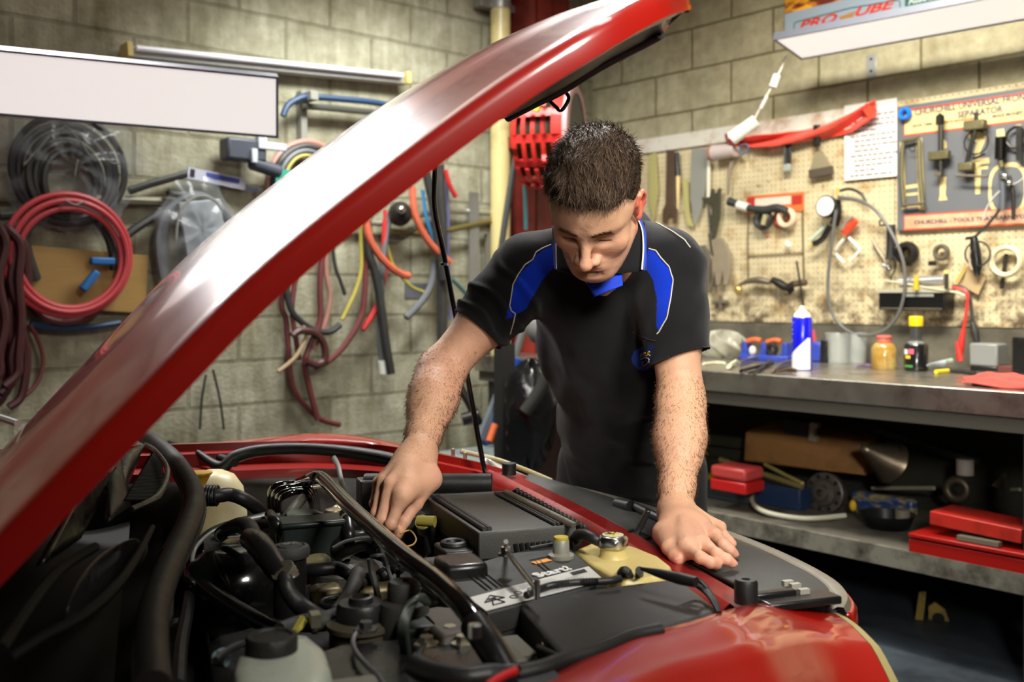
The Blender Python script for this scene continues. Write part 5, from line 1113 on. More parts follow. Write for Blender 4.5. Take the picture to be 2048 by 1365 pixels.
# ---- separator tool board
tbd = rt('tool_board', 'slate tool board lettered about a universal front separator, with cream tool outlines', 'sign')
B_ = [WR(1795, 214, 0.05), WR(1800, 462, 0.05), WR(2048, 170, 0.05)]
bx0 = B_[0][0]; bzt = B_[0][2]; bzb = B_[1][2]; bx1 = bx0 + 1.05
obj('board_panel', MB().box(RWF, bx0, bx1, -0.052, -0.036, bzb, bzt), SLATE, tbd, bevel=0.002)
def BP(px, py): a = WR(px, py, 0.053); return (a[0], a[2])
hx0, hz1 = BP(1812, 228); _, hz0 = BP(1812, 264)
def plate(x0_, x1_, z0_, z1_, y, m, nm, par): return obj(nm, MB().box(RWF, x0_, x1_, -y - 0.001, -y, z0_, z1_), m, par)
rdl = mat('red_line_paint', rgb(176, 70, 50), 0.5)
plate(bx0 + 0.03, bx1, hz0 - 0.02, bzt - 0.018, 0.0525, rdl, 'red_border', tbd)
plate(bx0 + 0.035, bx1, hz0 - 0.012, bzt - 0.028, 0.0537, CREAMP, 'header', tbd)
_, fz1 = BP(1850, 432); _, fz0 = BP(1850, 456)
plate(bx0 + 0.03, bx1, fz0 - 0.008, fz1 + 0.010, 0.0525, rdl, 'red_border', tbd)
plate(bx0 + 0.035, bx1, fz0 - 0.001, fz1 + 0.003, 0.0537, mat('faded_salmon_band', rgb(206, 160, 128), 0.5, dirt=rgb(150, 110, 70), dscale=9), 'footer', tbd)
NAVY = mat('navy_lettering', rgb(58, 60, 78), 0.5)
def wtext(s, px, py, px2, m, par, off=0.056, hgt=None, shear=0.0, bold=0.0015, nm='lettering', size=None):
    """text starting at px,py (baseline), ending at px2"""
    a = WR(px, py, off); b = WR(px2, py, off)
    o = text(nm, s, RWF.at(*a), 1.0, m, par, 0.0004, 0.028, shear)
    xs_ = [((RWF.x.dot(v.co - RWF.o)) - a[0]) for v in o.data.vertices]; w = max(xs_)
    tw = b[0] - a[0]; k = tw / w; kz = (size / 0.7) if size else k
    for v in o.data.vertices:
        r = v.co - RWF(*a); v.co = RWF(a[0] + r.dot(RWF.x) * k, a[1] - bold * 0 + r.dot(RWF.y) * 0.5, a[2] + r.z * kz)
    return o
_, q1 = BP(1829, 236); _, q2 = BP(1829, 224)
lsz = (q2 - q1)
wtext('CHURCHILL UNIVERSAL FRONT', 1829, 231, 2062, NAVY, tbd, size=lsz)
wtext('SEPARATOR', 1915, 236, 2006, NAVY, tbd, size=lsz)
wtext('MAKE MONEY', 1984, 236, 2046, NAVY, tbd, size=lsz * 0.5)
wtext('SAVE MANHOURS', 1890, 247, 1950, rdl, tbd, size=lsz * 0.42)
wtext('SAVE TIME', 1825, 255, 1865, NAVY, tbd, size=lsz * 0.42)
wtext('CHURCHILL - TOOLS THAT EARN YOU', 1828, 449, 2060, NAVY, tbd, size=lsz * 0.62)
# painted tool outlines
def bpoly(pts, m=CREAMP, nm='painted_outline', off=0.0525): return obj(nm, rpoly(pts, off, 0.0012), m, tbd)
bpoly([(1800, 285), (1808, 283), (1812, 418), (1804, 420)]); bpoly([(1832, 279), (1844, 276), (1850, 420), (1838, 422)])
bpoly([(1808, 372), (1836, 368), (1836, 375), (1808, 379)]); bpoly([(1808, 388), (1836, 385), (1836, 390), (1808, 393)]); bpoly([(1808, 408), (1846, 405), (1846, 412), (1808, 416)])
bpoly([(1885, 276), (1893, 284), (1894, 296), (1886, 300)]); bpoly([(1880, 355), (1893, 354), (1891, 390), (1895, 400), (1877, 402), (1880, 390)])
bpoly([(1934, 268), (1945, 262), (1972, 262), (1974, 275), (1962, 300), (1960, 312), (1952, 316), (1948, 306), (1954, 285), (1940, 278)])
bpoly([(1944, 320), (1978, 315), (1979, 328), (1962, 330), (1962, 333), (1976, 332), (1976, 338), (1962, 339), (1960, 388), (1951, 389), (1949, 340), (1944, 340)])
bpoly([(1993, 260), (2008, 257), (2010, 272), (1994, 274)]); bpoly([(2032, 250), (2042, 249), (2042, 320), (2034, 322), (2032, 290)])
ov = MB(); cO = WR(2015, 378, 0.053)
rings = []
for k in range(40):
    a = 2 * math.pi * k / 40; sx_ = abs(math.cos(a)) ** 0.7 * math.copysign(1, math.cos(a)); sz_ = abs(math.sin(a)) ** 0.7 * math.copysign(1, math.sin(a)); rings.append((sx_, sz_))
for r0_, r1_ in ((1.0, 0.84),):
    vs = [RWF(cO[0] + sx_ * 0.075 * r0_, -0.0535, cO[2] + sz_ * 0.105 * r0_) for sx_, sz_ in rings] + [RWF(cO[0] + sx_ * 0.075 * r1_, -0.0535, cO[2] + sz_ * 0.105 * r1_) for sx_, sz_ in rings]
    ov.add(vs, [(k, (k + 1) % 40, 40 + (k + 1) % 40, 40 + k) for k in range(40)])
obj('painted_outline', ov, CREAMP, tbd)
# tools hanging on it
t = rt('frame_puller', 'olive U shaped frame puller at the left end of the separator board', 'tool')
obj('side_bar', RT([(1806, 284), (1803, 350), (1808, 415)], 0.009, 0.08, smooth=2), OLIVE, t); obj('side_bar', RT([(1838, 278), (1840, 350), (1846, 414)], 0.010, 0.08, smooth=2), OLIVE, t)
obj('cross_bar', RT([(1806, 284), (1838, 277)], 0.009, 0.08), OLIVE, t); obj('cross_bar', RT([(1806, 411), (1850, 406)], 0.008, 0.085), GRM, t)
obj('ring', MB().torus(FR(1825, 296, 0.09), 0.014, 0.002, 20, 6, 'y'), DKM, t)
t = rt('bolt_puller', 'olive puller with a long pointed bolt, second tool on the separator board', 'tool')
obj('bolt', RT([(1882, 248), (1881, 352)], 0.011, 0.09, smooth=1), DKM, t)
obj('bolt_head', MB().lathe(Frame(WRp(1880, 249, 0.09), RWF.x, RWF.y), [(0.019, 0), (0.019, 0.034), (0.004, 0.046), (0, 0.046)], 6), DKM, t)
obj('crosshead', rbox(1883, 312, 0.085, 0.036, 0.035, 0.075), OLIVE, t, bevel=0.004)
obj('nut', rbox(1881, 349, 0.030, 0.016, 0.03, 0.075), GRM, t)
t = rt('clamp_tool', 'dark olive clamp with a ring and tommy bar, third tool on the separator board', 'tool')
obj('clamp_top', rbox(1955, 252, 0.085, 0.040, 0.04, 0.075), OLIVE, t, bevel=0.006); obj('clamp_screw', RT([(1953, 225), (1950, 262), (1940, 300), (1932, 330)], 0.009, 0.1, smooth=3), DKM, t)
obj('ring', MB().torus(FR(1952, 285, 0.09), 0.048, 0.0035, 28, 6, 'y'), DKM, t); obj('clamp_foot', rbox(1938, 335, 0.06, 0.035, 0.04, 0.08), OLIVE, t, bevel=0.006)
obj('tommy_bar', RT([(1912, 351), (1975, 353)], 0.0055, 0.11, smooth=1), GRM, t); obj('tommy_bar', RT([(1946, 318), (1970, 308)], 0.005, 0.1, smooth=1), DKM, t)
t = rt('bush_driver', 'dark round bush tool right of the ringed clamp', 'tool')
obj('sleeve', MB().cyl(WRp(2002, 275, 0.085), WRp(2001, 318, 0.085), 0.022, n=20), mat('dark_steel_sleeve', rgb(52, 50, 46), 0.25, metal=0.9), t); obj('neck', RT([(2001, 318), (2003, 335)], 0.011, 0.085), OLIVE, t)
t = rt('ring_spanner', 'round black ring tool at the far right of the separator board', 'tool')
obj('ring', MB().torus(FR(2034, 275, 0.08), 0.042, 0.006, 28, 8, 'y'), DKM, t); obj('bar', rbox(2040, 288, 0.022, 0.13, 0.012, 0.08), DKM, t)
t = rt('multimeter_clamp', 'grey cable gland tool with hanging leads over the oval outline', 'tool')
obj('body', RT([(2003, 345), (2005, 380), (2005, 420)], 0.013, 0.10), mat('blue_grey_plastic', rgb(74, 78, 86), 0.4), t); obj('body', RT([(2018, 352), (2026, 385), (2027, 440)], 0.008, 0.10), DKM, t)
obj('bright_fitting', MB().ell(FR(2008, 352, 0.12), 0.018, 0.012, 0.012).ell(FR(2018, 366, 0.12), 0.014, 0.012, 0.012), STEEL, t)
obj('grey_lead', RT([(2000, 382), (1985, 398), (1972, 420), (1966, 440)], 0.004, 0.11), mat('silver_cable', rgb(170, 170, 165), 0.3), t); obj('black_lead', RT([(2010, 400), (1995, 425), (1975, 450), (1952, 472)], 0.006, 0.10), BLKH, t)
obj('grey_lead', RT([(2025, 370), (2040, 362), (2052, 352)], 0.003, 0.11), mat('silver_cable', (0, 0, 0)), t)
tag(obj('blue_tape_ring', MB().torus(FR(1810, 228, 0.075), 0.020, 0.009, 28, 10, 'y', 1.4), mat('bright_blue_plastic', rgb(20, 110, 225), 0.3)), 'bright blue ring hung on the corner of the separator board', 'ring')
# ---- notice
nt_ = rt('paper_notice', 'sheet of white paper with faint printed lines pinned left of the separator board', 'notice')
n0, n1 = WR(1689, 218, 0.046), WR(1794, 352, 0.046)
obj('sheet', MB().box(RWF, n0[0], n1[0], -0.047, -0.046, n1[2] + 0.0, WR(1740, 204, 0.046)[2]), mat('notice_paper', rgb(214, 208, 204), 0.6), nt_)
random.seed(12); tl = MB(); w_ = n1[0] - n0[0]
for r in range(13):
    z = WR(1740, 222, 0.046)[2] - 0.022 * (r + 1); x = n0[0] + 0.03 + (0.02 if r % 4 else 0)
    while x < n0[0] + w_ * (0.92 if r % 4 != 3 else 0.6):
        l = random.uniform(0.012, 0.034); tl.box(RWF, x, x + l, -0.0485, -0.047, z, z + 0.006); x += l + 0.006
pl_ = obj('printed_lines', tl, mat('grey_print', rgb(84, 80, 82), 0.6), nt_); pl_['kind'] = 'stuff'
# ---- red cloth strap
ct = rt('red_cloth', 'bright red cloth strip draped along the top of the pegboard', 'cloth')
def rc_pt(u, v):
    x = 1452 + 300 * u; top = [292, 286, 283, 275, 262, 240, 214]; bot = [278, 292, 290, 283, 276, 262, 228]
    i = min(5, int(u * 6)); f = u * 6 - i; a = top[i] * (1 - f) + top[i + 1] * f; b = bot[i] * (1 - f) + bot[i + 1] * f
    y = (a - 14) * (1 - v) + (b + 2) * v - 6 * math.sin(u * 3.14) * 0
    return WRp(x, y, 0.075 + 0.03 * math.sin(v * 5 + u * 9))
obj('cloth_body', MB().grid(rc_pt, 40, 8), mat('red_cotton', rgb(222, 52, 16), 0.7, sheen=0.4, var=0.1, vscale=30), ct, solid=0.004)
obj('cloth_corner', rpoly([(1728, 220), (1734, 206), (1742, 214), (1752, 212), (1755, 222), (1740, 238)], 0.08, 0.01), mat('red_cotton', (0, 0, 0)), ct)
obj('dark_rim', RT([(1452, 268), (1455, 282), (1468, 290), (1480, 289)], 0.007, 0.12), mat('dark_red_trim', rgb(120, 20, 14), 0.6), ct)
# cord with its connector and white can
cd = rt('hanging_cord', 'white cord with an inline connector hanging from the light panel', 'cord')
cp = [P(1573, 112, 4.45), P(1560, 142, 4.42), P(1548, 165, 4.42), P(1530, 198, 4.45), P(1510, 236, 4.5)]
obj('cord', MB().tube(cp, 0.0045, 8, 3), mat('white_cord', rgb(220, 214, 200), 0.4), cd)
obj('connector', MB().cyl(P(1554, 150, 4.42), P(1545, 175, 4.42), 0.018, n=14), mat('white_plug', rgb(226, 224, 218), 0.35), cd, bevel=0.002)
obj('plug', MB().cyl(P(1534, 192, 4.44), P(1522, 216, 4.47), 0.008, n=12), mat('white_plug', (0, 0, 0)), cd)
tag(obj('white_tube', MB().cyl(P(1513, 241, 4.5), P(1462, 278, 4.55), 0.030, 0.032, n=20), mat('white_tube_plastic', rgb(222, 218, 212), 0.3), bevel=0.003), 'short fat white tube resting on the end of the red cloth', 'tube')
# bracket above the board
ang = rt('angle_bracket', 'small galvanised strip screwed to the blocks under the light panel', 'bracket')
obj('plate', rbox(1743, 132, 0.048, 0.10, 0.004, 0.0), mat('galvanised_strap2', rgb(170, 172, 172), 0.35, metal=0.5), ang, bevel=0.001)
for y in (118, 142): obj('screw', MB().ell(FR(1742, y, 0.006), 0.006, 0.004, 0.006), DKM, ang)
# poster above the lamp
po = rt('banner_poster', 'banner with flame picture and slanted red lettering above the bench light', 'poster')
pA = WR(1570, 72, 0.04); pz_ = WR(1570, 28, 0.04)[2]
obj('banner_sheet', MB().box(RWF, pA[0], pA[0] + 1.3, -0.041, -0.034, pA[2] - 0.03, pz_), mat('banner_pale_blue', rgb(150, 164, 180), 0.4), po)
fl_ = mat('flame_picture', rgb(206, 120, 22), 0.5); ntf = fl_.node_tree; nz_ = ntf.nodes.new('ShaderNodeTexNoise'); nz_.inputs['Scale'].default_value = 9; nz_.inputs['Detail'].default_value = 8; nz_.inputs['Distortion'].default_value = 1.5
rmp = ntf.nodes.new('ShaderNodeValToRGB'); rmp.color_ramp.elements[0].position = 0.38; rmp.color_ramp.elements[0].color = (*rgb(110, 34, 10), 1); rmp.color_ramp.elements[1].position = 0.62; rmp.color_ramp.elements[1].color = (*rgb(240, 170, 30), 1)
ntf.links.new(nz_.outputs['Fac'], rmp.inputs[0]); ntf.links.new(rmp.outputs[0], _bsdf(fl_).inputs['Base Color'])
obj('flame_picture', MB().box(RWF, pA[0], pA[0] + 1.3, -0.041, -0.034, pz_, pz_ + 0.35), fl_, po)
tzs = WR(1600, 60, 0.046)[2] - WR(1600, 76, 0.046)[2]
ptx = wtext('PRO', 1596, 60, 1675, mat('banner_red', rgb(200, 48, 26), 0.5), po, off=0.043, shear=0.35, size=tzs)
ptx2 = wtext('UBE', 1706, 34, 1793, mat('banner_red', (0, 0, 0)), po, off=0.043, shear=0.35, size=tzs)
zb_ = WR(1596, 60, 0.043)[2]
obj('torn_patch', rpoly([(1678, 34), (1700, 26), (1712, 22), (1706, 32), (1700, 40), (1682, 44)], 0.0425, 0.001), mat('brown_tear', rgb(166, 118, 58), 0.7), po)
obj('green_box', rpoly([(1810, -8), (1960, -40), (1960, -16), (1810, 16)], 0.0425, 0.001), mat('banner_green', rgb(44, 92, 74), 0.5), po)
wtext('Australia', 1817, 9, 1880, mat('banner_pale_blue2', rgb(190, 200, 200), 0.5), po, off=0.0445, size=tzs * 0.8)
obj('line_border', RT([(1588, 62), (1588, 48), (1592, 44), (1700, 16), (1797, 0), (1800, 4), (1800, 18)], 0.002, 0.044, smooth=1), mat('banner_green', (0, 0, 0)), po)
# ---- tools on the stained pegboard
ST = [
    ('gear_puller', 'long flat two pronged puller hanging at the left end of the pegboard', 'tool', [(1335, 300), (1350, 300), (1351, 410), (1356, 420), (1355, 448), (1348, 448), (1346, 430), (1338, 430), (1336, 448), (1327, 448), (1327, 420), (1333, 408)], BRS),
    ('flat_blade', 'pale narrow shear blade hanging left of the puller', 'tool', [(1300, 310), (1312, 305), (1318, 380), (1308, 445), (1300, 400)], mat('pale_olive_metal', rgb(168, 162, 104), 0.5)),
    ('grey_plate_tool', 'broad silvery blade hanging between the black screwdriver and the white rod', 'tool', [(1385, 300), (1415, 296), (1412, 380), (1404, 420), (1392, 452), (1382, 400)], mat('silver_grey_metal', rgb(172, 176, 166), 0.35, metal=0.5)),
    ('saw_blade', 'thin greyish spanner blade beside the green plate', 'tool', [(1366, 360), (1376, 358), (1380, 430), (1388, 455), (1376, 450), (1370, 420)], mat('pale_olive_metal', (0, 0, 0))),
]
for nm, lb_, ca, pts, m in ST: tag(obj(nm, rpoly(pts, 0.05, 0.008), m, bevel=0.001), lb_, ca)
t = rt('screwdriver', 'black handled screwdriver with a wooden ferrule hanging at the left of the pegboard', 'tool')
obj('handle', RT([(1354, 305), (1354, 325), (1356, 352)], [0.012, 0.013, 0.016], 0.06, n=12), mat('black_grip', rgb(34, 34, 34), 0.4), t); obj('blade', RT([(1356, 352), (1356, 380), (1355, 418)], [0.012, 0.010, 0.003], 0.06, n=10), mat('pale_wood_handle', rgb(222, 196, 140), 0.4), t)
t = rt('pipe_shears', 'white and black handled shears with dark jaws hanging near the middle', 'tool')
obj('upper_handle', RT([(1418, 320), (1417, 360), (1417, 395)], 0.010, 0.06, n=10), mat('cream_handle', rgb(222, 214, 196), 0.35), t)
obj('lower_handle', RT([(1417, 410), (1420, 440), (1422, 470)], 0.007, 0.06), STEEL, t); obj('black_grip', RT([(1421, 468), (1424, 490), (1428, 512)], 0.011, 0.06, n=10), mat('black_grip', (0, 0, 0)), t)
obj('jaws', rpoly([(1405, 396), (1422, 394), (1425, 378), (1430, 378), (1432, 392), (1440, 376), (1444, 378), (1442, 430), (1434, 470), (1426, 478), (1424, 440), (1428, 408), (1412, 406)], 0.055, 0.012), mat('green_grey_metal2', rgb(78, 76, 60), 0.45, metal=0.4), t, bevel=0.002)
t = rt('funnel_cup', 'pale pinkish plastic cup with a grey stem under the left end of the red cloth', 'cup')
obj('cup_body', MB().cyl(WRp(1425, 306, 0.09), WRp(1472, 300, 0.09), 0.040, 0.034, n=20), mat('pale_pink_plastic', rgb(190, 176, 172), 0.4), t, bevel=0.003); obj('cup_edge', MB().cyl(WRp(1422, 307, 0.09), WRp(1428, 306, 0.09), 0.042, n=20), mat('brown_edge', rgb(150, 112, 92), 0.5), t)
obj('stem', RT([(1470, 310), (1460, 340), (1456, 390)], [0.014, 0.011, 0.007], 0.06), mat('dusty_grey_rod', rgb(140, 126, 108), 0.5), t)
t = rt('magnifier', 'small round blue rimmed lens under the red cloth', 'lens')
obj('rim', MB().torus(FR(1489, 298, 0.08), 0.024, 0.004, 24, 8, 'y'), mat('steel_blue_rim', rgb(84, 104, 130), 0.3), t); obj('stub', RT([(1482, 300), (1485, 310)], 0.007, 0.08), mat('steel_blue_rim', (0, 0, 0)), t)
t = rt('bottle_brush', 'black strip tool with bright edges hanging under the red cloth', 'tool')
obj('blade', rbox(1578, 310, 0.030, 0.14, 0.012, 0.06), mat('black_grip', (0, 0, 0)), t, bevel=0.003); obj('bright_edge', rbox(1572, 308, 0.007, 0.12, 0.014, 0.065), STEEL, t); obj('socket', rbox(1577, 336, 0.036, 0.035, 0.02, 0.06), mat('grey_socket', rgb(150, 156, 150), 0.4), t, bevel=0.003)
t = rt('scraper', 'wide grey metal scraper with a dark blade under the red cloth', 'tool')
obj('handle', rbox(1636, 272, 0.030, 0.10, 0.02, 0.06), DKM, t, bevel=0.004); obj('blade_body', rpoly([(1632, 305), (1646, 303), (1664, 333), (1622, 342)], 0.055, 0.01), mat('dull_khaki_metal', rgb(150, 140, 112), 0.45, metal=0.3), t); obj('blade_edge', rpoly([(1620, 341), (1667, 332), (1668, 348), (1622, 357)], 0.057, 0.014), mat('dark_blade', rgb(78, 70, 58), 0.4), t)
# timing light and tape on a red picture card
t = rt('picture_card', 'red and orange printed card behind the black bent hose on the pegboard', 'card')
obj('card', rpoly([(1494, 393), (1608, 384), (1608, 424), (1575, 420), (1494, 428)], 0.036, 0.003), mat('card_orange', rgb(200, 104, 50), 0.5), t); obj('white_area', rpoly([(1510, 398), (1582, 392), (1582, 408), (1510, 415)], 0.040, 0.001), mat('card_white', rgb(214, 196, 180), 0.5), t)
obj('red_area', rpoly([(1584, 392), (1604, 390), (1604, 408), (1584, 410)], 0.040, 0.001), mat('card_red', rgb(170, 44, 36), 0.5), t); obj('red_area', rpoly([(1495, 396), (1510, 395), (1510, 412), (1495, 414)], 0.040, 0.001), mat('card_red', (0, 0, 0)), t)
obj('wire_frame', RT([(1497, 425), (1495, 480), (1496, 560)], 0.003, 0.04, smooth=1).add([], []), mat('dark_wire', rgb(84, 72, 44), 0.5), t); obj('wire_frame', RT([(1605, 420), (1606, 500), (1608, 560)], 0.004, 0.04, smooth=1), mat('dark_wire', (0, 0, 0)), t)
obj('wire_frame', RT([(1496, 512), (1606, 506)], 0.003, 0.04, smooth=1), mat('dark_wire', (0, 0, 0)), t)
t = rt('bent_hose_pipe', 'black rubber elbow pipe with a white band hanging over the picture card', 'pipe')
obj('pipe', RT([(1458, 403), (1480, 411), (1505, 418), (1530, 420), (1555, 416), (1575, 424)], [0.022, 0.018, 0.018, 0.020, 0.020, 0.018], 0.09, n=14), BLKH, t); obj('white_band', RT([(1476, 410), (1497, 416)], 0.0215, 0.09, n=14), mat('white_band', rgb(222, 218, 206), 0.4), t)
tag(obj('tape_roll', MB().torus(FR(1573, 436, 0.075), 0.038, 0.013, 32, 10, 'y', 1.3), mat('cream_tape', rgb(214, 190, 160), 0.5)), 'small cream tape roll with a red edge hanging on the picture card', 'tape')
tag(obj('red_tape_ring', MB().torus(FR(1566, 436, 0.045), 0.042, 0.010, 32, 8, 'y'), mat('red_tape', rgb(176, 50, 44), 0.5)), 'red ring directly behind the cream tape roll', 'ring')
t = rt('black_tape_roll', 'black tape roll hanging left of the cream roll on the card', 'tape')
obj('roll', MB().torus(FR(1526, 440, 0.075), 0.036, 0.016, 32, 10, 'y', 1.3), BLKH, t); obj('red_tab', MB().ell(FR(1536, 473, 0.08), 0.010, 0.006, 0.006), mat('red_tape', (0, 0, 0)), t); obj('buckle', rbox(1530, 440, 0.02, 0.05, 0.01, 0.10, 0.3), mat('khaki_buckle', rgb(160, 152, 112), 0.5), t)
tag(obj('white_clip', rbox(1578, 488, 0.035, 0.018, 0.012, 0.06, 0.7), mat('white_clip', rgb(224, 222, 216), 0.4), bevel=0.003), 'small white clip below the cream tape roll', 'clip')
# pressure gauge with its long hose
g = rt('pressure_gauge', 'white faced pressure gauge with a black body and a long looping grey hose', 'gauge')
gf = FR(1652, 412, 0.13); gf = Frame(gf.o, (0.55, -0.80, 0.25), (0.70, 0.62, 0.25))
fx = Frame(WRp(1652, 413, 0.13), Vector((0.62, -0.74, 0.05)), Vector((0.05, 0.1, 1)), None)
obj('gauge_case', MB().lathe(fx, [(0, -0.03), (0.046, -0.03), (0.050, -0.02), (0.050, 0.006), (0.046, 0.010), (0.044, 0.006)], 32, caps=False), BLKS, g); obj('gauge_face', MB().lathe(fx, [(0.0445, 0.007), (0, 0.008)], 32, caps=False), mat('white_gauge_face', rgb(216, 214, 210), 0.3), g)
obj('needle', MB().box(fx.spin(0.8, 'z'), -0.004, 0.032, -0.0015, 0.0015, 0.0085, 0.0095), DKM, g)
obj('trigger_body', RT([(1672, 400), (1674, 430), (1668, 450)], 0.022, 0.10, n=12), BLKS, g); obj('grip', RT([(1660, 452), (1645, 478), (1628, 488)], 0.014, 0.10, n=12), BLKS, g)
obj('yellow_tip', RT([(1627, 486), (1622, 492)], 0.008, 0.10), mat('yellow_tip', rgb(200, 160, 50), 0.4), g); obj('clear_tube', RT([(1650, 452), (1635, 468), (1620, 482)], 0.010, 0.08), mat('pale_green_tube', rgb(180, 196, 176), 0.3), g)
obj('needle_top', RT([(1675, 376), (1675, 392)], 0.006, 0.11), mat('yellow_tip', (0, 0, 0)), g)
obj('grey_hose', RT([(1676, 394), (1690, 396), (1720, 402), (1750, 420), (1772, 448), (1790, 480), (1804, 515), (1810, 550), (1808, 590), (1796, 630), (1770, 660), (1735, 671), (1700, 665), (1672, 640), (1658, 605), (1656, 560), (1662, 500), (1668, 450), (1672, 420)], 0.0075, 0.14, n=10, smooth=8), mat('grey_rubber_line', rgb(92, 92, 90), 0.35), g)
obj('black_hose', RT([(1680, 382), (1700, 378), (1722, 388), (1732, 405)], 0.007, 0.08, n=8), BLKH, g)
t = rt('red_squeeze_handle', 'bright red squeeze handle hanging right of the gauge', 'tool')
obj('red_bulb', RT([(1688, 468), (1698, 455), (1712, 440)], [0.017, 0.023, 0.016], 0.08, n=14), mat('bright_red_plastic', rgb(220, 66, 34), 0.35), t); obj('grey_arm', RT([(1684, 460), (1692, 445), (1706, 434)], 0.008, 0.10), mat('grey_arm', rgb(130, 124, 116), 0.4), t)
t = rt('white_caliper', 'white plastic jaws open like a diamond below the red handle', 'tool')
for pts in (((1688, 478), (1676, 492), (1672, 500)), ((1672, 508), (1680, 518), (1690, 526)), ((1698, 476), (1710, 488), (1720, 498), (1712, 510), (1700, 522))): obj('jaw', RT(pts, 0.007, 0.07, n=8, smooth=3), mat('white_caliper', rgb(220, 218, 208), 0.35), t)
# tool lying along the lower shelf rail
t = rt('valve_compressor', 'grey and black clamp tool lying across the lower pegboard', 'tool')
obj('silver_end', RT([(1478, 570), (1500, 562), (1520, 561), (1540, 565)], [0.006, 0.014, 0.018, 0.012], 0.08, n=12), GRM, t); obj('black_clamp', RT([(1545, 560), (1560, 568), (1575, 575), (1590, 566)], [0.016, 0.022, 0.02, 0.014], 0.08, n=10), DKM, t)
obj('tail', RT([(1590, 568), (1602, 566), (1612, 566)], 0.016, 0.08, n=10), BRS, t); obj('hook', rpoly([(1568, 575), (1584, 570), (1590, 580), (1582, 590), (1576, 582)], 0.07, 0.012), DKM, t)
tag(obj('brass_knob', MB().ell(FR(1477, 580, 0.09), 0.022, 0.02, 0.022), mat('bright_brass', rgb(214, 180, 110), 0.25, metal=0.8)), 'round bright brass knob at the left end of the clamp tool', 'knob')
tag(obj('thin_rod', RT([(1593, 522), (1598, 552), (1604, 590), (1608, 622)], 0.005, 0.10, smooth=2), DKM), 'thin dark rod standing up behind the blue spray can', 'rod')
for i_, (x, y, w, h, lb_) in enumerate(((1440, 525, 0.06, 0.16, 'dusty grey adjustable jaw hanging below the shears'), (1406, 540, 0.05, 0.14, 'dark comb like clamp just right of the shoulder'))):
    tag(obj('jaw_tool', rpoly([(x - 14, y - 45), (x + 6, y - 50), (x + 22, y - 20), (x + 24, y + 18), (x + 18, y + 46), (x + 10, y + 46), (x + 8, y + 20), (x + 2, y + 46), (x - 6, y + 46), (x - 8, y + 20), (x - 14, y + 46), (x - 20, y + 40), (x - 18, y)], 0.055, 0.014), (mat('dusty_tool', rgb(128, 116, 96), 0.6, var=0.2), mat('dark_dusty_tool', rgb(92, 84, 70), 0.6, var=0.2))[i_], bevel=0.003), lb_, 'tool')
tag(obj('cross_wrench', RT([(1426, 605), (1455, 605)], 0.010, 0.05, smooth=1).tube([WRp(1441, 592, 0.05), WRp(1441, 618, 0.05)], 0.010, 8, 1), mat('dark_dusty_tool', (0, 0, 0))), 'small dark cross shaped tool low on the pegboard', 'tool')
# objects on the cleaner board
for x, y, R_, r_, m, lb_ in ((1814, 507, 0.034, 0.018, DKM, 'thick dark oil filter cup hanging under the separator board'), (1883, 505, 0.026, 0.010, GRM, 'grey ring with a side lug in the middle of the cleaner pegboard')):
    tt = rt('filter_cup', lb_, 'tool'); obj('cup', MB().torus(FR(x, y, 0.07), R_, r_, 28, 10, 'y', 1.5), m, tt); obj('lug', rbox(x + (-16 if x > 1850 else 4), y + (22 if x > 1850 else 20), 0.03, 0.02, 0.02, 0.06), DKM, tt, bevel=0.003)
t = rt('pulley_tool', 'dark tall tool with a small ring hanging left of the filter cup', 'tool')
obj('bar', RT([(1782, 450), (1782, 490), (1780, 520)], 0.020, 0.06, n=8), mat('black_post_metal', rgb(40, 40, 40), 0.4), t); obj('ring', MB().torus(FR(1764, 446, 0.07), 0.012, 0.004, 18, 6, 'y'), DKM, t)
t = rt('spring_clip', 'silver spring clip with a curved wire hanging below the dark tall tool', 'clip')
obj('clip', RT([(1745, 480), (1756, 500), (1766, 515), (1772, 528)], 0.007, 0.06), GRM, t); obj('clip', RT([(1766, 530), (1778, 536), (1774, 550)], 0.010, 0.07), STEEL, t); obj('wire', RT([(1782, 505), (1792, 530), (1785, 550), (1781, 562)], 0.003, 0.07), DKM, t)
t = rt('meter_handset', 'black handset with a looped cable on a hook near the right edge', 'handset')
obj('handset', RT([(1948, 476), (1951, 505), (1954, 535), (1954, 552)], [0.014, 0.022, 0.020, 0.008], 0.09, n=14), BLKS, t); obj('loop', MB().torus(FR(1955, 508, 0.10), 0.05, 0.004, 32, 6, 'y'), BLKH, t); obj('hook', RT([(1932, 477), (1948, 475), (1952, 472)], 0.007, 0.09), DKM, t); obj('side_trim', RT([(1940, 500), (1938, 520), (1944, 540)], 0.004, 0.11), mat('pale_trim', rgb(170, 150, 130), 0.4), t)
tag(obj('wood_tag', rpoly([(1938, 532), (1975, 552), (1958, 590), (1926, 572)], 0.05, 0.01), mat('pale_ply', rgb(170, 146, 108), 0.6, var=0.15)), 'tilted plywood tag hanging below the black handset', 'tag')
tag(obj('wood_tag', rpoly([(1930, 532), (1937, 534), (1916, 570), (1910, 566)], 0.045, 0.006), mat('ochre_ply', rgb(180, 150, 80), 0.6)), 'narrow ochre strip left of the plywood tag', 'tag')
tag(obj('tape_roll', MB().torus(FR(2012, 523, 0.075), 0.055, 0.011, 40, 10, 'y', 1.4), mat('ivory_tape', rgb(214, 204, 168), 0.5)), 'large ivory tape roll hanging near the right edge', 'tape')
tag(obj('dark_slot_key', RT([(2013, 508), (2008, 540), (2003, 578)], 0.008, 0.05, smooth=2), DKM), 'thin black key hanging through the ivory tape roll', 'key')
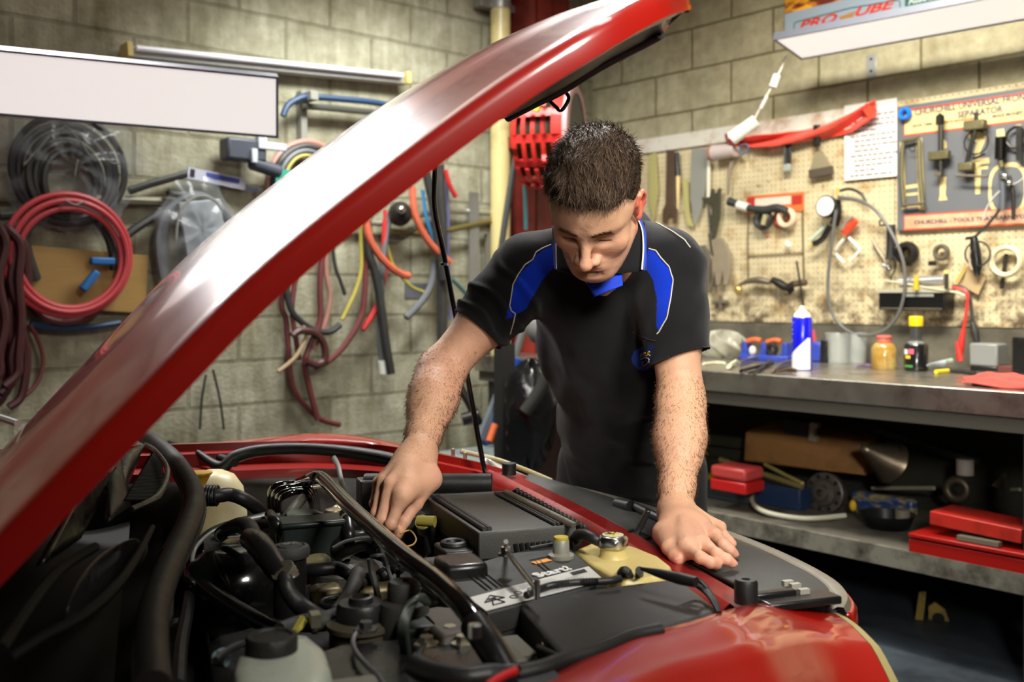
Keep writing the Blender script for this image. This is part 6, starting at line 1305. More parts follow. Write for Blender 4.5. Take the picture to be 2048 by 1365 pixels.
# shelf box with a silver tube
t = rt('tool_holder', 'black shelf box fixed low on the pegboard holding a silver tube', 'holder')
obj('box', rbox(1842, 603, 0.29, 0.075, 0.09, 0.035), mat('black_enamel', rgb(16, 16, 16), 0.3), t, bevel=0.004); obj('rail', rbox(1842, 582, 0.30, 0.016, 0.095, 0.035), mat('worn_cream_edge', rgb(160, 156, 136), 0.5), t); obj('lettered_strip', rbox(1840, 591, 0.12, 0.012, 0.004, 0.128), mat('grey_plate', rgb(130, 132, 128), 0.5), t)
obj('lower_rail', rbox(1842, 617, 0.27, 0.006, 0.094, 0.035), GRM, t)
tag(obj('silver_tube', MB().cyl(WRp(1800, 565, 0.10), WRp(1890, 561, 0.10), 0.022, n=20), mat('silver_tube', rgb(190, 190, 190), 0.25, metal=0.7), bevel=0.002), 'silver tube lying on the black shelf box', 'tube')
tag(obj('marker_pen', RT([(1833, 552), (1832, 580)], 0.010, 0.15, n=12, smooth=1), mat('yellow_pen', rgb(210, 170, 30), 0.35)), 'yellow capped pen standing on the left of the black shelf box', 'pen')
t = rt('marker_pen', 'dark pen with a cream top standing at the right of the black shelf box', 'pen')
obj('barrel', RT([(1893, 548), (1893, 578)], 0.0085, 0.15, n=12, smooth=1), mat('dark_olive_pen', rgb(44, 44, 36), 0.4), t); obj('top', RT([(1893, 541), (1893, 547)], 0.011, 0.15, n=12, smooth=1), mat('yellow_cream_top', rgb(224, 196, 120), 0.4), t)
tag(obj('wire_spike', RT([(1772, 562), (1800, 566), (1850, 575), (1910, 585), (1930, 592)], 0.005, 0.13, smooth=3), mat('pale_wire', rgb(180, 176, 150), 0.4)), 'long pale wire laid across the black shelf box', 'wire')
# jump leads
t = rt('jump_lead', 'red lead with a red clamp hanging right of the black shelf box', 'cable')
obj('lead', RT([(1905, 575), (1925, 580), (1935, 590), (1932, 630), (1926, 665)], 0.0065, 0.10), mat('bright_red_cable', rgb(214, 50, 44), 0.4), t); obj('clamp', RT([(1927, 660), (1922, 690), (1918, 722)], [0.008, 0.014, 0.012], 0.12, n=10), mat('bright_red_cable', (0, 0, 0)), t); obj('clamp', RT([(1915, 684), (1918, 705), (1922, 722)], [0.008, 0.012, 0.012], 0.16, n=10), mat('bright_red_cable', (0, 0, 0)), t)
t = rt('jump_lead', 'black lead with a black clamp hanging beside the red one', 'cable')
obj('lead', RT([(1905, 572), (1928, 576), (1940, 595), (1944, 630), (1950, 660)], 0.0065, 0.09), BLKH, t); obj('clamp', RT([(1945, 645), (1950, 665), (1955, 690)], [0.010, 0.016, 0.010], 0.10, n=10), BLKH, t)

# ================================================================== WORKBENCH
# bench top height from its front edge
BZ = 0.905
e0, e1 = PZ(1420, 742, BZ), PZ(2046, 787, BZ)
d0 = (e0 - CORNER).dot(RWF.y); d1 = (e1 - CORNER).dot(RWF.y)
BD = -1.01
bxs = x0 - 0.12; bxe = bxs + 4.2
wb_ = rt('workbench', 'long workbench with a stainless steel top and raised front lip', 'workbench')
SS = mat('brushed_stainless', rgb(176, 172, 162), 0.30, metal=0.9, var=0.18, vscale=14, stretch=(1, 1, 1), dirt=rgb(90, 80, 64), dscale=5, damt=0.3)
obj('bench_top', MB().box(RWF, bxs, bxe, BD, -0.026, BZ - 0.03, BZ), SS, wb_, bevel=0.003)
obj('front_lip', MB().box(RWF, bxs, bxe, BD - 0.016, BD, BZ - 0.075, BZ + 0.003), SS, wb_, bevel=0.003)
obj('under_rail', MB().box(RWF, bxs, bxe, BD + 0.01, BD + 0.05, BZ - 0.125, BZ - 0.075), mat('grey_painted_rail', rgb(96, 92, 82), 0.5), wb_)
SZ_ = 0.35

obj('lower_shelf', MB().box(RWF, bxs, bxe, BD + 0.02, -0.03, SZ_ - 0.03, SZ_), mat('grimy_shelf', rgb(88, 84, 74), 0.55, dirt=rgb(40, 36, 30), dscale=7, damt=0.5), wb_)
obj('shelf_edge', MB().box(RWF, bxs, bxe, BD, BD + 0.02, SZ_ - 0.06, SZ_ + 0.004), mat('worn_grey_edge', rgb(116, 114, 102), 0.5, dirt=rgb(48, 42, 34), dscale=11, damt=0.6), wb_)
for x in (bxs + 0.05, bxe - 0.1, bxs + 2.6):
    for y in (BD + 0.03, -0.1): obj('leg', MB().box(RWF, x, x + 0.05, y, y + 0.05, 0, BZ - 0.03), mat('dark_steel_leg', rgb(40, 38, 34), 0.5), wb_)
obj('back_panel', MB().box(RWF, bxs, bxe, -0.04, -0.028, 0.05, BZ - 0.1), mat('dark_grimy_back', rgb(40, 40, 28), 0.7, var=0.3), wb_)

# ================================================================== ON THE BENCH
def stand(px, py, z=None): return Frame(PZ(px, py, BZ if z is None else z), RWF.x, RWF.y)
def lathe_px(px, py, prof, n=24, z=None, **k): return MB().lathe(stand(px, py, z), prof, n)
can = rt('spray_can', 'tall blue and white spray can with a cream nozzle standing on the bench', 'can')
cfm = stand(1604, 741)
obj('can_body', MB().lathe(cfm, [(0.036, 0), (0.039, 0.004), (0.039, 0.205), (0.034, 0.213)], 32), mat('can_blue', rgb(14, 20, 196), 0.25, coat=0.5), can)
wv = MB()
for i in range(24):
    a0 = math.pi * (1.02 + 0.96 * i / 24); a1 = math.pi * (1.02 + 0.96 * (i + 1) / 24)
    h = lambda a: 0.055 + 0.075 * max(0, min(1, (a - math.pi * 1.15) / 2.2)) ** 1.2
    q = lambda a, z: cfm(0.0395 * math.cos(a), 0.0395 * math.sin(a), z)
    wv.add([q(a0, 0.005), q(a1, 0.005), q(a1, h(a1)), q(a0, h(a0))], [(0, 1, 2, 3)])
obj('white_wave', wv, mat('can_white', rgb(226, 226, 226), 0.3), can)
ln_ = MB()
for k, (z, w) in enumerate(((0.188, 0.7), (0.178, 0.5), (0.16, 0.6), (0.143, 0.6), (0.12, 0.5), (0.113, 0.5))):
    for i in range(5):
        a0 = math.pi * 1.18 + w * i / 5; a1 = a0 + w / 6; ln_.add([cfm(0.0397 * math.cos(a), 0.0397 * math.sin(a), zz) for a, zz in ((a0, z), (a1, z), (a1, z + 0.005), (a0, z + 0.005))], [(0, 1, 2, 3)])
obj('small_print', ln_, mat('pale_blue_print', rgb(120, 140, 230), 0.4), can)['kind'] = 'stuff'
obj('nozzle_cap', MB().lathe(cfm, [(0.034, 0.213), (0.030, 0.226), (0.012, 0.240), (0.009, 0.256), (0, 0.258)], 24), mat('cream_nozzle', rgb(232, 226, 200), 0.35), can)
jar = rt('jar', 'round glass jar of yellow brown liquid with a pale red lid', 'jar')
jf = stand(1768, 738)
obj('jar_body', MB().lathe(jf, [(0.046, 0), (0.049, 0.006), (0.049, 0.085), (0.040, 0.100), (0.034, 0.106)], 28), mat('amber_jar', rgb(158, 122, 52), 0.2, coat=0.6, dirt=rgb(196, 176, 110), dscale=14, damt=0.5), jar)
obj('lid', MB().lathe(jf, [(0.030, 0.106), (0.031, 0.114), (0.028, 0.118), (0.031, 0.122), (0.031, 0.132), (0.027, 0.136), (0, 0.136)], 28), mat('pale_red_lid', rgb(184, 96, 84), 0.35), jar)
bo = rt('bottle', 'black bottle with a yellow cap and coloured label on the bench', 'bottle')
bf_ = stand(1832, 742)
obj('bottle_body', MB().lathe(bf_, [(0.040, 0), (0.046, 0.006), (0.046, 0.100), (0.040, 0.108)], 32), mat('black_bottle', rgb(22, 23, 24), 0.2, coat=0.4), bo)
obj('bottle_neck', MB().lathe(bf_, [(0.030, 0.106), (0.027, 0.122), (0.022, 0.126), (0.022, 0.178)], 24), mat('dark_grey_neck', rgb(60, 62, 60), 0.25), bo); obj('neck_ring', MB().lathe(bf_, [(0.034, 0.104), (0.028, 0.118)], 24), mat('clear_ring', rgb(120, 124, 120), 0.2), bo)
obj('cap', MB().lathe(bf_, [(0.026, 0.176), (0.027, 0.180), (0.027, 0.212), (0.024, 0.216), (0, 0.216)], 24), mat('bright_yellow_cap', rgb(238, 200, 26), 0.35), bo, bevel=0.002)
def lab(name, a0, a1, z0, z1, m, par, r=0.0465, fr=bf_):
    mb = MB().grid(lambda u, v: fr(r * math.cos(a0 + (a1 - a0) * u), r * math.sin(a0 + (a1 - a0) * u), z0 + (z1 - z0) * v), 8, 2); return obj(name, mb, m, par)
lab('pink_patch', 4.55, 5.0, 0.068, 0.088, mat('label_pink', rgb(214, 90, 110), 0.5), bo); lab('white_patch', 4.0, 4.45, 0.066, 0.086, mat('label_white', rgb(216, 216, 216), 0.5), bo); lab('yellow_patch', 4.2, 4.7, 0.050, 0.062, mat('label_yellow', rgb(220, 190, 40), 0.5), bo); lab('green_patch', 4.1, 4.9, 0.016, 0.024, mat('label_green', rgb(70, 140, 60), 0.5), bo)
GLS = mat('cloudy_clear_plastic', rgb(176, 180, 176), 0.15, alpha=0.45, spec=0.6)
for x, w, lb_ in ((1676, 0.058, 'cloudy clear tub left in the pair behind the grey hose loop'), (1712, 0.05, 'cloudy clear tub right in the pair behind the grey hose loop')):
    tag(obj('clear_tub', MB().lathe(stand(x, 726), [(w * 0.85, 0), (w, 0.13), (w * 1.03, 0.132), (w * 0.95, 0.13), (w * 0.8, 0.004)], 24), GLS), lb_, 'tub', 'cloudy clear tubs on the bench')
crm = MB()
random.seed(5)
bagc = stand(1445, 716)
crm.grid(lambda u, v: bagc(math.cos(u * 6.283) * math.sin(v * 3.14) * (0.12 + 0.025 * math.sin(u * 37 + v * 11)), math.sin(u * 6.283) * math.sin(v * 3.14) * 0.09, 0.062 - 0.062 * math.cos(v * 3.14) + 0.012 * math.sin(u * 51 + v * 17)), 60, 24)
tag(obj('plastic_bag', crm, mat('crumpled_clear_bag', rgb(176, 172, 154), 0.2, alpha=0.6, bump=1.0, bscale=30), smooth=25), 'crumpled clear plastic bag on the bench beside the shirt sleeve', 'bag')
rk = rt('bottle_rack', 'blue plastic rack with two hollows holding orange and dark parts', 'rack')
BLR = mat('rack_blue', rgb(48, 66, 160), 0.35)
rf_ = stand(1535, 722)
obj('rack_base', MB().box(rf_, -0.13, 0.13, -0.04, 0.05, 0.0, 0.028), BLR, rk, bevel=0.006)
for x in (-0.115, -0.01, 0.10): obj('rack_post', MB().prism(rf_, [(x - 0.018, 0.02), (x + 0.018, 0.02), (x + 0.010, 0.085), (x - 0.010, 0.085)], -0.02, 0.03), BLR, rk, bevel=0.004)
OR_ = mat('orange_brown_plastic', rgb(190, 96, 52), 0.4)
for x, m, lb_ in ((-0.062, OR_, 'orange tool handle lying in the left hollow of the blue rack'), (0.045, OR_, 'orange tool handle lying in the right hollow of the blue rack')):
    tag(obj('orange_tool', MB().tube([rf_(x - 0.04, -0.01, 0.085), rf_(x, -0.01, 0.095), rf_(x + 0.035, -0.01, 0.09)], 0.013, 10, 4), m), lb_, 'handle')
tag(obj('gear_part', MB().torus(rf_.at(0.045, -0.03, 0.055), 0.022, 0.010, 16, 8, 'y'), DKM), 'dark ring part sitting in the right hollow of the blue rack', 'part'); tag(obj('white_part', MB().ell(rf_.at(-0.06, -0.03, 0.045), 0.018, 0.015, 0.022), mat('off_white_part', rgb(206, 200, 184), 0.4)), 'small off white part in the left hollow of the blue rack', 'part')
tag(obj('blue_holder', MB().box(stand(1636, 724), -0.03, 0.03, -0.03, 0.03, 0, 0.09), BLR, bevel=0.01), 'small blue holder just right of the blue spray can', 'holder'); tag(obj('black_block', MB().box(stand(1651, 726), -0.014, 0.014, -0.02, 0.02, 0, 0.10), BLKS, bevel=0.003), 'narrow black block between the spray can and the clear tubs', 'block')
tag(obj('red_stick', MB().tube([stand(1632, 722)(0, 0, 0.06), stand(1626, 722)(0, 0, 0.14)], 0.008, 8, 1), mat('pink_red_plastic', rgb(200, 70, 90), 0.4)), 'pinkish red stick behind the spray can', 'stick')
for k, (pts, r, m, lb_) in enumerate((
    (((1482, 742), (1510, 735), (1545, 728)), 0.010, DKM, 'dark plier handle in front of the blue rack, longest of the tools'), (((1500, 746), (1520, 738), (1540, 722)), 0.009, BLKM, 'black handle crossing the dark pliers'),
    (((1545, 740), (1565, 728), (1590, 722)), 0.011, GRM, 'grey spanner touching the foot of the spray can'), (((1555, 744), (1575, 740), (1592, 742)), 0.009, BRS, 'small brownish rag end beside the spray can'),
    (((1407, 728), (1430, 726), (1450, 727)), 0.008, mat('ivory_rod', rgb(224, 220, 190), 0.3), 'short ivory tube lying at the left end of the bench'), (((1458, 733), (1464, 728), (1470, 724)), 0.013, mat('ivory_rod', (0, 0, 0)), 'small ivory fitting right of the ivory tube'),
    (((1478, 726), (1500, 718), (1515, 716)), 0.013, STEEL, 'bright socket lying in front of the blue rack'), (((1712, 734), (1730, 731), (1746, 733)), 0.006, mat('mauve_plastic', rgb(130, 100, 140), 0.5), 'thin mauve stick left of the jar'))):
    tag(obj('hand_tool', MB().tube([PZ(x, y, BZ + r + 0.003) for x, y in pts], r, 8, 4, flat=0.6), m), lb_, 'tool')
for k, (x0_, x1_, y_, m, lb_) in enumerate(((1850, 1888, 733, mat('tube_white_blue', rgb(186, 194, 204), 0.3), 'white glue tube lying right of the black bottle'), (1868, 1902, 729, mat('tube_pale_green', rgb(180, 196, 180), 0.3), 'pale green tube behind the white glue tube'))):
    tag(obj('glue_tube', MB().tube([PZ(x0_, y_, BZ + 0.02), PZ((x0_ + x1_) / 2, y_ - 3, BZ + 0.02), PZ(x1_, y_ - 6, BZ + 0.025)], [0.012, 0.016, 0.018], 10, 4, flat=0.6), m), lb_, 'tube')
tag(obj('yellow_marker', MB().tube([PZ(1872, 744, BZ + 0.009), PZ(1896, 742, BZ + 0.009)], 0.008, 10, 1), mat('marker_yellow', rgb(226, 206, 30), 0.35)), 'short bright yellow marker lying in front of the glue tube', 'pen')
tag(obj('black_cable', MB().tube([PZ(1900, 741, BZ + 0.008), PZ(1930, 744, BZ + 0.008), PZ(1950, 747, BZ + 0.008)], 0.008, 8, 4), BLKH), 'short black cable in front of the red clamp', 'cable')
tag(obj('brown_bag', MB().loft([[stand(1930, 728)(a * s_, 0.02 * math.sin(a * 40), z) for a in (-0.045, -0.02, 0.02, 0.045)] for s_, z in ((1, 0), (1.1, 0.05), (0.9, 0.10), (0.5, 0.13))]), mat('brown_paper', rgb(112, 96, 56), 0.6), solid=0.02), 'small brown paper bag behind the red clamp', 'bag')
gb = rt('plastic_tub', 'grey translucent tub on a black foot near the right end of the bench', 'tub'); gbf = stand(1977, 742)
obj('tub_body', MB().box(gbf, -0.055, 0.055, -0.05, 0.05, 0.02, 0.11), mat('grey_tub', rgb(128, 130, 128), 0.3), gb, bevel=0.008); obj('tub_foot', MB().box(gbf, -0.052, 0.052, -0.048, 0.048, 0, 0.02), BLKS, gb, bevel=0.004)
tag(obj('brown_box', MB().box(stand(2024, 745), -0.045, 0.045, -0.03, 0.03, 0, 0.025), mat('maroon_brown_card', rgb(96, 50, 42), 0.5), bevel=0.003), 'flat maroon box right of the grey tub', 'box'); tag(obj('black_case', MB().box(stand(2062, 748), -0.05, 0.06, -0.05, 0.05, 0, 0.14), BLKS, bevel=0.004), 'black case cut off by the right edge above the bench', 'case')
rag = MB(); rf2 = stand(2012, 775)
rag.grid(lambda u, v: rf2(-0.13 + 0.34 * u + 0.01 * math.sin(v * 9), (v - 0.5) * 0.13 * (0.5 + 0.5 * min(1, u * 4)), 0.008 + 0.040 * math.sin(v * 3.14) * math.sin(min(1, u * 1.6 + 0.15) * 2.2) * (0.9 + 0.10 * math.sin(u * 22 + v * 6)) + 0.005 * math.sin(v * 30 + u * 9)), 60, 30)
tag(obj('red_rag', rag, mat('salmon_red_cloth', rgb(200, 70, 56), 0.75, sheen=0.3, bump=0.3, bscale=200), smooth=70, solid=0.004), 'salmon red shop rag bunched at the front of the bench', 'rag')

# ================================================================== ON THE LOWER SHELF
def sh_(px, py): return Frame(PZ(px, py, SZ_), RWF.x, RWF.y)
def prop(name, lb_, cat, mb, m, **k): return tag(obj(name, mb, m, **k), lb_, cat)
CARD = mat('brown_cardboard', rgb(158, 112, 58), 0.7, var=0.12, dirt=rgb(112, 78, 40), dscale=6, damt=0.4)
cb = rt('cardboard_box', 'long open cardboard box tilted on the lower shelf under the bench', 'box')
def sp(px, py, d): return P(px, py, d)
q = [sp(1492, 865, 4.55), sp(1738, 886, 4.22), sp(1728, 948, 4.20), sp(1488, 920, 4.55)]; qb = [v + RWF.y * 0.22 for v in q]
obj('box_front', MB().add(q + [v + RWF.y * 0.008 for v in q], [(0, 1, 2, 3), (7, 6, 5, 4), (0, 4, 5, 1), (1, 5, 6, 2), (2, 6, 7, 3), (3, 7, 4, 0)]), CARD, cb)
obj('box_side', MB().add([q[0], qb[0], qb[3], q[3]], [(0, 1, 2, 3)]), CARD, cb, solid=0.006); obj('box_side', MB().add([q[1], qb[1], qb[2], q[2]], [(0, 1, 2, 3)]), CARD, cb, solid=0.006)
obj('box_top', MB().add([q[0], q[1], qb[1] + Vector((0, 0, 0.03)), qb[0] + Vector((0, 0, 0.04))], [(0, 1, 2, 3)]), CARD, cb, solid=0.006)
obj('box_base', MB().add([q[3], q[2], qb[2], qb[3]], [(0, 1, 2, 3)]), CARD, cb, solid=0.006)
fm = rt('control_module', 'black module with a white end clip lying on the cardboard box', 'module')
mf = Frame(sp(1603, 855, 4.40), (sp(1640, 862, 4.36) - sp(1575, 850, 4.45)), RWF.y)
obj('module_body', MB().box(mf, -0.07, 0.055, -0.03, 0.06, -0.035, 0.03), mat('ribbed_black_module', rgb(34, 34, 32), 0.5, bump=0.5, bscale=40), fm, bevel=0.004)
obj('end_clip', MB().box(mf, 0.05, 0.075, -0.04, 0.0, -0.045, 0.035).box(mf, 0.065, 0.085, -0.04, 0.0, 0.015, 0.035).box(mf, 0.065, 0.085, -0.04, 0.0, -0.045, -0.025), mat('off_white_clip', rgb(186, 180, 160), 0.5), fm, bevel=0.002)
rtb = rt('red_toolbox', 'small bright red plastic case near the left end of the lower shelf', 'case')
rb_ = Frame(PZ(1470, 982, SZ_ + 0.075), RWF.x, RWF.y)
obj('case_body', MB().box(rb_, -0.085, 0.085, -0.05, 0.08, 0.0, 0.045), mat('bright_red_case', rgb(190, 30, 30), 0.35), rtb, bevel=0.006); obj('case_lid', MB().box(rb_, -0.085, 0.085, -0.052, 0.08, 0.048, 0.10), mat('faded_red_lid', rgb(196, 70, 66), 0.35), rtb, bevel=0.014)
BLUB = mat('navy_case', rgb(26, 46, 78), 0.5)
prop('grey_case', 'flat dark grey case beneath the small red case', 'case', MB().box(Frame(PZ(1462, 1003, SZ_) , RWF.x, RWF.y), -0.12, 0.10, -0.02, 0.12, 0.0, 0.07), mat('dark_slate_case', rgb(50, 58, 64), 0.4), bevel=0.006)
prop('yellow_case', 'yellow object beside the person at the left end of the lower shelf', 'case', MB().box(Frame(sp(1412, 972, 4.6), RWF.x, RWF.y), -0.045, 0.045, -0.04, 0.04, -0.03, 0.055), mat('strong_yellow', rgb(206, 170, 30), 0.45), bevel=0.01)
prop('blue_box', 'dark blue box lying behind the gear hub', 'box', MB().box(sh_(1556, 1012), -0.12, 0.12, -0.03, 0.12, 0, 0.085), BLUB, bevel=0.004)
gh_ = rt('gear_hub', 'round metal clutch hub with holes standing on the lower shelf', 'hub')
gfr = Frame(sp(1652, 986, 3.98), (0.70, -0.70, 0.1), (0.05, 0.12, 1.0)); HUBM = mat('dark_hub_metal', rgb(104, 100, 92), 0.4, metal=0.7, var=0.3, vscale=25)
obj('hub_disc', MB().lathe(gfr, [(0.078, -0.02), (0.080, 0.0), (0.080, 0.016), (0.072, 0.020), (0.055, 0.018), (0.050, 0.030), (0.030, 0.034), (0.030, 0.052), (0.014, 0.054), (0.014, 0.02)], 36), HUBM, gh_)
for k in range(10): obj('hub_hole', MB().lathe(gfr.at(0.065 * math.cos(k * 0.628), 0.065 * math.sin(k * 0.628), 0.0195), [(0.0085, 0), (0.0085, 0.0015), (0, 0.0015)], 12), mat('hole_black', rgb(8, 8, 8), 0.8), gh_)
prop('white_hose', 'white hose curving along the front edge of the lower shelf', 'hose', MB().tube([sp(1512, 970, 4.15), sp(1503, 1000, 4.05), PZ(1520, 1020, SZ_ + .02), PZ(1560, 1032, SZ_ + .012), PZ(1620, 1038, SZ_ + .012), PZ(1690, 1032, SZ_ + .012)], 0.010, 10, 6), mat('white_hose', rgb(206, 204, 180), 0.4))
for k, (a, b, r, m, lb_) in enumerate((((1440, 920), (1605, 975), 0.012, mat('khaki_rod', rgb(112, 100, 56), 0.5), 'khaki rod slanting down from the left under the cardboard box'), ((1530, 930), (1605, 968), 0.008, mat('pale_brass', rgb(176, 160, 96), 0.4), 'thin pale rod resting against the gear hub'), ((1745, 977), (1868, 977), 0.009, mat('ivory_grey_rod', rgb(160, 156, 136), 0.4), 'pale rod lying behind the metal funnel'), ((1955, 980), (2040, 980), 0.007, mat('ivory_grey_rod', (0, 0, 0)), 'pale rod at the far right of the lower shelf'), ((1750, 860), (1960, 925), 0.020, mat('dark_green_bar', rgb(40, 48, 44), 0.5), 'dark green bar slanting down over the metal funnel'))):
    prop('rod', lb_, 'rod', MB().cyl(sp(*a, 4.25), sp(*b, 3.95), r, n=10), m)
fu = rt('metal_funnel', 'dull metal funnel lying on its side on the lower shelf', 'funnel')
ff_ = Frame(sp(1790, 925, 4.0), (0.3, -0.2, 0.9), (0.2, 0.97, 0.1)); ff_ = Frame(sp(1783, 925, 4.0), (0.35, 0.25, 0.85), (-0.30, 0.90, -0.1))
obj('funnel_cone', MB().lathe(ff_, [(0.088, -0.006), (0.090, 0.0), (0.086, 0.006), (0.022, 0.13), (0.012, 0.16)], 32, caps=False), mat('tarnished_tin', rgb(134, 122, 100), 0.3, metal=0.8, var=0.2), fu, solid=0.002)
bwl = rt('oil_drain_pan', 'black round drain pan with a grey tape roll beside it on the shelf front', 'pan'); bpf = sh_(1775, 1055)
obj('pan', MB().lathe(bpf, [(0.075, 0), (0.095, 0.05), (0.098, 0.052), (0.09, 0.05), (0.07, 0.006), (0, 0.006)], 32, caps=False), mat('black_pan', rgb(30, 32, 32), 0.3), bwl, solid=0.002)
prop('grey_tape_roll', 'small grey tape roll standing in front of the drain pan', 'tape', MB().lathe(sh_(1805, 1052), [(0.028, 0), (0.028, 0.06), (0.020, 0.062), (0, 0.062)], 20), mat('grey_tape', rgb(120, 116, 100), 0.5))
prop('chip_bag', 'blue and yellow striped bag behind the drain pan', 'bag', MB().box(Frame(sp(1762, 1015, 3.95), RWF.x, RWF.y), -0.12, 0.14, -0.02, 0.03, -0.02, 0.05), mat('striped_bag', rgb(32, 60, 110), 0.35, dirt=rgb(190, 170, 40), dscale=14, damt=0.5, stretch=(1, 1, 2.5)), bevel=0.012)
prop('yellow_bottle_top', 'small yellow bottle top left of the drain pan', 'cap', MB().ell(Frame(sp(1706, 1012, 3.85), (1, 0, 0), (0, 1, 0)), 0.014, 0.014, 0.022), mat('strong_yellow', (0, 0, 0)))
prop('chrome_socket', 'bright chrome socket standing left of the drain pan', 'socket', MB().cyl(sp(1714, 1025, 3.85), sp(1710, 1000, 3.85), 0.007, n=12), STEEL)
prop('bearing_ring', 'dark toothed bearing ring above the red boxes', 'ring', MB().torus(Frame(sp(1914, 980, 3.8), (0.8, -0.6, 0), (0, 0.1, 1)), 0.036, 0.018, 24, 10), mat('bearing_metal', rgb(84, 76, 60), 0.4, metal=0.6))
prop('tape_roll', 'pale grey tape roll standing behind the bearing ring', 'tape', MB().lathe(Frame(sp(1930, 950, 3.85), (1, 0, 0), (0, 1, 0)), [(0.032, 0), (0.032, 0.06), (0.02, 0.06)], 20), mat('pale_tape', rgb(168, 160, 150), 0.4))
REDB = mat('red_case_paint', rgb(176, 40, 28), 0.4, dirt=rgb(110, 30, 22), dscale=7, damt=0.4)
r1 = rt('red_tray', 'upper red metal tray lying tilted on the other at the right of the shelf', 'tray'); r1f = Frame(PZ(1950, 1052, SZ_ + 0.115), Vector(RWF.x) + Vector((0, 0, -0.04)), RWF.y)
obj('tray_body', MB().box(r1f, -0.14, 0.15, -0.02, 0.14, -0.022, 0.022), REDB, r1, bevel=0.003)
r2 = rt('red_toolbox', 'larger red metal toolbox at the bottom right of the shelf', 'toolbox'); r2f = Frame(PZ(1925, 1104, SZ_ + 0.032), RWF.x, RWF.y)
obj('box_body', MB().box(r2f, -0.17, 0.20, -0.02, 0.18, -0.03, 0.014), mat('deep_red_case', rgb(150, 18, 10), 0.35), r2, bevel=0.003); obj('box_lid', MB().box(r2f, -0.17, 0.20, -0.024, 0.18, 0.020, 0.034), mat('deep_red_case', (0, 0, 0)), r2, bevel=0.003)
prop('clip_strip', 'olive clip lying between the two red boxes', 'clip', MB().box(Frame(PZ(1985, 1085, SZ_ + 0.075), RWF.x, RWF.y), -0.10, 0.03, -0.03, 0.0, -0.006, 0.008), mat('olive_strip', rgb(100, 96, 80), 0.5))
prop('glass_bulb', 'clear pale cone at the far right of the shelf', 'cone', MB().cyl(sp(1998, 978, 3.8), sp(2010, 948, 3.8), 0.03, 0.006, n=16), mat('dull_glass', rgb(140, 130, 116), 0.2))
random.seed(21)
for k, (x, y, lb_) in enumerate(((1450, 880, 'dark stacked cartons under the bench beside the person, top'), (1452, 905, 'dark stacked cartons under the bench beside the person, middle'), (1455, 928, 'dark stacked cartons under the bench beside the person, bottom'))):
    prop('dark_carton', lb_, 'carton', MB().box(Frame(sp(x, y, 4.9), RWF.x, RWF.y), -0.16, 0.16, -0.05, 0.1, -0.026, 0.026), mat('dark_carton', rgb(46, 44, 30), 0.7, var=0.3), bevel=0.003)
js = rt('jack_stand', 'dull yellow triangular stand with a round hole in the dark under the bench', 'stand')
YJ = mat('worn_yellow_paint', rgb(150, 124, 40), 0.5, dirt=rgb(50, 42, 20), dscale=7, damt=0.5)
jfr = Frame(sp(1870, 1268, 3.7), (1, -0.35, 0), (0.35, 1, 0)); tri = [(-0.075, 0), (-0.055, 0.15), (-0.03, 0.155), (-0.045, 0.012), (0.085, 0.0), (0.085, -0.008), (-0.075, -0.008)]
obj('stand_frame', MB().prism(jfr, tri, -0.01, 0.01), YJ, js); obj('stand_plate', MB().prism(jfr, [(-0.022, 0.015), (-0.022, 0.095), (0.0, 0.115), (0.035, 0.09), (0.06, 0.015)], 0.005, 0.012), YJ, js); obj('stand_hole', MB().lathe(Frame(jfr(0.012, 0.003, 0.055), jfr.x, jfr.z), [(0.022, -0.001), (0.022, 0.002), (0, 0.002)], 20), mat('hole_black', (0, 0, 0)), js)
# windscreen corner at the far left edge
obj('windscreen', MB().add([CAR(-0.66, 2.40, 0.87), CAR(-0.66, 0.95, 0.87), CAR(-1.3, 1.0, 1.28), CAR(-1.3, 2.3, 1.28)], [(0, 1, 2, 3)]), mat('windscreen_glass', rgb(60, 74, 70), 0.1, alpha=0.85, spec=0.8), car, solid=0.004)
obj('wiper_blade', MB().tube([PZ(-60, 820, 0.93), PZ(0, 836, 0.93), PZ(36, 848, 0.93)], 0.008, 8, 3), mat('grey_trim', rgb(150, 150, 146), 0.4), car)

# ================================================================== THE MECHANIC
# implicit-surface helper: smooth union of tapered limbs, meshed by surface nets in sparse blocks
def _hash(ix, iy, iz):
    h = (ix * 374761393 + iy * 668265263 + iz * 1274126177) & 0x7fffffff
    h = ((h ^ (h >> 13)) * 1103515245) & 0x7fffffff
    return ((h ^ (h >> 16)) & 0xffff) / 65535.0
def noise3(p):
    i = np.floor(p).astype(np.int64); f = p - i; f = f * f * (3 - 2 * f); r = 0
    for dx in (0, 1):
        for dy in (0, 1):
            for dz in (0, 1):
                w = (f[:, 0] if dx else 1 - f[:, 0]) * (f[:, 1] if dy else 1 - f[:, 1]) * (f[:, 2] if dz else 1 - f[:, 2])
                r = r + w * _hash(i[:, 0] + dx, i[:, 1] + dy, i[:, 2] + dz)
    return r
class RC:                     # round cone
    def __init__(s, a, b, r1, r2, k=0.02, sub=False):
        s.a = np.array(a, float); s.b = np.array(b, float); s.r1 = r1; s.r2 = r2; s.k = k; s.sub = sub
    def d(s, p):
        ba = s.b - s.a; l2 = ba @ ba + 1e-12; h = np.clip(((p - s.a) @ ba) / l2, 0, 1)
        return np.linalg.norm(p - s.a - h[:, None] * ba, axis=1) - (s.r1 + (s.r2 - s.r1) * h)
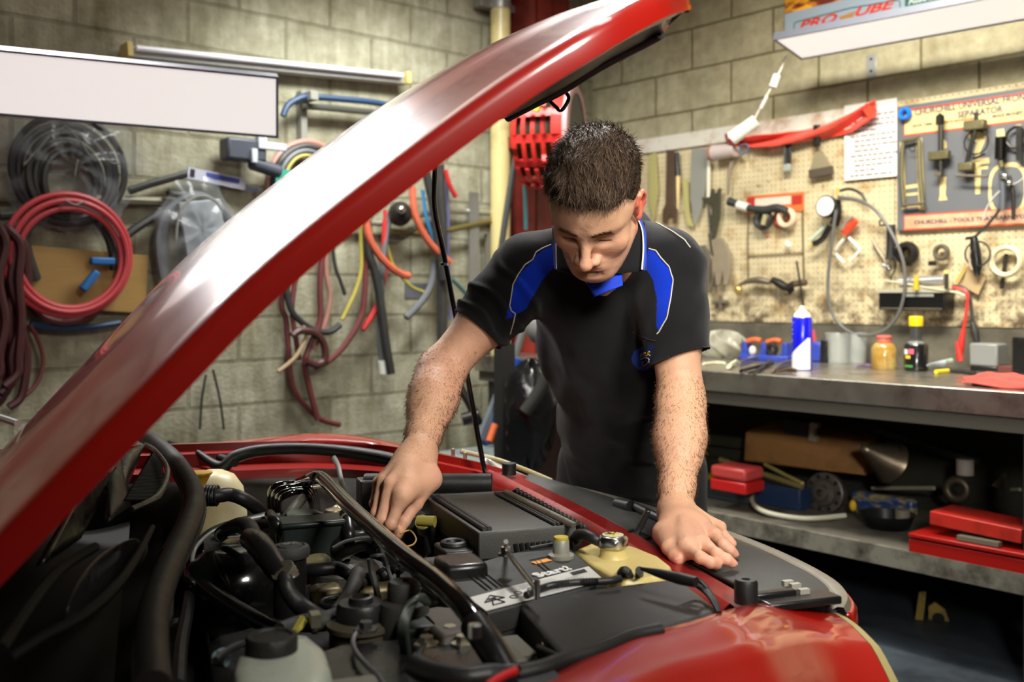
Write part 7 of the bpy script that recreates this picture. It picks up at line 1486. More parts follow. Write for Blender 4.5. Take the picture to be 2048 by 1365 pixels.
class EL:                     # ellipsoid with axes (columns of M)
    def __init__(s, c, r, M=None, k=0.02, sub=False):
        s.c = np.array(c, float); s.r = np.array(r, float); s.M = np.eye(3) if M is None else np.array(M, float); s.k = k; s.sub = sub
    def d(s, p):
        q = (p - s.c) @ s.M; k0 = np.linalg.norm(q / s.r, axis=1); k1 = np.linalg.norm(q / (s.r ** 2), axis=1)
        d = k0 * (k0 - 1) / (k1 + 1e-9); lo = (k0 - 1) * s.r.min()
        return np.where(k0 < 0.3, lo, d)
def sdf_eval(prims, p, disp=None):
    D = None
    for q in prims:
        d = q.d(p)
        if D is None: D = d if not q.sub else np.full(len(p), 1.0)
        elif q.sub:
            a, b = D, -d; h = np.maximum(q.k - np.abs(a - b), 0) / q.k; D = np.maximum(a, b) + h * h * q.k * 0.25
        else:
            h = np.maximum(q.k - np.abs(D - d), 0) / q.k; D = np.minimum(D, d) - h * h * q.k * 0.25
    if disp is not None: D = D + disp(p)
    return D
def sdf_mesh(prims, res, lo, hi, disp=None, B=20):
    lo = np.array(lo, float); hi = np.array(hi, float); nb = np.ceil((hi - lo) / (res * B)).astype(int)
    W = 1 << 14; verts = []; ids = []; quads = []
    bi = np.stack(np.meshgrid(*[np.arange(n) for n in nb], indexing='ij'), -1).reshape(-1, 3)
    cen = lo + (bi + 0.5) * B * res; R = B * res * 0.5 * 1.7321 + 0.012
    dist = np.stack([q.d(cen) - q.k for q in prims], 1)
    for n_, b in enumerate(bi):
        near = dist[n_] < R
        if not any(near[j] and not q.sub for j, q in enumerate(prims)): continue
        use = [q for j, q in enumerate(prims) if near[j]]
        g = np.arange(-1, B + 2); I = np.stack(np.meshgrid(g, g, g, indexing='ij'), -1).reshape(-1, 3) + b * B
        D = sdf_eval(use, lo + I * res, disp).reshape(B + 3, B + 3, B + 3)
        if (D > 0).all() or (D < 0).all(): continue
        S = D < 0
        # cells (B+2)^3, corner c = I index -1..B
        acc = np.zeros((B + 2,) * 3 + (3,)); cnt = np.zeros((B + 2,) * 3)
        for ax in range(3):
            o1, o2 = [a for a in range(3) if a != ax]
            sl0 = [slice(None)] * 3; sl1 = [slice(None)] * 3; sl0[ax] = slice(0, -1); sl1[ax] = slice(1, None)
            d0, d1 = D[tuple(sl0)], D[tuple(sl1)]; cr = (d0 < 0) != (d1 < 0)
            t = np.where(cr, d0 / np.where(cr, d0 - d1, 1), 0)
            for a in (0, 1):
                for c in (0, 1):
                    s2 = [slice(0, B + 2)] * 3; s2[o1] = slice(a, a + B + 2); s2[o2] = slice(c, c + B + 2); s2 = tuple(s2)
                    crs = cr[s2]; cnt += crs; acc[..., ax] += np.where(crs, t[s2], 0); acc[..., o1] += crs * a; acc[..., o2] += crs * c
        own = np.zeros((B + 2,) * 3, bool); own[1:B + 1, 1:B + 1, 1:B + 1] = True
        idx = np.argwhere((cnt > 0) & own)
        if len(idx):
            loc = acc[tuple(idx.T)] / cnt[tuple(idx.T)][:, None]
            G = idx - 1 + b * B; verts.append(lo + (G + loc) * res); ids.append((G[:, 0] + 8) * W * W + (G[:, 1] + 8) * W + (G[:, 2] + 8))
        for ax in range(3):
            o1, o2 = [(1, 2), (2, 0), (0, 1)][ax]
            c0 = S[1:B + 1, 1:B + 1, 1:B + 1]; s1 = [slice(1, B + 1)] * 3; s1[ax] = slice(2, B + 2); c1 = S[tuple(s1)]
            E = np.argwhere(c0 != c1)
            if not len(E): continue
            flip = c1[tuple(E.T)]; G = E + b * B
            def cid(da, db):
                q = G.copy(); q[:, o1] -= da; q[:, o2] -= db
                return (q[:, 0] + 8) * W * W + (q[:, 1] + 8) * W + (q[:, 2] + 8)
            Q = np.stack([cid(0, 0), cid(1, 0), cid(1, 1), cid(0, 1)], 1); Q[flip] = Q[flip][:, ::-1]; quads.append(Q)
    V = np.concatenate(verts); ID = np.concatenate(ids); Q = np.concatenate(quads)
    o = np.argsort(ID); ID = ID[o]; V = V[o]; j = np.searchsorted(ID, Q); j[j >= len(ID)] = 0
    ok = (ID[j] == Q).all(1); return V, j[ok]
def relax(V, Q, it=1, lam=0.4):
    for _ in range(it):
        S = np.zeros_like(V); C = np.zeros(len(V))
        for a, b in ((0, 1), (1, 2), (2, 3), (3, 0)):
            np.add.at(S, Q[:, a], V[Q[:, b]]); np.add.at(S, Q[:, b], V[Q[:, a]]); np.add.at(C, Q[:, a], 1); np.add.at(C, Q[:, b], 1)
        V = V + lam * (S / np.maximum(C, 1)[:, None] - V)
    return V
def mesh_np(name, V, Q, m, parent=None, col=None, keep=None):
    if keep is not None:
        fk = keep[Q].all(1); Q = Q[fk]; u, inv = np.unique(Q, return_inverse=True); V = V[u]; Q = inv.reshape(-1, 4)
        if col is not None: col = col[u]
    me = bpy.data.meshes.new(name); me.vertices.add(len(V)); me.vertices.foreach_set('co', V.astype(np.float32).ravel())
    me.loops.add(len(Q) * 4); me.loops.foreach_set('vertex_index', Q.astype(np.int32).ravel())
    me.polygons.add(len(Q)); me.polygons.foreach_set('loop_start', np.arange(0, len(Q) * 4, 4, dtype=np.int32))
    me.update(calc_edges=True); me.validate()
    me.shade_smooth(); me.materials.append(m)
    if col is not None:
        a = me.color_attributes.new('tone', 'FLOAT_COLOR', 'POINT'); c = np.ones((len(V), 4), np.float32); c[:, :3] = col; a.data.foreach_set('color', c.ravel())
    o = bpy.data.objects.new(name, me); COL.objects.link(o)
    if parent is not None: o.parent = parent
    return o
def tone_mat(name, rough, bump=0.0, bscale=300, sss=0.0, spec=0.4, sheen=0.0, weave=False):
    m = mat(name, (0.5, 0.5, 0.5), rough, bump=bump, bscale=bscale, sss=sss, spec=spec, sheen=sheen)
    a = m.node_tree.nodes.new('ShaderNodeAttribute'); a.attribute_name = 'tone'
    m.node_tree.links.new(a.outputs['Color'], _bsdf(m).inputs['Base Color'])
    return m
A = lambda v: np.array(v, float)
def mixc(c, c2, w): return c * (1 - w[:, None]) + np.array(c2) * w[:, None]
def blob(V, c, r, M=None):
    q = (V - A(c)); q = q @ M if M is not None else q
    return np.exp(-((q / np.array(r)) ** 2).sum(1))

# ---- joints
shR, shL = P(1060, 538, 2.10), P(1336, 536, 2.03)
elR, elL = P(882, 742, 2.05), P(1362, 800, 1.97)
wrR, wrL = P(838, 905, 1.87), P(1352, 1022, 1.785)
pel, nek = P(1258, 905, 2.40), P(1212, 492, 2.06)
# ---- head frame
py_, pp, rl_ = math.radians(20), math.radians(50), math.radians(7)
hf = A((-math.sin(py_) * math.cos(pp), -math.cos(py_) * math.cos(pp), -math.sin(pp)))
hr = A((math.cos(py_), -math.sin(py_), 0)); hu = A((-math.sin(py_) * math.sin(pp), -math.cos(py_) * math.sin(pp), math.cos(pp)))
hr, hu = hr * math.cos(rl_) - hu * math.sin(rl_), hu * math.cos(rl_) + hr * math.sin(rl_)
HM = np.stack([hr, hf, hu], 1)
HO = A(P(1174, 473, 1.745)) - hf * 0.080
def H(x, y, z): return HO + hr * x + hf * y + hu * z
def HE(c, r, k=0.015, sub=False, rot=None):
    M = HM
    if rot is not None: M = HM @ np.array(Matrix.Rotation(math.radians(rot[1]), 3, rot[0]))
    return EL(H(*c), r, M, k, sub)
head = [
    HE((0, -0.012, 0.038), (0.077, 0.098, 0.083), 0.02),             # cranium
    HE((0, 0.028, 0.020), (0.066, 0.066, 0.070), 0.03),              # forehead / face mass
    HE((0, 0.036, -0.045), (0.056, 0.050, 0.062), 0.03),             # mid face
    HE((0, 0.050, -0.090), (0.036, 0.036, 0.030), 0.035),            # chin mass
    RC(H(-0.056, 0.0, -0.058), H(-0.020, 0.066, -0.100), 0.016, 0.014, 0.035), RC(H(0.056, 0.0, -0.058), H(0.020, 0.066, -0.100), 0.016, 0.014, 0.035),
    HE((0, 0.074, -0.101), (0.019, 0.014, 0.014), 0.018),            # chin boss
    HE((-0.042, 0.055, -0.030), (0.020, 0.018, 0.018), 0.03), HE((0.042, 0.055, -0.030), (0.020, 0.018, 0.018), 0.03),   # cheekbones
    RC(H(-0.048, 0.062, 0.020), H(-0.014, 0.084, 0.019), 0.008, 0.009, 0.016), RC(H(0.048, 0.062, 0.020), H(0.014, 0.084, 0.019), 0.008, 0.009, 0.016),   # brow ridge
    HE((-0.032, 0.092, -0.002), (0.017, 0.016, 0.011), 0.012, True), HE((0.032, 0.092, -0.002), (0.017, 0.016, 0.011), 0.012, True),    # sockets
    HE((-0.031, 0.066, -0.002), (0.0145, 0.0145, 0.0125), 0.005), HE((0.031, 0.066, -0.002), (0.0145, 0.0145, 0.0125), 0.005),  # lidded eyes
    RC(H(0, 0.083, 0.012), H(0, 0.113, -0.034), 0.0075, 0.0095, 0.012),     # nose bridge
    HE((0, 0.114, -0.039), (0.0115, 0.0120, 0.0102), 0.010),          # nose tip
    HE((-0.0145, 0.097, -0.044), (0.0085, 0.011, 0.0085), 0.008), HE((0.0145, 0.097, -0.044), (0.0085, 0.011, 0.0085), 0.008),  # wings
    HE((0, 0.080, -0.066), (0.026, 0.014, 0.016), 0.02),             # mouth mound
    RC(H(-0.019, 0.084, -0.068), H(-0.004, 0.0935, -0.0635), 0.0030, 0.0042, 0.006), RC(H(0.019, 0.084, -0.068), H(0.004, 0.0935, -0.0635), 0.0030, 0.0042, 0.006),
    RC(H(-0.014, 0.086, -0.0745), H(0.014, 0.086, -0.0745), 0.0048, 0.0048, 0.006),     # lower lip
    RC(H(-0.020, 0.0965, -0.0692), H(0.020, 0.0965, -0.0692), 0.0018, 0.0018, 0.004, True),  # mouth line
    HE((0, 0.093, -0.084), (0.018, 0.008, 0.005), 0.012, True),      # fold under the lip
]
for s_ in (-1, 1):                                                   # ears
    e = lambda y, z, x=0.0: H(s_ * (0.074 + x), y, z)
    head += [EL(e(-0.006, 0.000, 0.000), (0.006, 0.016, 0.026), HM, 0.008)]
    rim = [e(0.006, -0.012, 0.002), e(0.008, 0.012, 0.004), e(0.000, 0.026, 0.008), e(-0.012, 0.026, 0.012), e(-0.020, 0.012, 0.013), e(-0.018, -0.006, 0.011), e(-0.008, -0.022, 0.006), e(0.000, -0.028, 0.003)]
    for a, b in zip(rim, rim[1:]): head.append(RC(a, b, 0.0034, 0.0034, 0.005))
    head.append(EL(e(-0.003, -0.027, 0.003), (0.005, 0.008, 0.008), HM, 0.006))
    head.append(EL(e(-0.004, 0.004, 0.010), (0.006, 0.008, 0.012), HM, 0.006, True))
neck = [RC(H(0, -0.035, -0.045), nek + Vector((0, 0.02, -0.02)), 0.058, 0.066, 0.03), RC(H(0, 0.0, -0.075), nek + Vector((0, -0.05, -0.03)), 0.040, 0.050, 0.03)]
# ---- arms
def lp(a, b, t): return Vector(a) * (1 - t) + Vector(b) * t
arms = [
    RC(shR, lp(shR, elR, 0.5), 0.056, 0.052, 0.03), RC(lp(shR, elR, 0.5), elR, 0.050, 0.043, 0.03),
    RC(elR, lp(elR, wrR, 0.35), 0.041, 0.043, 0.03), RC(lp(elR, wrR, 0.35), lp(elR, wrR, 0.8), 0.042, 0.031, 0.03), RC(lp(elR, wrR, 0.8), wrR, 0.030, 0.0275, 0.02),
    RC(lp(elR, wrR, 0.12), lp(elR, wrR, 0.5) + Vector((-0.004, -0.004, 0)), 0.038, 0.036, 0.03),
    RC(shL, lp(shL, elL, 0.5), 0.056, 0.052, 0.03), RC(lp(shL, elL, 0.5), elL, 0.049, 0.042, 0.03),
    RC(elL, lp(elL, wrL, 0.35), 0.041, 0.043, 0.03), RC(lp(elL, wrL, 0.35), lp(elL, wrL, 0.8), 0.042, 0.031, 0.03), RC(lp(elL, wrL, 0.8), wrL, 0.029, 0.027, 0.02),
    RC(lp(elL, wrL, 0.12), lp(elL, wrL, 0.5) + Vector((0.003, -0.004, 0)), 0.038, 0.036, 0.03),
]
# ---- right hand, curled round a thin tool
hand = []
mR = [P(757, 968, 1.840), P(766, 962, 1.812), P(781, 968, 1.785), P(805, 992, 1.765)]        # little..index knuckles
for mm in mR: hand.append(RC(wrR + Vector((0, 0.0, 0)), mm, 0.0235, 0.0115, 0.018))
hand.append(RC(lp(wrR, mR[1], 0.3), lp(wrR, mR[3], 0.75), 0.024, 0.020, 0.02))
pipR = [P(748, 1008, 1.815), P(752, 1026, 1.785), P(764, 1040, 1.765), P(782, 1050, 1.750)]
dipR = [P(756, 1030, 1.835), P(762, 1048, 1.815), P(774, 1058, 1.795), P(790, 1064, 1.772)]
tipR = [P(768, 1030, 1.860), P(774, 1044, 1.845), P(785, 1054, 1.825), P(798, 1066, 1.795)]
rad = [(0.0105, 0.0085, 0.0078, 0.007), (0.0112, 0.0095, 0.0085, 0.0076), (0.0118, 0.010, 0.009, 0.008), (0.0118, 0.0102, 0.009, 0.008)]
for i in range(4):
    hand += [RC(mR[i], pipR[i], rad[i][0], rad[i][1], 0.0045), RC(pipR[i], dipR[i], rad[i][1], rad[i][2], 0.003), RC(dipR[i], tipR[i], rad[i][2], rad[i][3], 0.003),
             EL(pipR[i], (rad[i][1] * 1.06,) * 3, None, 0.004)]
    hand.append(RC(lp(wrR, mR[i], 0.45) + Vector((0, -0.012, 0.010)), mR[i] + Vector((0, -0.003, 0.003)), 0.004, 0.006, 0.012))   # tendons
thb = [P(858, 958, 1.835), P(832, 1008, 1.800), P(808, 1044, 1.785), P(796, 1072, 1.775)]
hand += [RC(wrR, thb[0], 0.024, 0.019, 0.02), RC(thb[0], thb[1], 0.020, 0.0125, 0.014), RC(thb[1], thb[2], 0.0115, 0.0105, 0.006), RC(thb[2], thb[3], 0.0105, 0.0075, 0.005), RC(thb[0], mR[3], 0.016, 0.014, 0.02)]
# ---- left hand, flat on the panel
SZ = 0.790
mL = [P(0, 0, 1)] * 4
mL = [PZ(1376, 1098, 0.802), PZ(1405, 1088, 0.805), PZ(1430, 1074, 0.803), PZ(1440, 1058, 0.798)]        # index..little
for i, mm in enumerate(mL): hand.append(RC(wrL + Vector((0.0, 0.004, -0.004)), mm, 0.024, (0.0125, 0.0125, 0.0115, 0.010)[i], 0.018))
hand.append(RC(lp(wrL, mL[0], 0.35), lp(wrL, mL[2], 0.6), 0.021, 0.018, 0.02))
pipL = [PZ(1401, 1116, 0.801), PZ(1433, 1108, 0.803), PZ(1447, 1091, 0.800), PZ(1448, 1072, 0.795)]
dipL = [PZ(1421, 1126, 0.795), PZ(1453, 1120, 0.795), PZ(1460, 1101, 0.793), PZ(1458, 1082, 0.789)]
tipL = [PZ(1433, 1130, 0.789), PZ(1464, 1127, 0.789), PZ(1468, 1108, 0.787), PZ(1466, 1088, 0.785)]
radL = [(0.0112, 0.0092, 0.0084, 0.0076), (0.0114, 0.0095, 0.0086, 0.0078), (0.0112, 0.0095, 0.0085, 0.0076), (0.010, 0.0084, 0.0075, 0.0068)]
for i in range(4):
    hand += [RC(mL[i], pipL[i], radL[i][0], radL[i][1], 0.0045), RC(pipL[i], dipL[i], radL[i][1] * 1.0, radL[i][2], 0.004), RC(dipL[i], tipL[i], radL[i][2], radL[i][3], 0.004)]
    hand.append(RC(lp(wrL, mL[i], 0.5) + Vector((0, 0, 0.013)), mL[i] + Vector((0, 0, 0.004)), 0.004, 0.006, 0.012))
thl = [PZ(1330, 1068, 0.800), PZ(1338, 1096, 0.797), PZ(1350, 1112, 0.790), PZ(1357, 1120, 0.787)]
hand += [RC(wrL, thl[0], 0.023, 0.018, 0.02), RC(thl[0], thl[1], 0.017, 0.0125, 0.008), RC(thl[1], thl[2], 0.0115, 0.0105, 0.005), RC(thl[2], thl[3], 0.0105, 0.009, 0.004), RC(thl[0], mL[0], 0.014, 0.013, 0.018)]
# ---- core of the body below the clothes
ta = (A(nek) - A(pel)); TLEN = np.linalg.norm(ta); ta /= TLEN
tx = A(shL) - A(shR); tx -= ta * (tx @ ta); tx /= np.linalg.norm(tx); tn = np.cross(tx, ta); TM = np.stack([tx, tn, ta], 1)
def T(x, y, s): return A(pel) + tx * x + tn * y + ta * s
core = [EL(T(0, 0, 0.36), (0.135, 0.085, 0.14), TM, 0.03), EL(T(0, 0, 0.12), (0.125, 0.08, 0.16), TM, 0.05), RC(T(0, 0, 0.42), nek, 0.09, 0.06, 0.04),
        RC(T(-0.02, 0, 0.42), shR, 0.06, 0.052, 0.03), RC(T(0.02, 0, 0.42), shL, 0.06, 0.052, 0.03)]
body_prims = core + neck + head[:1] + head[1:] + arms + hand
def skin_disp(p): return (noise3(p * 160.0) - 0.5) * 0.0006 + (noise3(p * 38.0) - 0.5) * 0.0016
V, Q = sdf_mesh(body_prims, 0.0018, (-0.33, 1.44, 0.72), (0.52, 2.62, 1.60), skin_disp)
V = relax(V, Q, 2, 0.35)
SK = rgb(222, 172, 140)
col = np.tile(np.array(SK), (len(V), 1))
n1 = noise3(V * 30); n2 = noise3(V * 9 + 7)
col *= (0.92 + 0.16 * n1)[:, None]; col[:, 1] *= 0.95 + 0.1 * n2
q = (V - HO) @ HM                                                    # head-local coordinates
inhead = (np.abs(q[:, 0]) < 0.1) & (q[:, 2] > -0.125) & (q[:, 2] < 0.14) & (np.abs(q[:, 1]) < 0.14)
ih = inhead.astype(float)
lips = ih * np.exp(-((q[:, 0]) / 0.020) ** 4 - ((q[:, 2] + 0.0695) / 0.0075) ** 4) * (q[:, 1] > 0.075)
col = mixc(col, rgb(186, 108, 94), lips * 0.7)
stub = ih * np.clip((-0.052 - q[:, 2]) / 0.03, 0, 1) * (q[:, 1] > 0.0) * (0.45 + 0.3 * noise3(V * 700)); stub = stub * (1 - lips)
col = mixc(col, rgb(128, 98, 80), stub * 0.45)
side = ih * np.exp(-((q[:, 1] - 0.012) / 0.020) ** 2) * np.clip((q[:, 2] + 0.05) / 0.04, 0, 1) * np.clip((0.03 - q[:, 2]) / 0.03, 0, 1) * (np.abs(q[:, 0]) > 0.05)
col = mixc(col, rgb(96, 72, 58), side * 0.5)
for s_ in (-1, 1):
    eb = ih * np.exp(-((q[:, 0] - s_ * 0.032) / 0.019) ** 4 - ((q[:, 2] - 0.0190 + 0.05 * np.abs(np.abs(q[:, 0]) - 0.034)) / 0.0048) ** 2) * (q[:, 1] > 0.055)
    col = mixc(col, rgb(62, 42, 30), np.clip(eb * (0.3 + 0.4 * noise3(V * 900)), 0, 0.6))
    lash = ih * np.exp(-((q[:, 0] - s_ * 0.031) / 0.013) ** 6 - ((q[:, 2] + 0.0078) / 0.0015) ** 2) * (q[:, 1] > 0.06)
    col = mixc(col, rgb(30, 20, 16), np.clip(lash * 1.2, 0, 1))
    lid = ih * np.exp(-((q[:, 0] - s_ * 0.031) / 0.015) ** 4 - ((q[:, 2] + 0.000) / 0.009) ** 2) * (q[:, 1] > 0.06)
    col = mixc(col, rgb(176, 112, 90), lid * 0.35)
    ear = ih * np.clip((np.abs(q[:, 0]) - 0.070) / 0.006, 0, 1) * (np.abs(q[:, 1] + 0.005) < 0.03) * (q[:, 2] < 0.03)
    col = mixc(col, rgb(214, 104, 84), ear * 0.6)
col = mixc(col, rgb(205, 112, 88), ih * blob(q, (0, 0.112, -0.038), (0.014, 0.02, 0.014)) * 0.45)
for s_ in (-1, 1): col = mixc(col, rgb(208, 118, 96), ih * blob(q, (s_ * 0.044, 0.06, -0.035), (0.024, 0.03, 0.02)) * 0.35)
for tp_ in tipL + tipR + thl[3:]:
    col = mixc(col, rgb(214, 128, 106), np.exp(-((V - A(tp_)) ** 2).sum(1) / 0.012 ** 2) * 0.5)
for kn in mR + pipR + mL + pipL:
    col = mixc(col, rgb(198, 122, 98), np.exp(-((V - A(kn)) ** 2).sum(1) / 0.009 ** 2) * 0.35)
# arm hair as darker flecks on the forearms
d1 = np.minimum(RC(elR, wrR, 0.04, 0.03).d(V), RC(elL, wrL, 0.04, 0.03).d(V)); fa = (d1 < 0.02) & ~inhead
st = noise3(V * np.array([700, 700, 160])); col = mixc(col, rgb(160, 118, 86), fa * np.clip((st - 0.5) * 1.5, 0, 0.3))
SKIN = tone_mat('skin', 0.48, bump=0.25, bscale=500, sss=0.12, spec=0.45)
person = thing('person', 'person in a black and blue polo shirt leaning over the engine bay', 'person')
body = mesh_np('body', V, Q, SKIN, person, col)
bod_bvh = BVHTree.FromPolygons([tuple(v) for v in V[::1]], [tuple(f) for f in Q.tolist()]) if False else None
# arm hairs
def bvh_of(V, Q): return BVHTree.FromPolygons(V.tolist(), Q.tolist())
rng = random.Random(3)
bvh = bvh_of(V, Q)
ahm = MB()
for a_, b_, r_ in ((elR, wrR, 0.05), (elL, wrL, 0.05)):
    ax = (b_ - a_).normalized(); u_ = ax.orthogonal().normalized(); w_ = ax.cross(u_)
    for _ in range(2600):
        t = rng.uniform(-0.1, 0.95); an = rng.uniform(0, 6.283); c = a_ + (b_ - a_) * t; dr = u_ * math.cos(an) + w_ * math.sin(an)
        h = bvh.ray_cast(c + dr * 0.09, -dr, 0.09)
        if h[0] is None: continue
        n = h[1]; p = h[0] - n * 0.0005; t1 = (n * 0.35 + ax * 0.8 + Vector((rng.uniform(-.4, .4), rng.uniform(-.4, .4), rng.uniform(-.4, .4)))).normalized() * rng.uniform(0.006, 0.011)
        s1 = t1.cross(n).normalized() * 0.00011
        ahm.add([p - s1, p + s1, p + t1 * 0.55 + s1 * 0.6 + n * 0.001, p + t1 + n * 0.0004, p + t1 * 0.55 - s1 * 0.6 + n * 0.001], [(0, 1, 2, 3, 4)])
ah = obj('arm_hair', ahm, mat('brown_arm_hair', rgb(160, 124, 90), 0.5), person); ah['kind'] = 'stuff'
# fingernails
nl = MB()
for pa, pb, r_, upv in ((dipL[0], tipL[0], 0.0082, Vector((0, -0.3, 1))), (dipL[1], tipL[1], 0.0084, Vector((0.1, -0.3, 1))), (dipL[2], tipL[2], 0.0078, Vector((0.2, -0.2, 1))), (thl[2], thl[3], 0.0092, Vector((-0.1, -0.7, 0.9))), (thb[2], thb[3], 0.0078, Vector((0.3, -1, 0)))):
    ax = (pb - pa).normalized(); n = (upv - ax * upv.dot(ax)).normalized(); sd = ax.cross(n); c = pb + ax * 0.0012 + n * (r_ * 0.80)
    nl.grid(lambda u, v: c + ax * ((u - 0.55) * r_ * 1.5) + sd * ((v - 0.5) * r_ * 1.3) - n * (abs(v - 0.5) ** 2 * r_ * 1.3 + 0.0016 * max(0, u - 0.6)), 6, 6)
obj('fingernail', nl, mat('nail', rgb(226, 172, 150), 0.25, coat=0.3), person, solid=0.0005)

# ---- hair
hairp = [HE((0, -0.020, 0.040), (0.0835, 0.102, 0.086), 0.02), HE((0, 0.022, 0.062), (0.068, 0.064, 0.058), 0.03)]
cut = []
def hair_disp(p):
    q = (p - HO) @ HM
    n = noise3(q * np.array([150, 60, 150])) * 0.006 + noise3(q * 45 + 3) * 0.008 + noise3(q * np.array([420, 160, 300])) * 0.003
    top = np.clip((q[:, 2] - 0.03) / 0.06, 0, 1)
    # trim the cap: above a hairline running forehead - temple - ear - nape
    y, z, x = q[:, 1], q[:, 2], np.abs(q[:, 0])
    hl_ = np.where(y > 0.045, 0.074 - 0.25 * np.clip(x - 0.03, 0, 1) + 0.10 * (0.07 - y), np.where(y > 0.006, 0.074 - (0.045 - y) * 2.0, -0.03 - 0.3 * (0.006 - y)))
    hl_ = hl_ + (noise3(q * 160) - 0.5) * 0.008
    shell = (0.0055 - n * (0.25 + 0.75 * top))
    return np.where(z < hl_, 0.02 + (hl_ - z) * 0.8, np.maximum(shell, (hl_ - z) * 0.5 + 0.0))
hv, hq = sdf_mesh(hairp, 0.0018, HO - 0.16, HO + 0.17, hair_disp)
hv = relax(hv, hq, 1, 0.3)
hqv = (hv - HO) @ HM
hc = np.tile(np.array(rgb(58, 46, 38)), (len(hv), 1)); hn = noise3(hqv * np.array([500, 120, 400]))
hc = mixc(hc, rgb(84, 66, 52), np.clip((hn - 0.5) * 2, 0, 0.8)); hc = mixc(hc, rgb(104, 84, 64), np.clip((0.035 - hqv[:, 2]) / 0.05, 0, 0.7))
HAIR = tone_mat('hair_base', 0.62, bump=0.6, bscale=700, spec=0.12)
hair = mesh_np('hair', hv, hq, HAIR, person, hc)
hb = bvh_of(hv, hq); hs = MB(); up_h = Vector(hu)
hs2 = MB()
for _ in range(15000):
    d = Vector((rng.gauss(0, 1), rng.gauss(0, 1), rng.gauss(0.25, 1)))
    if d.length < 0.1: continue
    d.normalize(); dw = Vector(HM @ A(d)); c = Vector(H(0, -0.005, 0.045))
    h = hb.ray_cast(c + dw * 0.2, -dw, 0.2)
    if h[0] is None: continue
    ql = (A(h[0]) - HO) @ HM; n = h[1]; topf = min(1, max(0, (ql[2] - 0.02) / 0.06))
    if ql[2] < -0.055: continue
    comb = Vector(H(0.35 * (1 if noise3(np.array([ql * 22]))[0] > 0.5 else -0.6), 0.9, 0.15) - HO).normalized() if topf > 0.25 else Vector(H(0, -0.5, -0.7) - HO).normalized()
    tan = (comb - n * comb.dot(n)).normalized()
    L_ = (0.008 + 0.018 * topf) * rng.uniform(0.6, 1.25)
    jit = Vector((rng.uniform(-1, 1), rng.uniform(-1, 1), rng.uniform(-1, 1))) * (0.25 + 0.2 * topf)
    dir1 = (tan * 0.95 + n * (0.16 + 0.30 * topf) + jit).normalized()
    p0 = h[0] - n * 0.002; p1 = p0 + dir1 * L_ * 0.55; p2 = p0 + (dir1 + tan * 0.35 - n * 0.18).normalized() * L_
    w = dir1.cross(n).normalized() * rng.uniform(0.00028, 0.0005)
    (hs if rng.random() < (0.78 if ql[2] > 0.03 else 0.4) else hs2).add([p0 - w, p0 + w, p1 + w * 0.8, p2, p1 - w * 0.8], [(0, 1, 2, 4), (4, 2, 3)])
o1 = obj('hair_strands', hs, mat('dark_brown_strands', rgb(74, 60, 48), 0.55, spec=0.18), hair); o1['kind'] = 'stuff'
o2 = obj('hair_strands', hs2, mat('light_brown_strands', rgb(112, 90, 68), 0.5, spec=0.3), hair); o2['kind'] = 'stuff'
for s_ in (-1, 1):
    eb = MB()
    for _ in range(260):
        t = rng.random(); x = s_ * (0.012 + 0.040 * t); z = 0.0165 + 0.004 * math.sin(min(1, t * 1.25) * 2.2) - 0.003 * t + rng.gauss(0, 0.0019)
        c = Vector(H(x * 0.6, 0.03, z)); f_ = Vector(H(x, 0.12, z + 0.004)); dr = (f_ - c).normalized()
        h = bvh.ray_cast(c + dr * 0.12, -dr, 0.12)
        if h[0] is None: continue
        n = h[1]; tg = Vector(HM @ A((s_ * 0.9, 0, 0.35 - 0.6 * t))) + n * 0.3; tg.normalize(); p = h[0]; w = tg.cross(n).normalized() * 0.0003; L_ = rng.uniform(0.004, 0.008)
        eb.add([p - w, p + w, p + tg * L_], [(0, 1, 2)])
    obj('eyebrow', eb, mat('brow_hair', rgb(84, 60, 44), 0.6, spec=0.2), person)

# ---- polo shirt
hemR, hemL = lp(shR, elR, 0.60), lp(shL, elL, 0.62)
shirtp = [
    EL(T(0.0, -0.012, 0.42), (0.165, 0.118, 0.110), TM, 0.05), EL(T(0, -0.005, 0.28), (0.168, 0.125, 0.170), TM, 0.05),
    EL(T(0, 0, 0.10), (0.160, 0.125, 0.170), TM, 0.05), EL(T(0, 0, -0.04), (0.168, 0.130, 0.125), TM, 0.05),
    RC(T(0, -0.01, 0.46), nek, 0.085, 0.062, 0.04),
    RC(T(-0.06, -0.005, 0.45), shR, 0.078, 0.068, 0.05), RC(T(0.06, -0.005, 0.45), shL, 0.078, 0.068, 0.05), RC(P(1138, 498, 2.10), P(1282, 494, 2.06), 0.052, 0.052, 0.05),
    RC(shR, lp(shR, hemR, 0.55), 0.069, 0.066, 0.04), RC(lp(shR, hemR, 0.55), lp(shR, elR, 0.66), 0.066, 0.061, 0.03),
    RC(shL, lp(shL, hemL, 0.55), 0.069, 0.067, 0.04), RC(lp(shL, hemL, 0.55), lp(shL, elL, 0.82) + Vector((0.006, 0, 0)), 0.067, 0.062, 0.03),
    EL(T(-0.150, -0.03, 0.33), (0.03, 0.05, 0.08), TM, 0.05), EL(T(0.150, -0.03, 0.33), (0.03, 0.05, 0.08), TM, 0.05),
]
axR = A((elR - shR).normalized()); axL = A((elL - shL).normalized())
sR, sL, eRn, eLn, NK = A(shR), A(shL), A(elR), A(elL), A(nek)
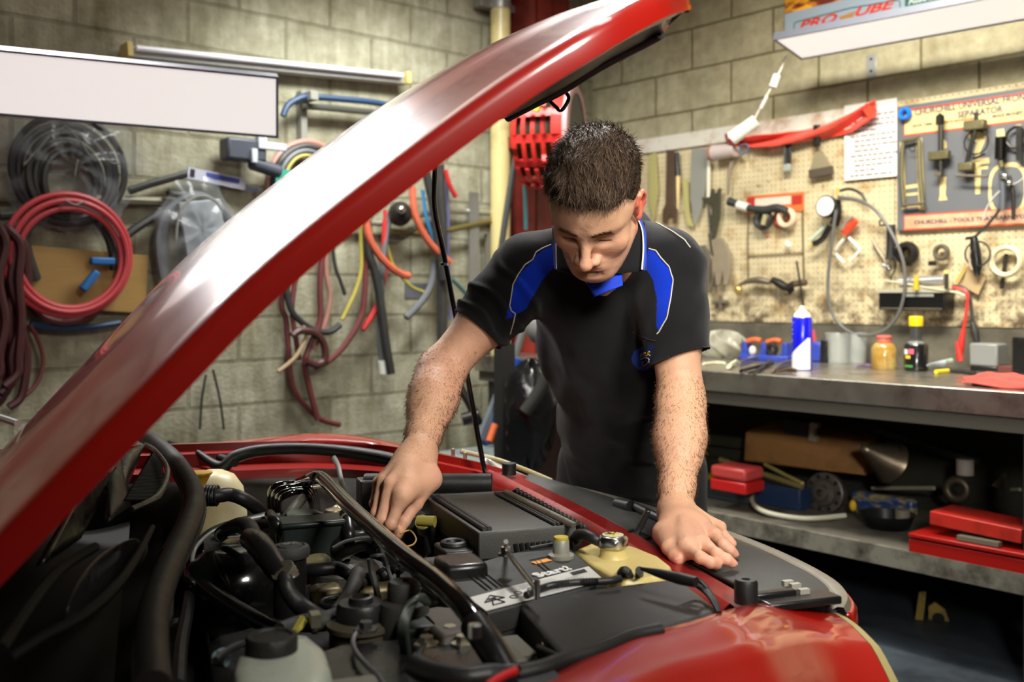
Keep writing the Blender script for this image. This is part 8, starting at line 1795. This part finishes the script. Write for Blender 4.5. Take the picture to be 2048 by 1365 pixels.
def shirt_disp(p):
    wR = np.clip(((p - sR) @ axR) / 0.16, 0, 1); dR = RC(shR, elR, 0.06, 0.06).d(p); onR = np.exp(-np.maximum(dR, 0) / 0.02) * np.clip(wR * 3, 0, 1)
    wL = np.clip(((p - sL) @ axL) / 0.16, 0, 1); dL = RC(shL, elL, 0.06, 0.06).d(p); onL = np.exp(-np.maximum(dL, 0) / 0.02) * np.clip(wL * 3, 0, 1)
    f = noise3(p * np.array([13, 13, 13])) * 7
    ax_t = (p - sR) @ axR
    w0 = np.sin(ax_t * 165 + f * 1.2 + ((p - sR) @ np.array([0.5, 0.2, 0.9])) * 50); folds = -(np.maximum(w0, -0.2) ** 2) * np.sign(w0 + 0.2) * 0.0105 * onR * (0.4 + noise3(p * 17 + 5))
    axl_t = (p - sL) @ axL
    folds2 = np.sin(axl_t * 60 + f * 0.8 + p[:, 0] * 70) * 0.0024 * onL
    q = (p - A(pel)) @ TM
    side_ = np.sin(q[:, 0] * 80 + q[:, 2] * 30 + f * 0.8) * 0.0030 * np.clip((np.abs(q[:, 0]) - 0.05) / 0.05, 0, 1) * np.clip((0.47 - q[:, 2]) / 0.1, 0, 1)
    drag = np.sin(q[:, 2] * 42 + q[:, 0] * 26 + f) * 0.0036 * np.clip((0.42 - q[:, 2]) / 0.2, 0, 1)
    return folds + folds2 + side_ + drag + (noise3(p * 26) - 0.5) * 0.005
SR = 0.0024
sv, sq = sdf_mesh(shirtp, SR, (-0.30, 1.80, 0.62), (0.55, 2.66, 1.56), shirt_disp)
sv = relax(sv, sq, 2, 0.4)
q = (sv - A(pel)) @ TM
tR = (sv - sR) @ axR; tL = (sv - sL) @ axL
nearR = np.linalg.norm(sv - sR - np.outer(np.clip(tR, 0, 1), axR), axis=1) < 0.11; nearL = np.linalg.norm(sv - sL - np.outer(np.clip(tL, 0, 1), axL), axis=1) < 0.11
LR = (elR - shR).length; LL = (elL - shL).length
# sleeve hems, neck opening and shirt hem cut the cloth open
hemcutR = ((sv - sR) @ (axR * 0.94 + np.array([0.10, 0, -0.25]))) ; 
keep = np.ones(len(sv), bool)
vr = np.where(nearR, tR - LR * 0.60, -1); vl = np.where(nearL, tL + 0.25 * (sv[:, 0] - sL[0]) - LL * 0.70, -1)
for v_, a_ in ((vr, axR), (vl, axL)):
    sn = (v_ > 0) & (v_ < SR * 1.5); sv[sn] -= np.outer(v_[sn], a_); keep &= ~(v_ >= SR * 1.5)
dn_ = (sv - NK) @ A((H(0, -0.02, -0.03) - NK) / np.linalg.norm(H(0, -0.02, -0.03) - NK)); rn_ = np.linalg.norm(sv - NK, axis=1)
keep &= ~((dn_ > 0.048) & (rn_ < 0.094))
keep &= q[:, 2] > -0.10
PX = CX + sv[:, 0] / sv[:, 1] * FPX; PY = HY - (sv[:, 2] - CAMZ) / sv[:, 1] * FPX
def inpoly(poly):
    r = np.zeros(len(PX), bool); n = len(poly)
    for i in range(n):
        x1, y1 = poly[i]; x2, y2 = poly[(i + 1) % n]
        c = ((y1 > PY) != (y2 > PY)) & (PX < (x2 - x1) * (PY - y1) / ((y2 - y1) + 1e-9) + x1); r ^= c
    return r
front = (q[:, 1] > -0.02)                                            # panels sewn into the front only
frontv = (sv - (A(shR) + A(shL)) / 2) @ tn > -0.02
sc_ = np.tile(np.array(rgb(25, 26, 27)), (len(sv), 1))
BLUE = rgb(8, 52, 190)
panR = [(1112, 488), (1090, 496), (1070, 512), (1062, 525), (1042, 545), (1028, 570), (1022, 592), (1020, 610), (1016, 618), (1012, 640), (1030, 632), (1052, 618), (1068, 590), (1085, 560), (1108, 535)]
panL = [(1296, 498), (1310, 502), (1322, 520), (1340, 538), (1346, 570), (1340, 600), (1330, 640), (1318, 665), (1312, 650), (1314, 600), (1306, 560), (1290, 535)]
cs = inpoly(panR) | inpoly(panL)
cs &= (np.einsum('ij,ij->i', sv - A(T(0, 0, 0.2)), np.tile(-A((0, 1, 0)), (len(sv), 1))) > -0.35)
hidden_side = ((sv - A(T(0, 0, 0.45))) @ A((0, -1, 0))) < -0.03
cs &= ~hidden_side
sc_[cs] = BLUE
bs = ((sv - A(T(0, 0, 0.45))) @ tn < -0.045) & (q[:, 2] > 0.42)
sc_[bs] = BLUE
hm = inpoly([(1098, 810), (1108, 800), (1112, 850), (1122, 895), (1100, 880)]); sc_[hm] = BLUE
# stitched hem bands
SHIRT = tone_mat('polo_knit', 0.8, bump=0.35, bscale=900, spec=0.12, sheen=0.16)
shirt = mesh_np('polo_shirt', sv, sq, SHIRT, person, sc_, keep)
md = shirt.modifiers.new('solid', 'SOLIDIFY'); md.thickness = 0.0022; md.offset = -1
sb_ = bvh_of(sv, sq)
def on_shirt(px, py, lift=0.0012):
    r = Vector(((px - CX) / FPX, 1.0, -(py - HY) / FPX)).normalized(); h = sb_.ray_cast(Vector((0, 0, CAMZ)), r, 5)
    return (h[0] + h[1] * lift) if h[0] is not None else None
PIPE = mat('cream_piping', rgb(216, 208, 192), 0.6)
def piping(name, pts, r, m, par=None, smooth=4):
    out = []
    for (a, b) in zip(pts, pts[1:]):
        for k in range(3):
            t = k / 3; h = on_shirt(a[0] + (b[0] - a[0]) * t, a[1] + (b[1] - a[1]) * t)
            if h is not None and (not out or (h - out[-1]).length < 0.06): out.append(h)
    h = on_shirt(*pts[-1])
    if h is not None and (not out or (h - out[-1]).length < 0.06): out.append(h)
    if len(out) > 1: return obj(name, MB().tube(out, r, 6, 2), m, par or shirt)
piping('piping', [(1102, 490), (1085, 497), (1072, 505), (1065, 520), (1050, 530), (1036, 550), (1026, 570), (1022, 595), (1019, 612), (1022, 622), (1030, 628), (1026, 648), (1020, 668)], 0.0013, PIPE)
piping('piping', [(1298, 498), (1312, 502), (1322, 516), (1338, 534), (1346, 560), (1342, 595), (1334, 635), (1318, 664), (1314, 668)], 0.0013, PIPE)
piping('piping', [(1110, 440), (1095, 441), (1078, 446), (1062, 452), (1050, 454)], 0.0013, PIPE)
piping('piping', [(1282, 437), (1298, 440), (1320, 450), (1345, 464), (1368, 480), (1380, 496)], 0.0013, PIPE)
piping('piping', [(1107, 812), (1108, 835), (1112, 855), (1118, 875), (1122, 892)], 0.0013, PIPE)
piping('pocket_seam', [(1264, 664), (1280, 672), (1300, 680), (1312, 682)], 0.0008, mat('dark_grey_thread', rgb(58, 60, 60), 0.7))
# embroidered badge on the pocket
def patch(name, poly, m, lift, par):
    mb = MB(); c = [on_shirt(x, y, lift) for x, y in poly]; cx = sum(x for x, y in poly) / len(poly); cy = sum(y for x, y in poly) / len(poly)
    k = [on_shirt(x, y, lift) for x, y in [(cx + (x - cx) * .5, cy + (y - cy) * .5) for x, y in poly]]; o = on_shirt(cx, cy, lift)
    n = len(poly); 
    if any(v is None for v in c + k + [o]): return None
    mb.add(c + k + [o], [(i, (i + 1) % n, n + (i + 1) % n, n + i) for i in range(n)] + [(n + i, n + (i + 1) % n, 2 * n) for i in range(n)])
    return obj(name, mb, m, par)
bd = patch('embroidered_badge', [(1309, 690), (1306, 720), (1302, 735), (1290, 741), (1276, 738), (1265, 728), (1262, 716), (1268, 702), (1282, 693), (1298, 690)], mat('badge_blue', rgb(28, 62, 150), 0.7), 0.0016, shirt)
YT = mat('badge_yellow_thread', rgb(205, 190, 60), 0.6); WT = mat('badge_pale_thread', rgb(180, 190, 210), 0.6)
def stroke(pts, r, m, par):
    c = [on_shirt(x, y, 0.0022) for x, y in pts]; c = [v for v in c if v is not None]
    if len(c) > 1: obj('badge_thread', MB().tube(c, r, 5, 3), m, par)
if bd:
    for pts in (((1280, 714), (1283, 706), (1286, 713)), ((1281, 711), (1285, 711)), ((1288, 713), (1289, 705), (1293, 706), (1290, 709), (1294, 712)), ((1296, 712), (1298, 703), (1301, 704), (1298, 708), (1302, 711))): stroke(pts, 0.0008, YT, bd)
    stroke([(1281, 718), (1292, 715), (1300, 719), (1296, 727), (1288, 730), (1286, 724), (1293, 720)], 0.0009, WT, bd)
    stroke([(1284, 722), (1287, 732), (1296, 731), (1300, 724)], 0.0008, YT, bd)
# collar: a turned-down band round the neck, open at the front
ndir = (Vector(H(0, -0.03, -0.02)) - nek).normalized()
side_v = Vector(tx); side_v = (side_v - ndir * side_v.dot(ndir)).normalized(); fr_v = side_v.cross(ndir); 
if fr_v.y > 0: fr_v = -fr_v
def collar_pts(th, v):
    """th: 0 at the nape, +-pi at the throat ; v 0 top edge .. 1 outer edge"""
    a = th; rx, ry = 0.077, 0.078
    lean = 0.030 * v
    back = -math.cos(a)
    p = nek + side_v * math.sin(a) * (rx + lean) - fr_v * math.cos(a) * (ry + lean)
    drop = (0.050 + 0.040 * max(0, -math.cos(a)) ** 1.5) * v
    return p + ndir * (0.050 - drop - 0.018 * max(0, -math.cos(a)))
def colsurf(a0, a1, m=40):
    mb = MB(); mb.grid(lambda u, v: collar_pts(a0 + (a1 - a0) * u, v), m, 8); return mb
ccol = mat('black_collar_knit', rgb(20, 21, 22), 0.8, bump=0.35, bscale=900, spec=0.12, sheen=0.16)
collar = obj('collar', colsurf(-2.45, 2.45, 60), ccol, shirt, solid=0.003, smooth=70)
ST_B = mat('collar_blue_stripe', rgb(28, 70, 205), 0.7)
def flap(name, pts, m, par, solid=0.003, lift=0.0):
    c = [P(x, y, d) for x, y, d in pts]
    mb = MB().grid(lambda u, v: (c[0] * (1 - u) + c[1] * u) * (1 - v) + (c[3] * (1 - u) + c[2] * u) * v + Vector((0, -0.006 * math.sin(u * 3.14), 0)), 10, 10)
    return obj(name, mb, m, par, solid=solid, smooth=70)
f1 = flap('collar_point', [(1244, 445, 1.925), (1290, 442, 1.955), (1292, 542, 1.895), (1218, 550, 1.868)], ccol, collar)
f2 = flap('collar_point', [(1118, 455, 1.955), (1106, 452, 1.965), (1110, 540, 1.915), (1152, 552, 1.880)], ccol, collar)
def stripe(par, pts, r, m): obj('collar_stripe', MB().tube([P(*p) for p in pts], r, 6, 3, flat=0.5), m, par)
stripe(f1, [(1277, 440, 1.930), (1285, 462, 1.922), (1287, 500, 1.896), (1284, 540, 1.872)], 0.0021, PIPE)
stripe(f1, [(1281, 440, 1.932), (1289, 462, 1.924), (1291, 500, 1.898), (1288, 541, 1.874)], 0.0026, ST_B)
stripe(f2, [(1115, 455, 1.936), (1112, 490, 1.918), (1113, 538, 1.890)], 0.0016, PIPE)
stripe(f2, [(1112, 455, 1.938), (1109, 490, 1.920), (1110, 538, 1.892)], 0.0018, ST_B)
pk = flap('placket', [(1160, 542, 1.895), (1242, 530, 1.895), (1246, 572, 1.868), (1190, 594, 1.882)], mat('blue_inner_placket', rgb(10, 60, 205), 0.7), shirt, 0.003)

# ---- trousers and shoes
PB = A(pel)
kR_, kL_ = Vector((0.14, 2.50, 0.46)), Vector((0.42, 2.40, 0.46)); fR, fL = Vector((0.12, 2.62, 0.07)), Vector((0.46, 2.48, 0.07))
troup = [EL(T(0, 0, -0.02), (0.160, 0.120, 0.130), TM, 0.04), RC(T(-0.085, 0, -0.08), kR_, 0.098, 0.072, 0.04), RC(kR_, fR, 0.070, 0.062, 0.03),
         RC(T(0.085, 0, -0.08), kL_, 0.098, 0.072, 0.04), RC(kL_, fL, 0.070, 0.062, 0.03)]
tv, tq = sdf_mesh(troup, 0.006, (-0.15, 2.1, 0.0), (0.75, 2.85, 1.1), lambda p: (noise3(p * 12) - 0.5) * 0.014 + np.sin(p[:, 2] * 40 + noise3(p * 6) * 8) * 0.002)
tv = relax(tv, tq, 1); mesh_np('trousers', tv, tq, mat('black_work_trousers', rgb(17, 17, 19), 0.85, sheen=0.05, bump=0.3, bscale=500), person)
for f_ in (fR, fL):
    v_, q_ = sdf_mesh([RC(f_ + Vector((0, 0.05, -0.02)), f_ + Vector((-0.02, -0.10, -0.032)), 0.046, 0.036, 0.02), RC(f_, f_ + Vector((0, 0, 0.10)), 0.05, 0.05, 0.03)], 0.006, A(f_) - 0.22, A(f_) + 0.22)
    v_[:, 2] = np.maximum(v_[:, 2], 0.0); mesh_np('work_boot', v_, q_, mat('black_leather', rgb(22, 20, 18), 0.5), person)

# thin tool held by the right hand
tool = thing('screwdriver', 'thin bright steel shaft held down into the engine by the right hand', 'tool')
obj('shaft', MB().tube([P(788, 1044, 1.80), P(791, 1075, 1.792), P(795, 1120, 1.79), P(797, 1168, 1.79)], 0.0036, 10, 3), STEEL, tool)
obj('handle', MB().tube([P(779, 1005, 1.815), P(785, 1030, 1.805), P(788, 1046, 1.80)], 0.007, 10, 2), mat('tool_grip', rgb(60, 60, 60), 0.5), tool)

# ------------------------------------------------------------------ put every origin at the base of its thing
bpy.context.view_layer.update()
def tree(o):
    r = [o]
    for c in o.children: r += tree(c)
    return r
for o in [x for x in COL.objects if x.parent is None and x.type in ('MESH', 'EMPTY') and x.get('kind') != 'structure']:
    if o.matrix_world.translation.length > 1e-6: continue
    ms = [x for x in tree(o) if x.type == 'MESH']
    if not ms: continue
    co = np.concatenate([np.array([v.co for v in x.data.vertices]) for x in ms if len(x.data.vertices)]) if len(ms) < 400 else np.zeros((1, 3))
    lo, hi = co.min(0), co.max(0); c = Vector(((lo[0] + hi[0]) / 2, (lo[1] + hi[1]) / 2, lo[2]))
    T_ = Matrix.Translation(-c)
    for x in ms: x.data.transform(T_)
    o.location = c
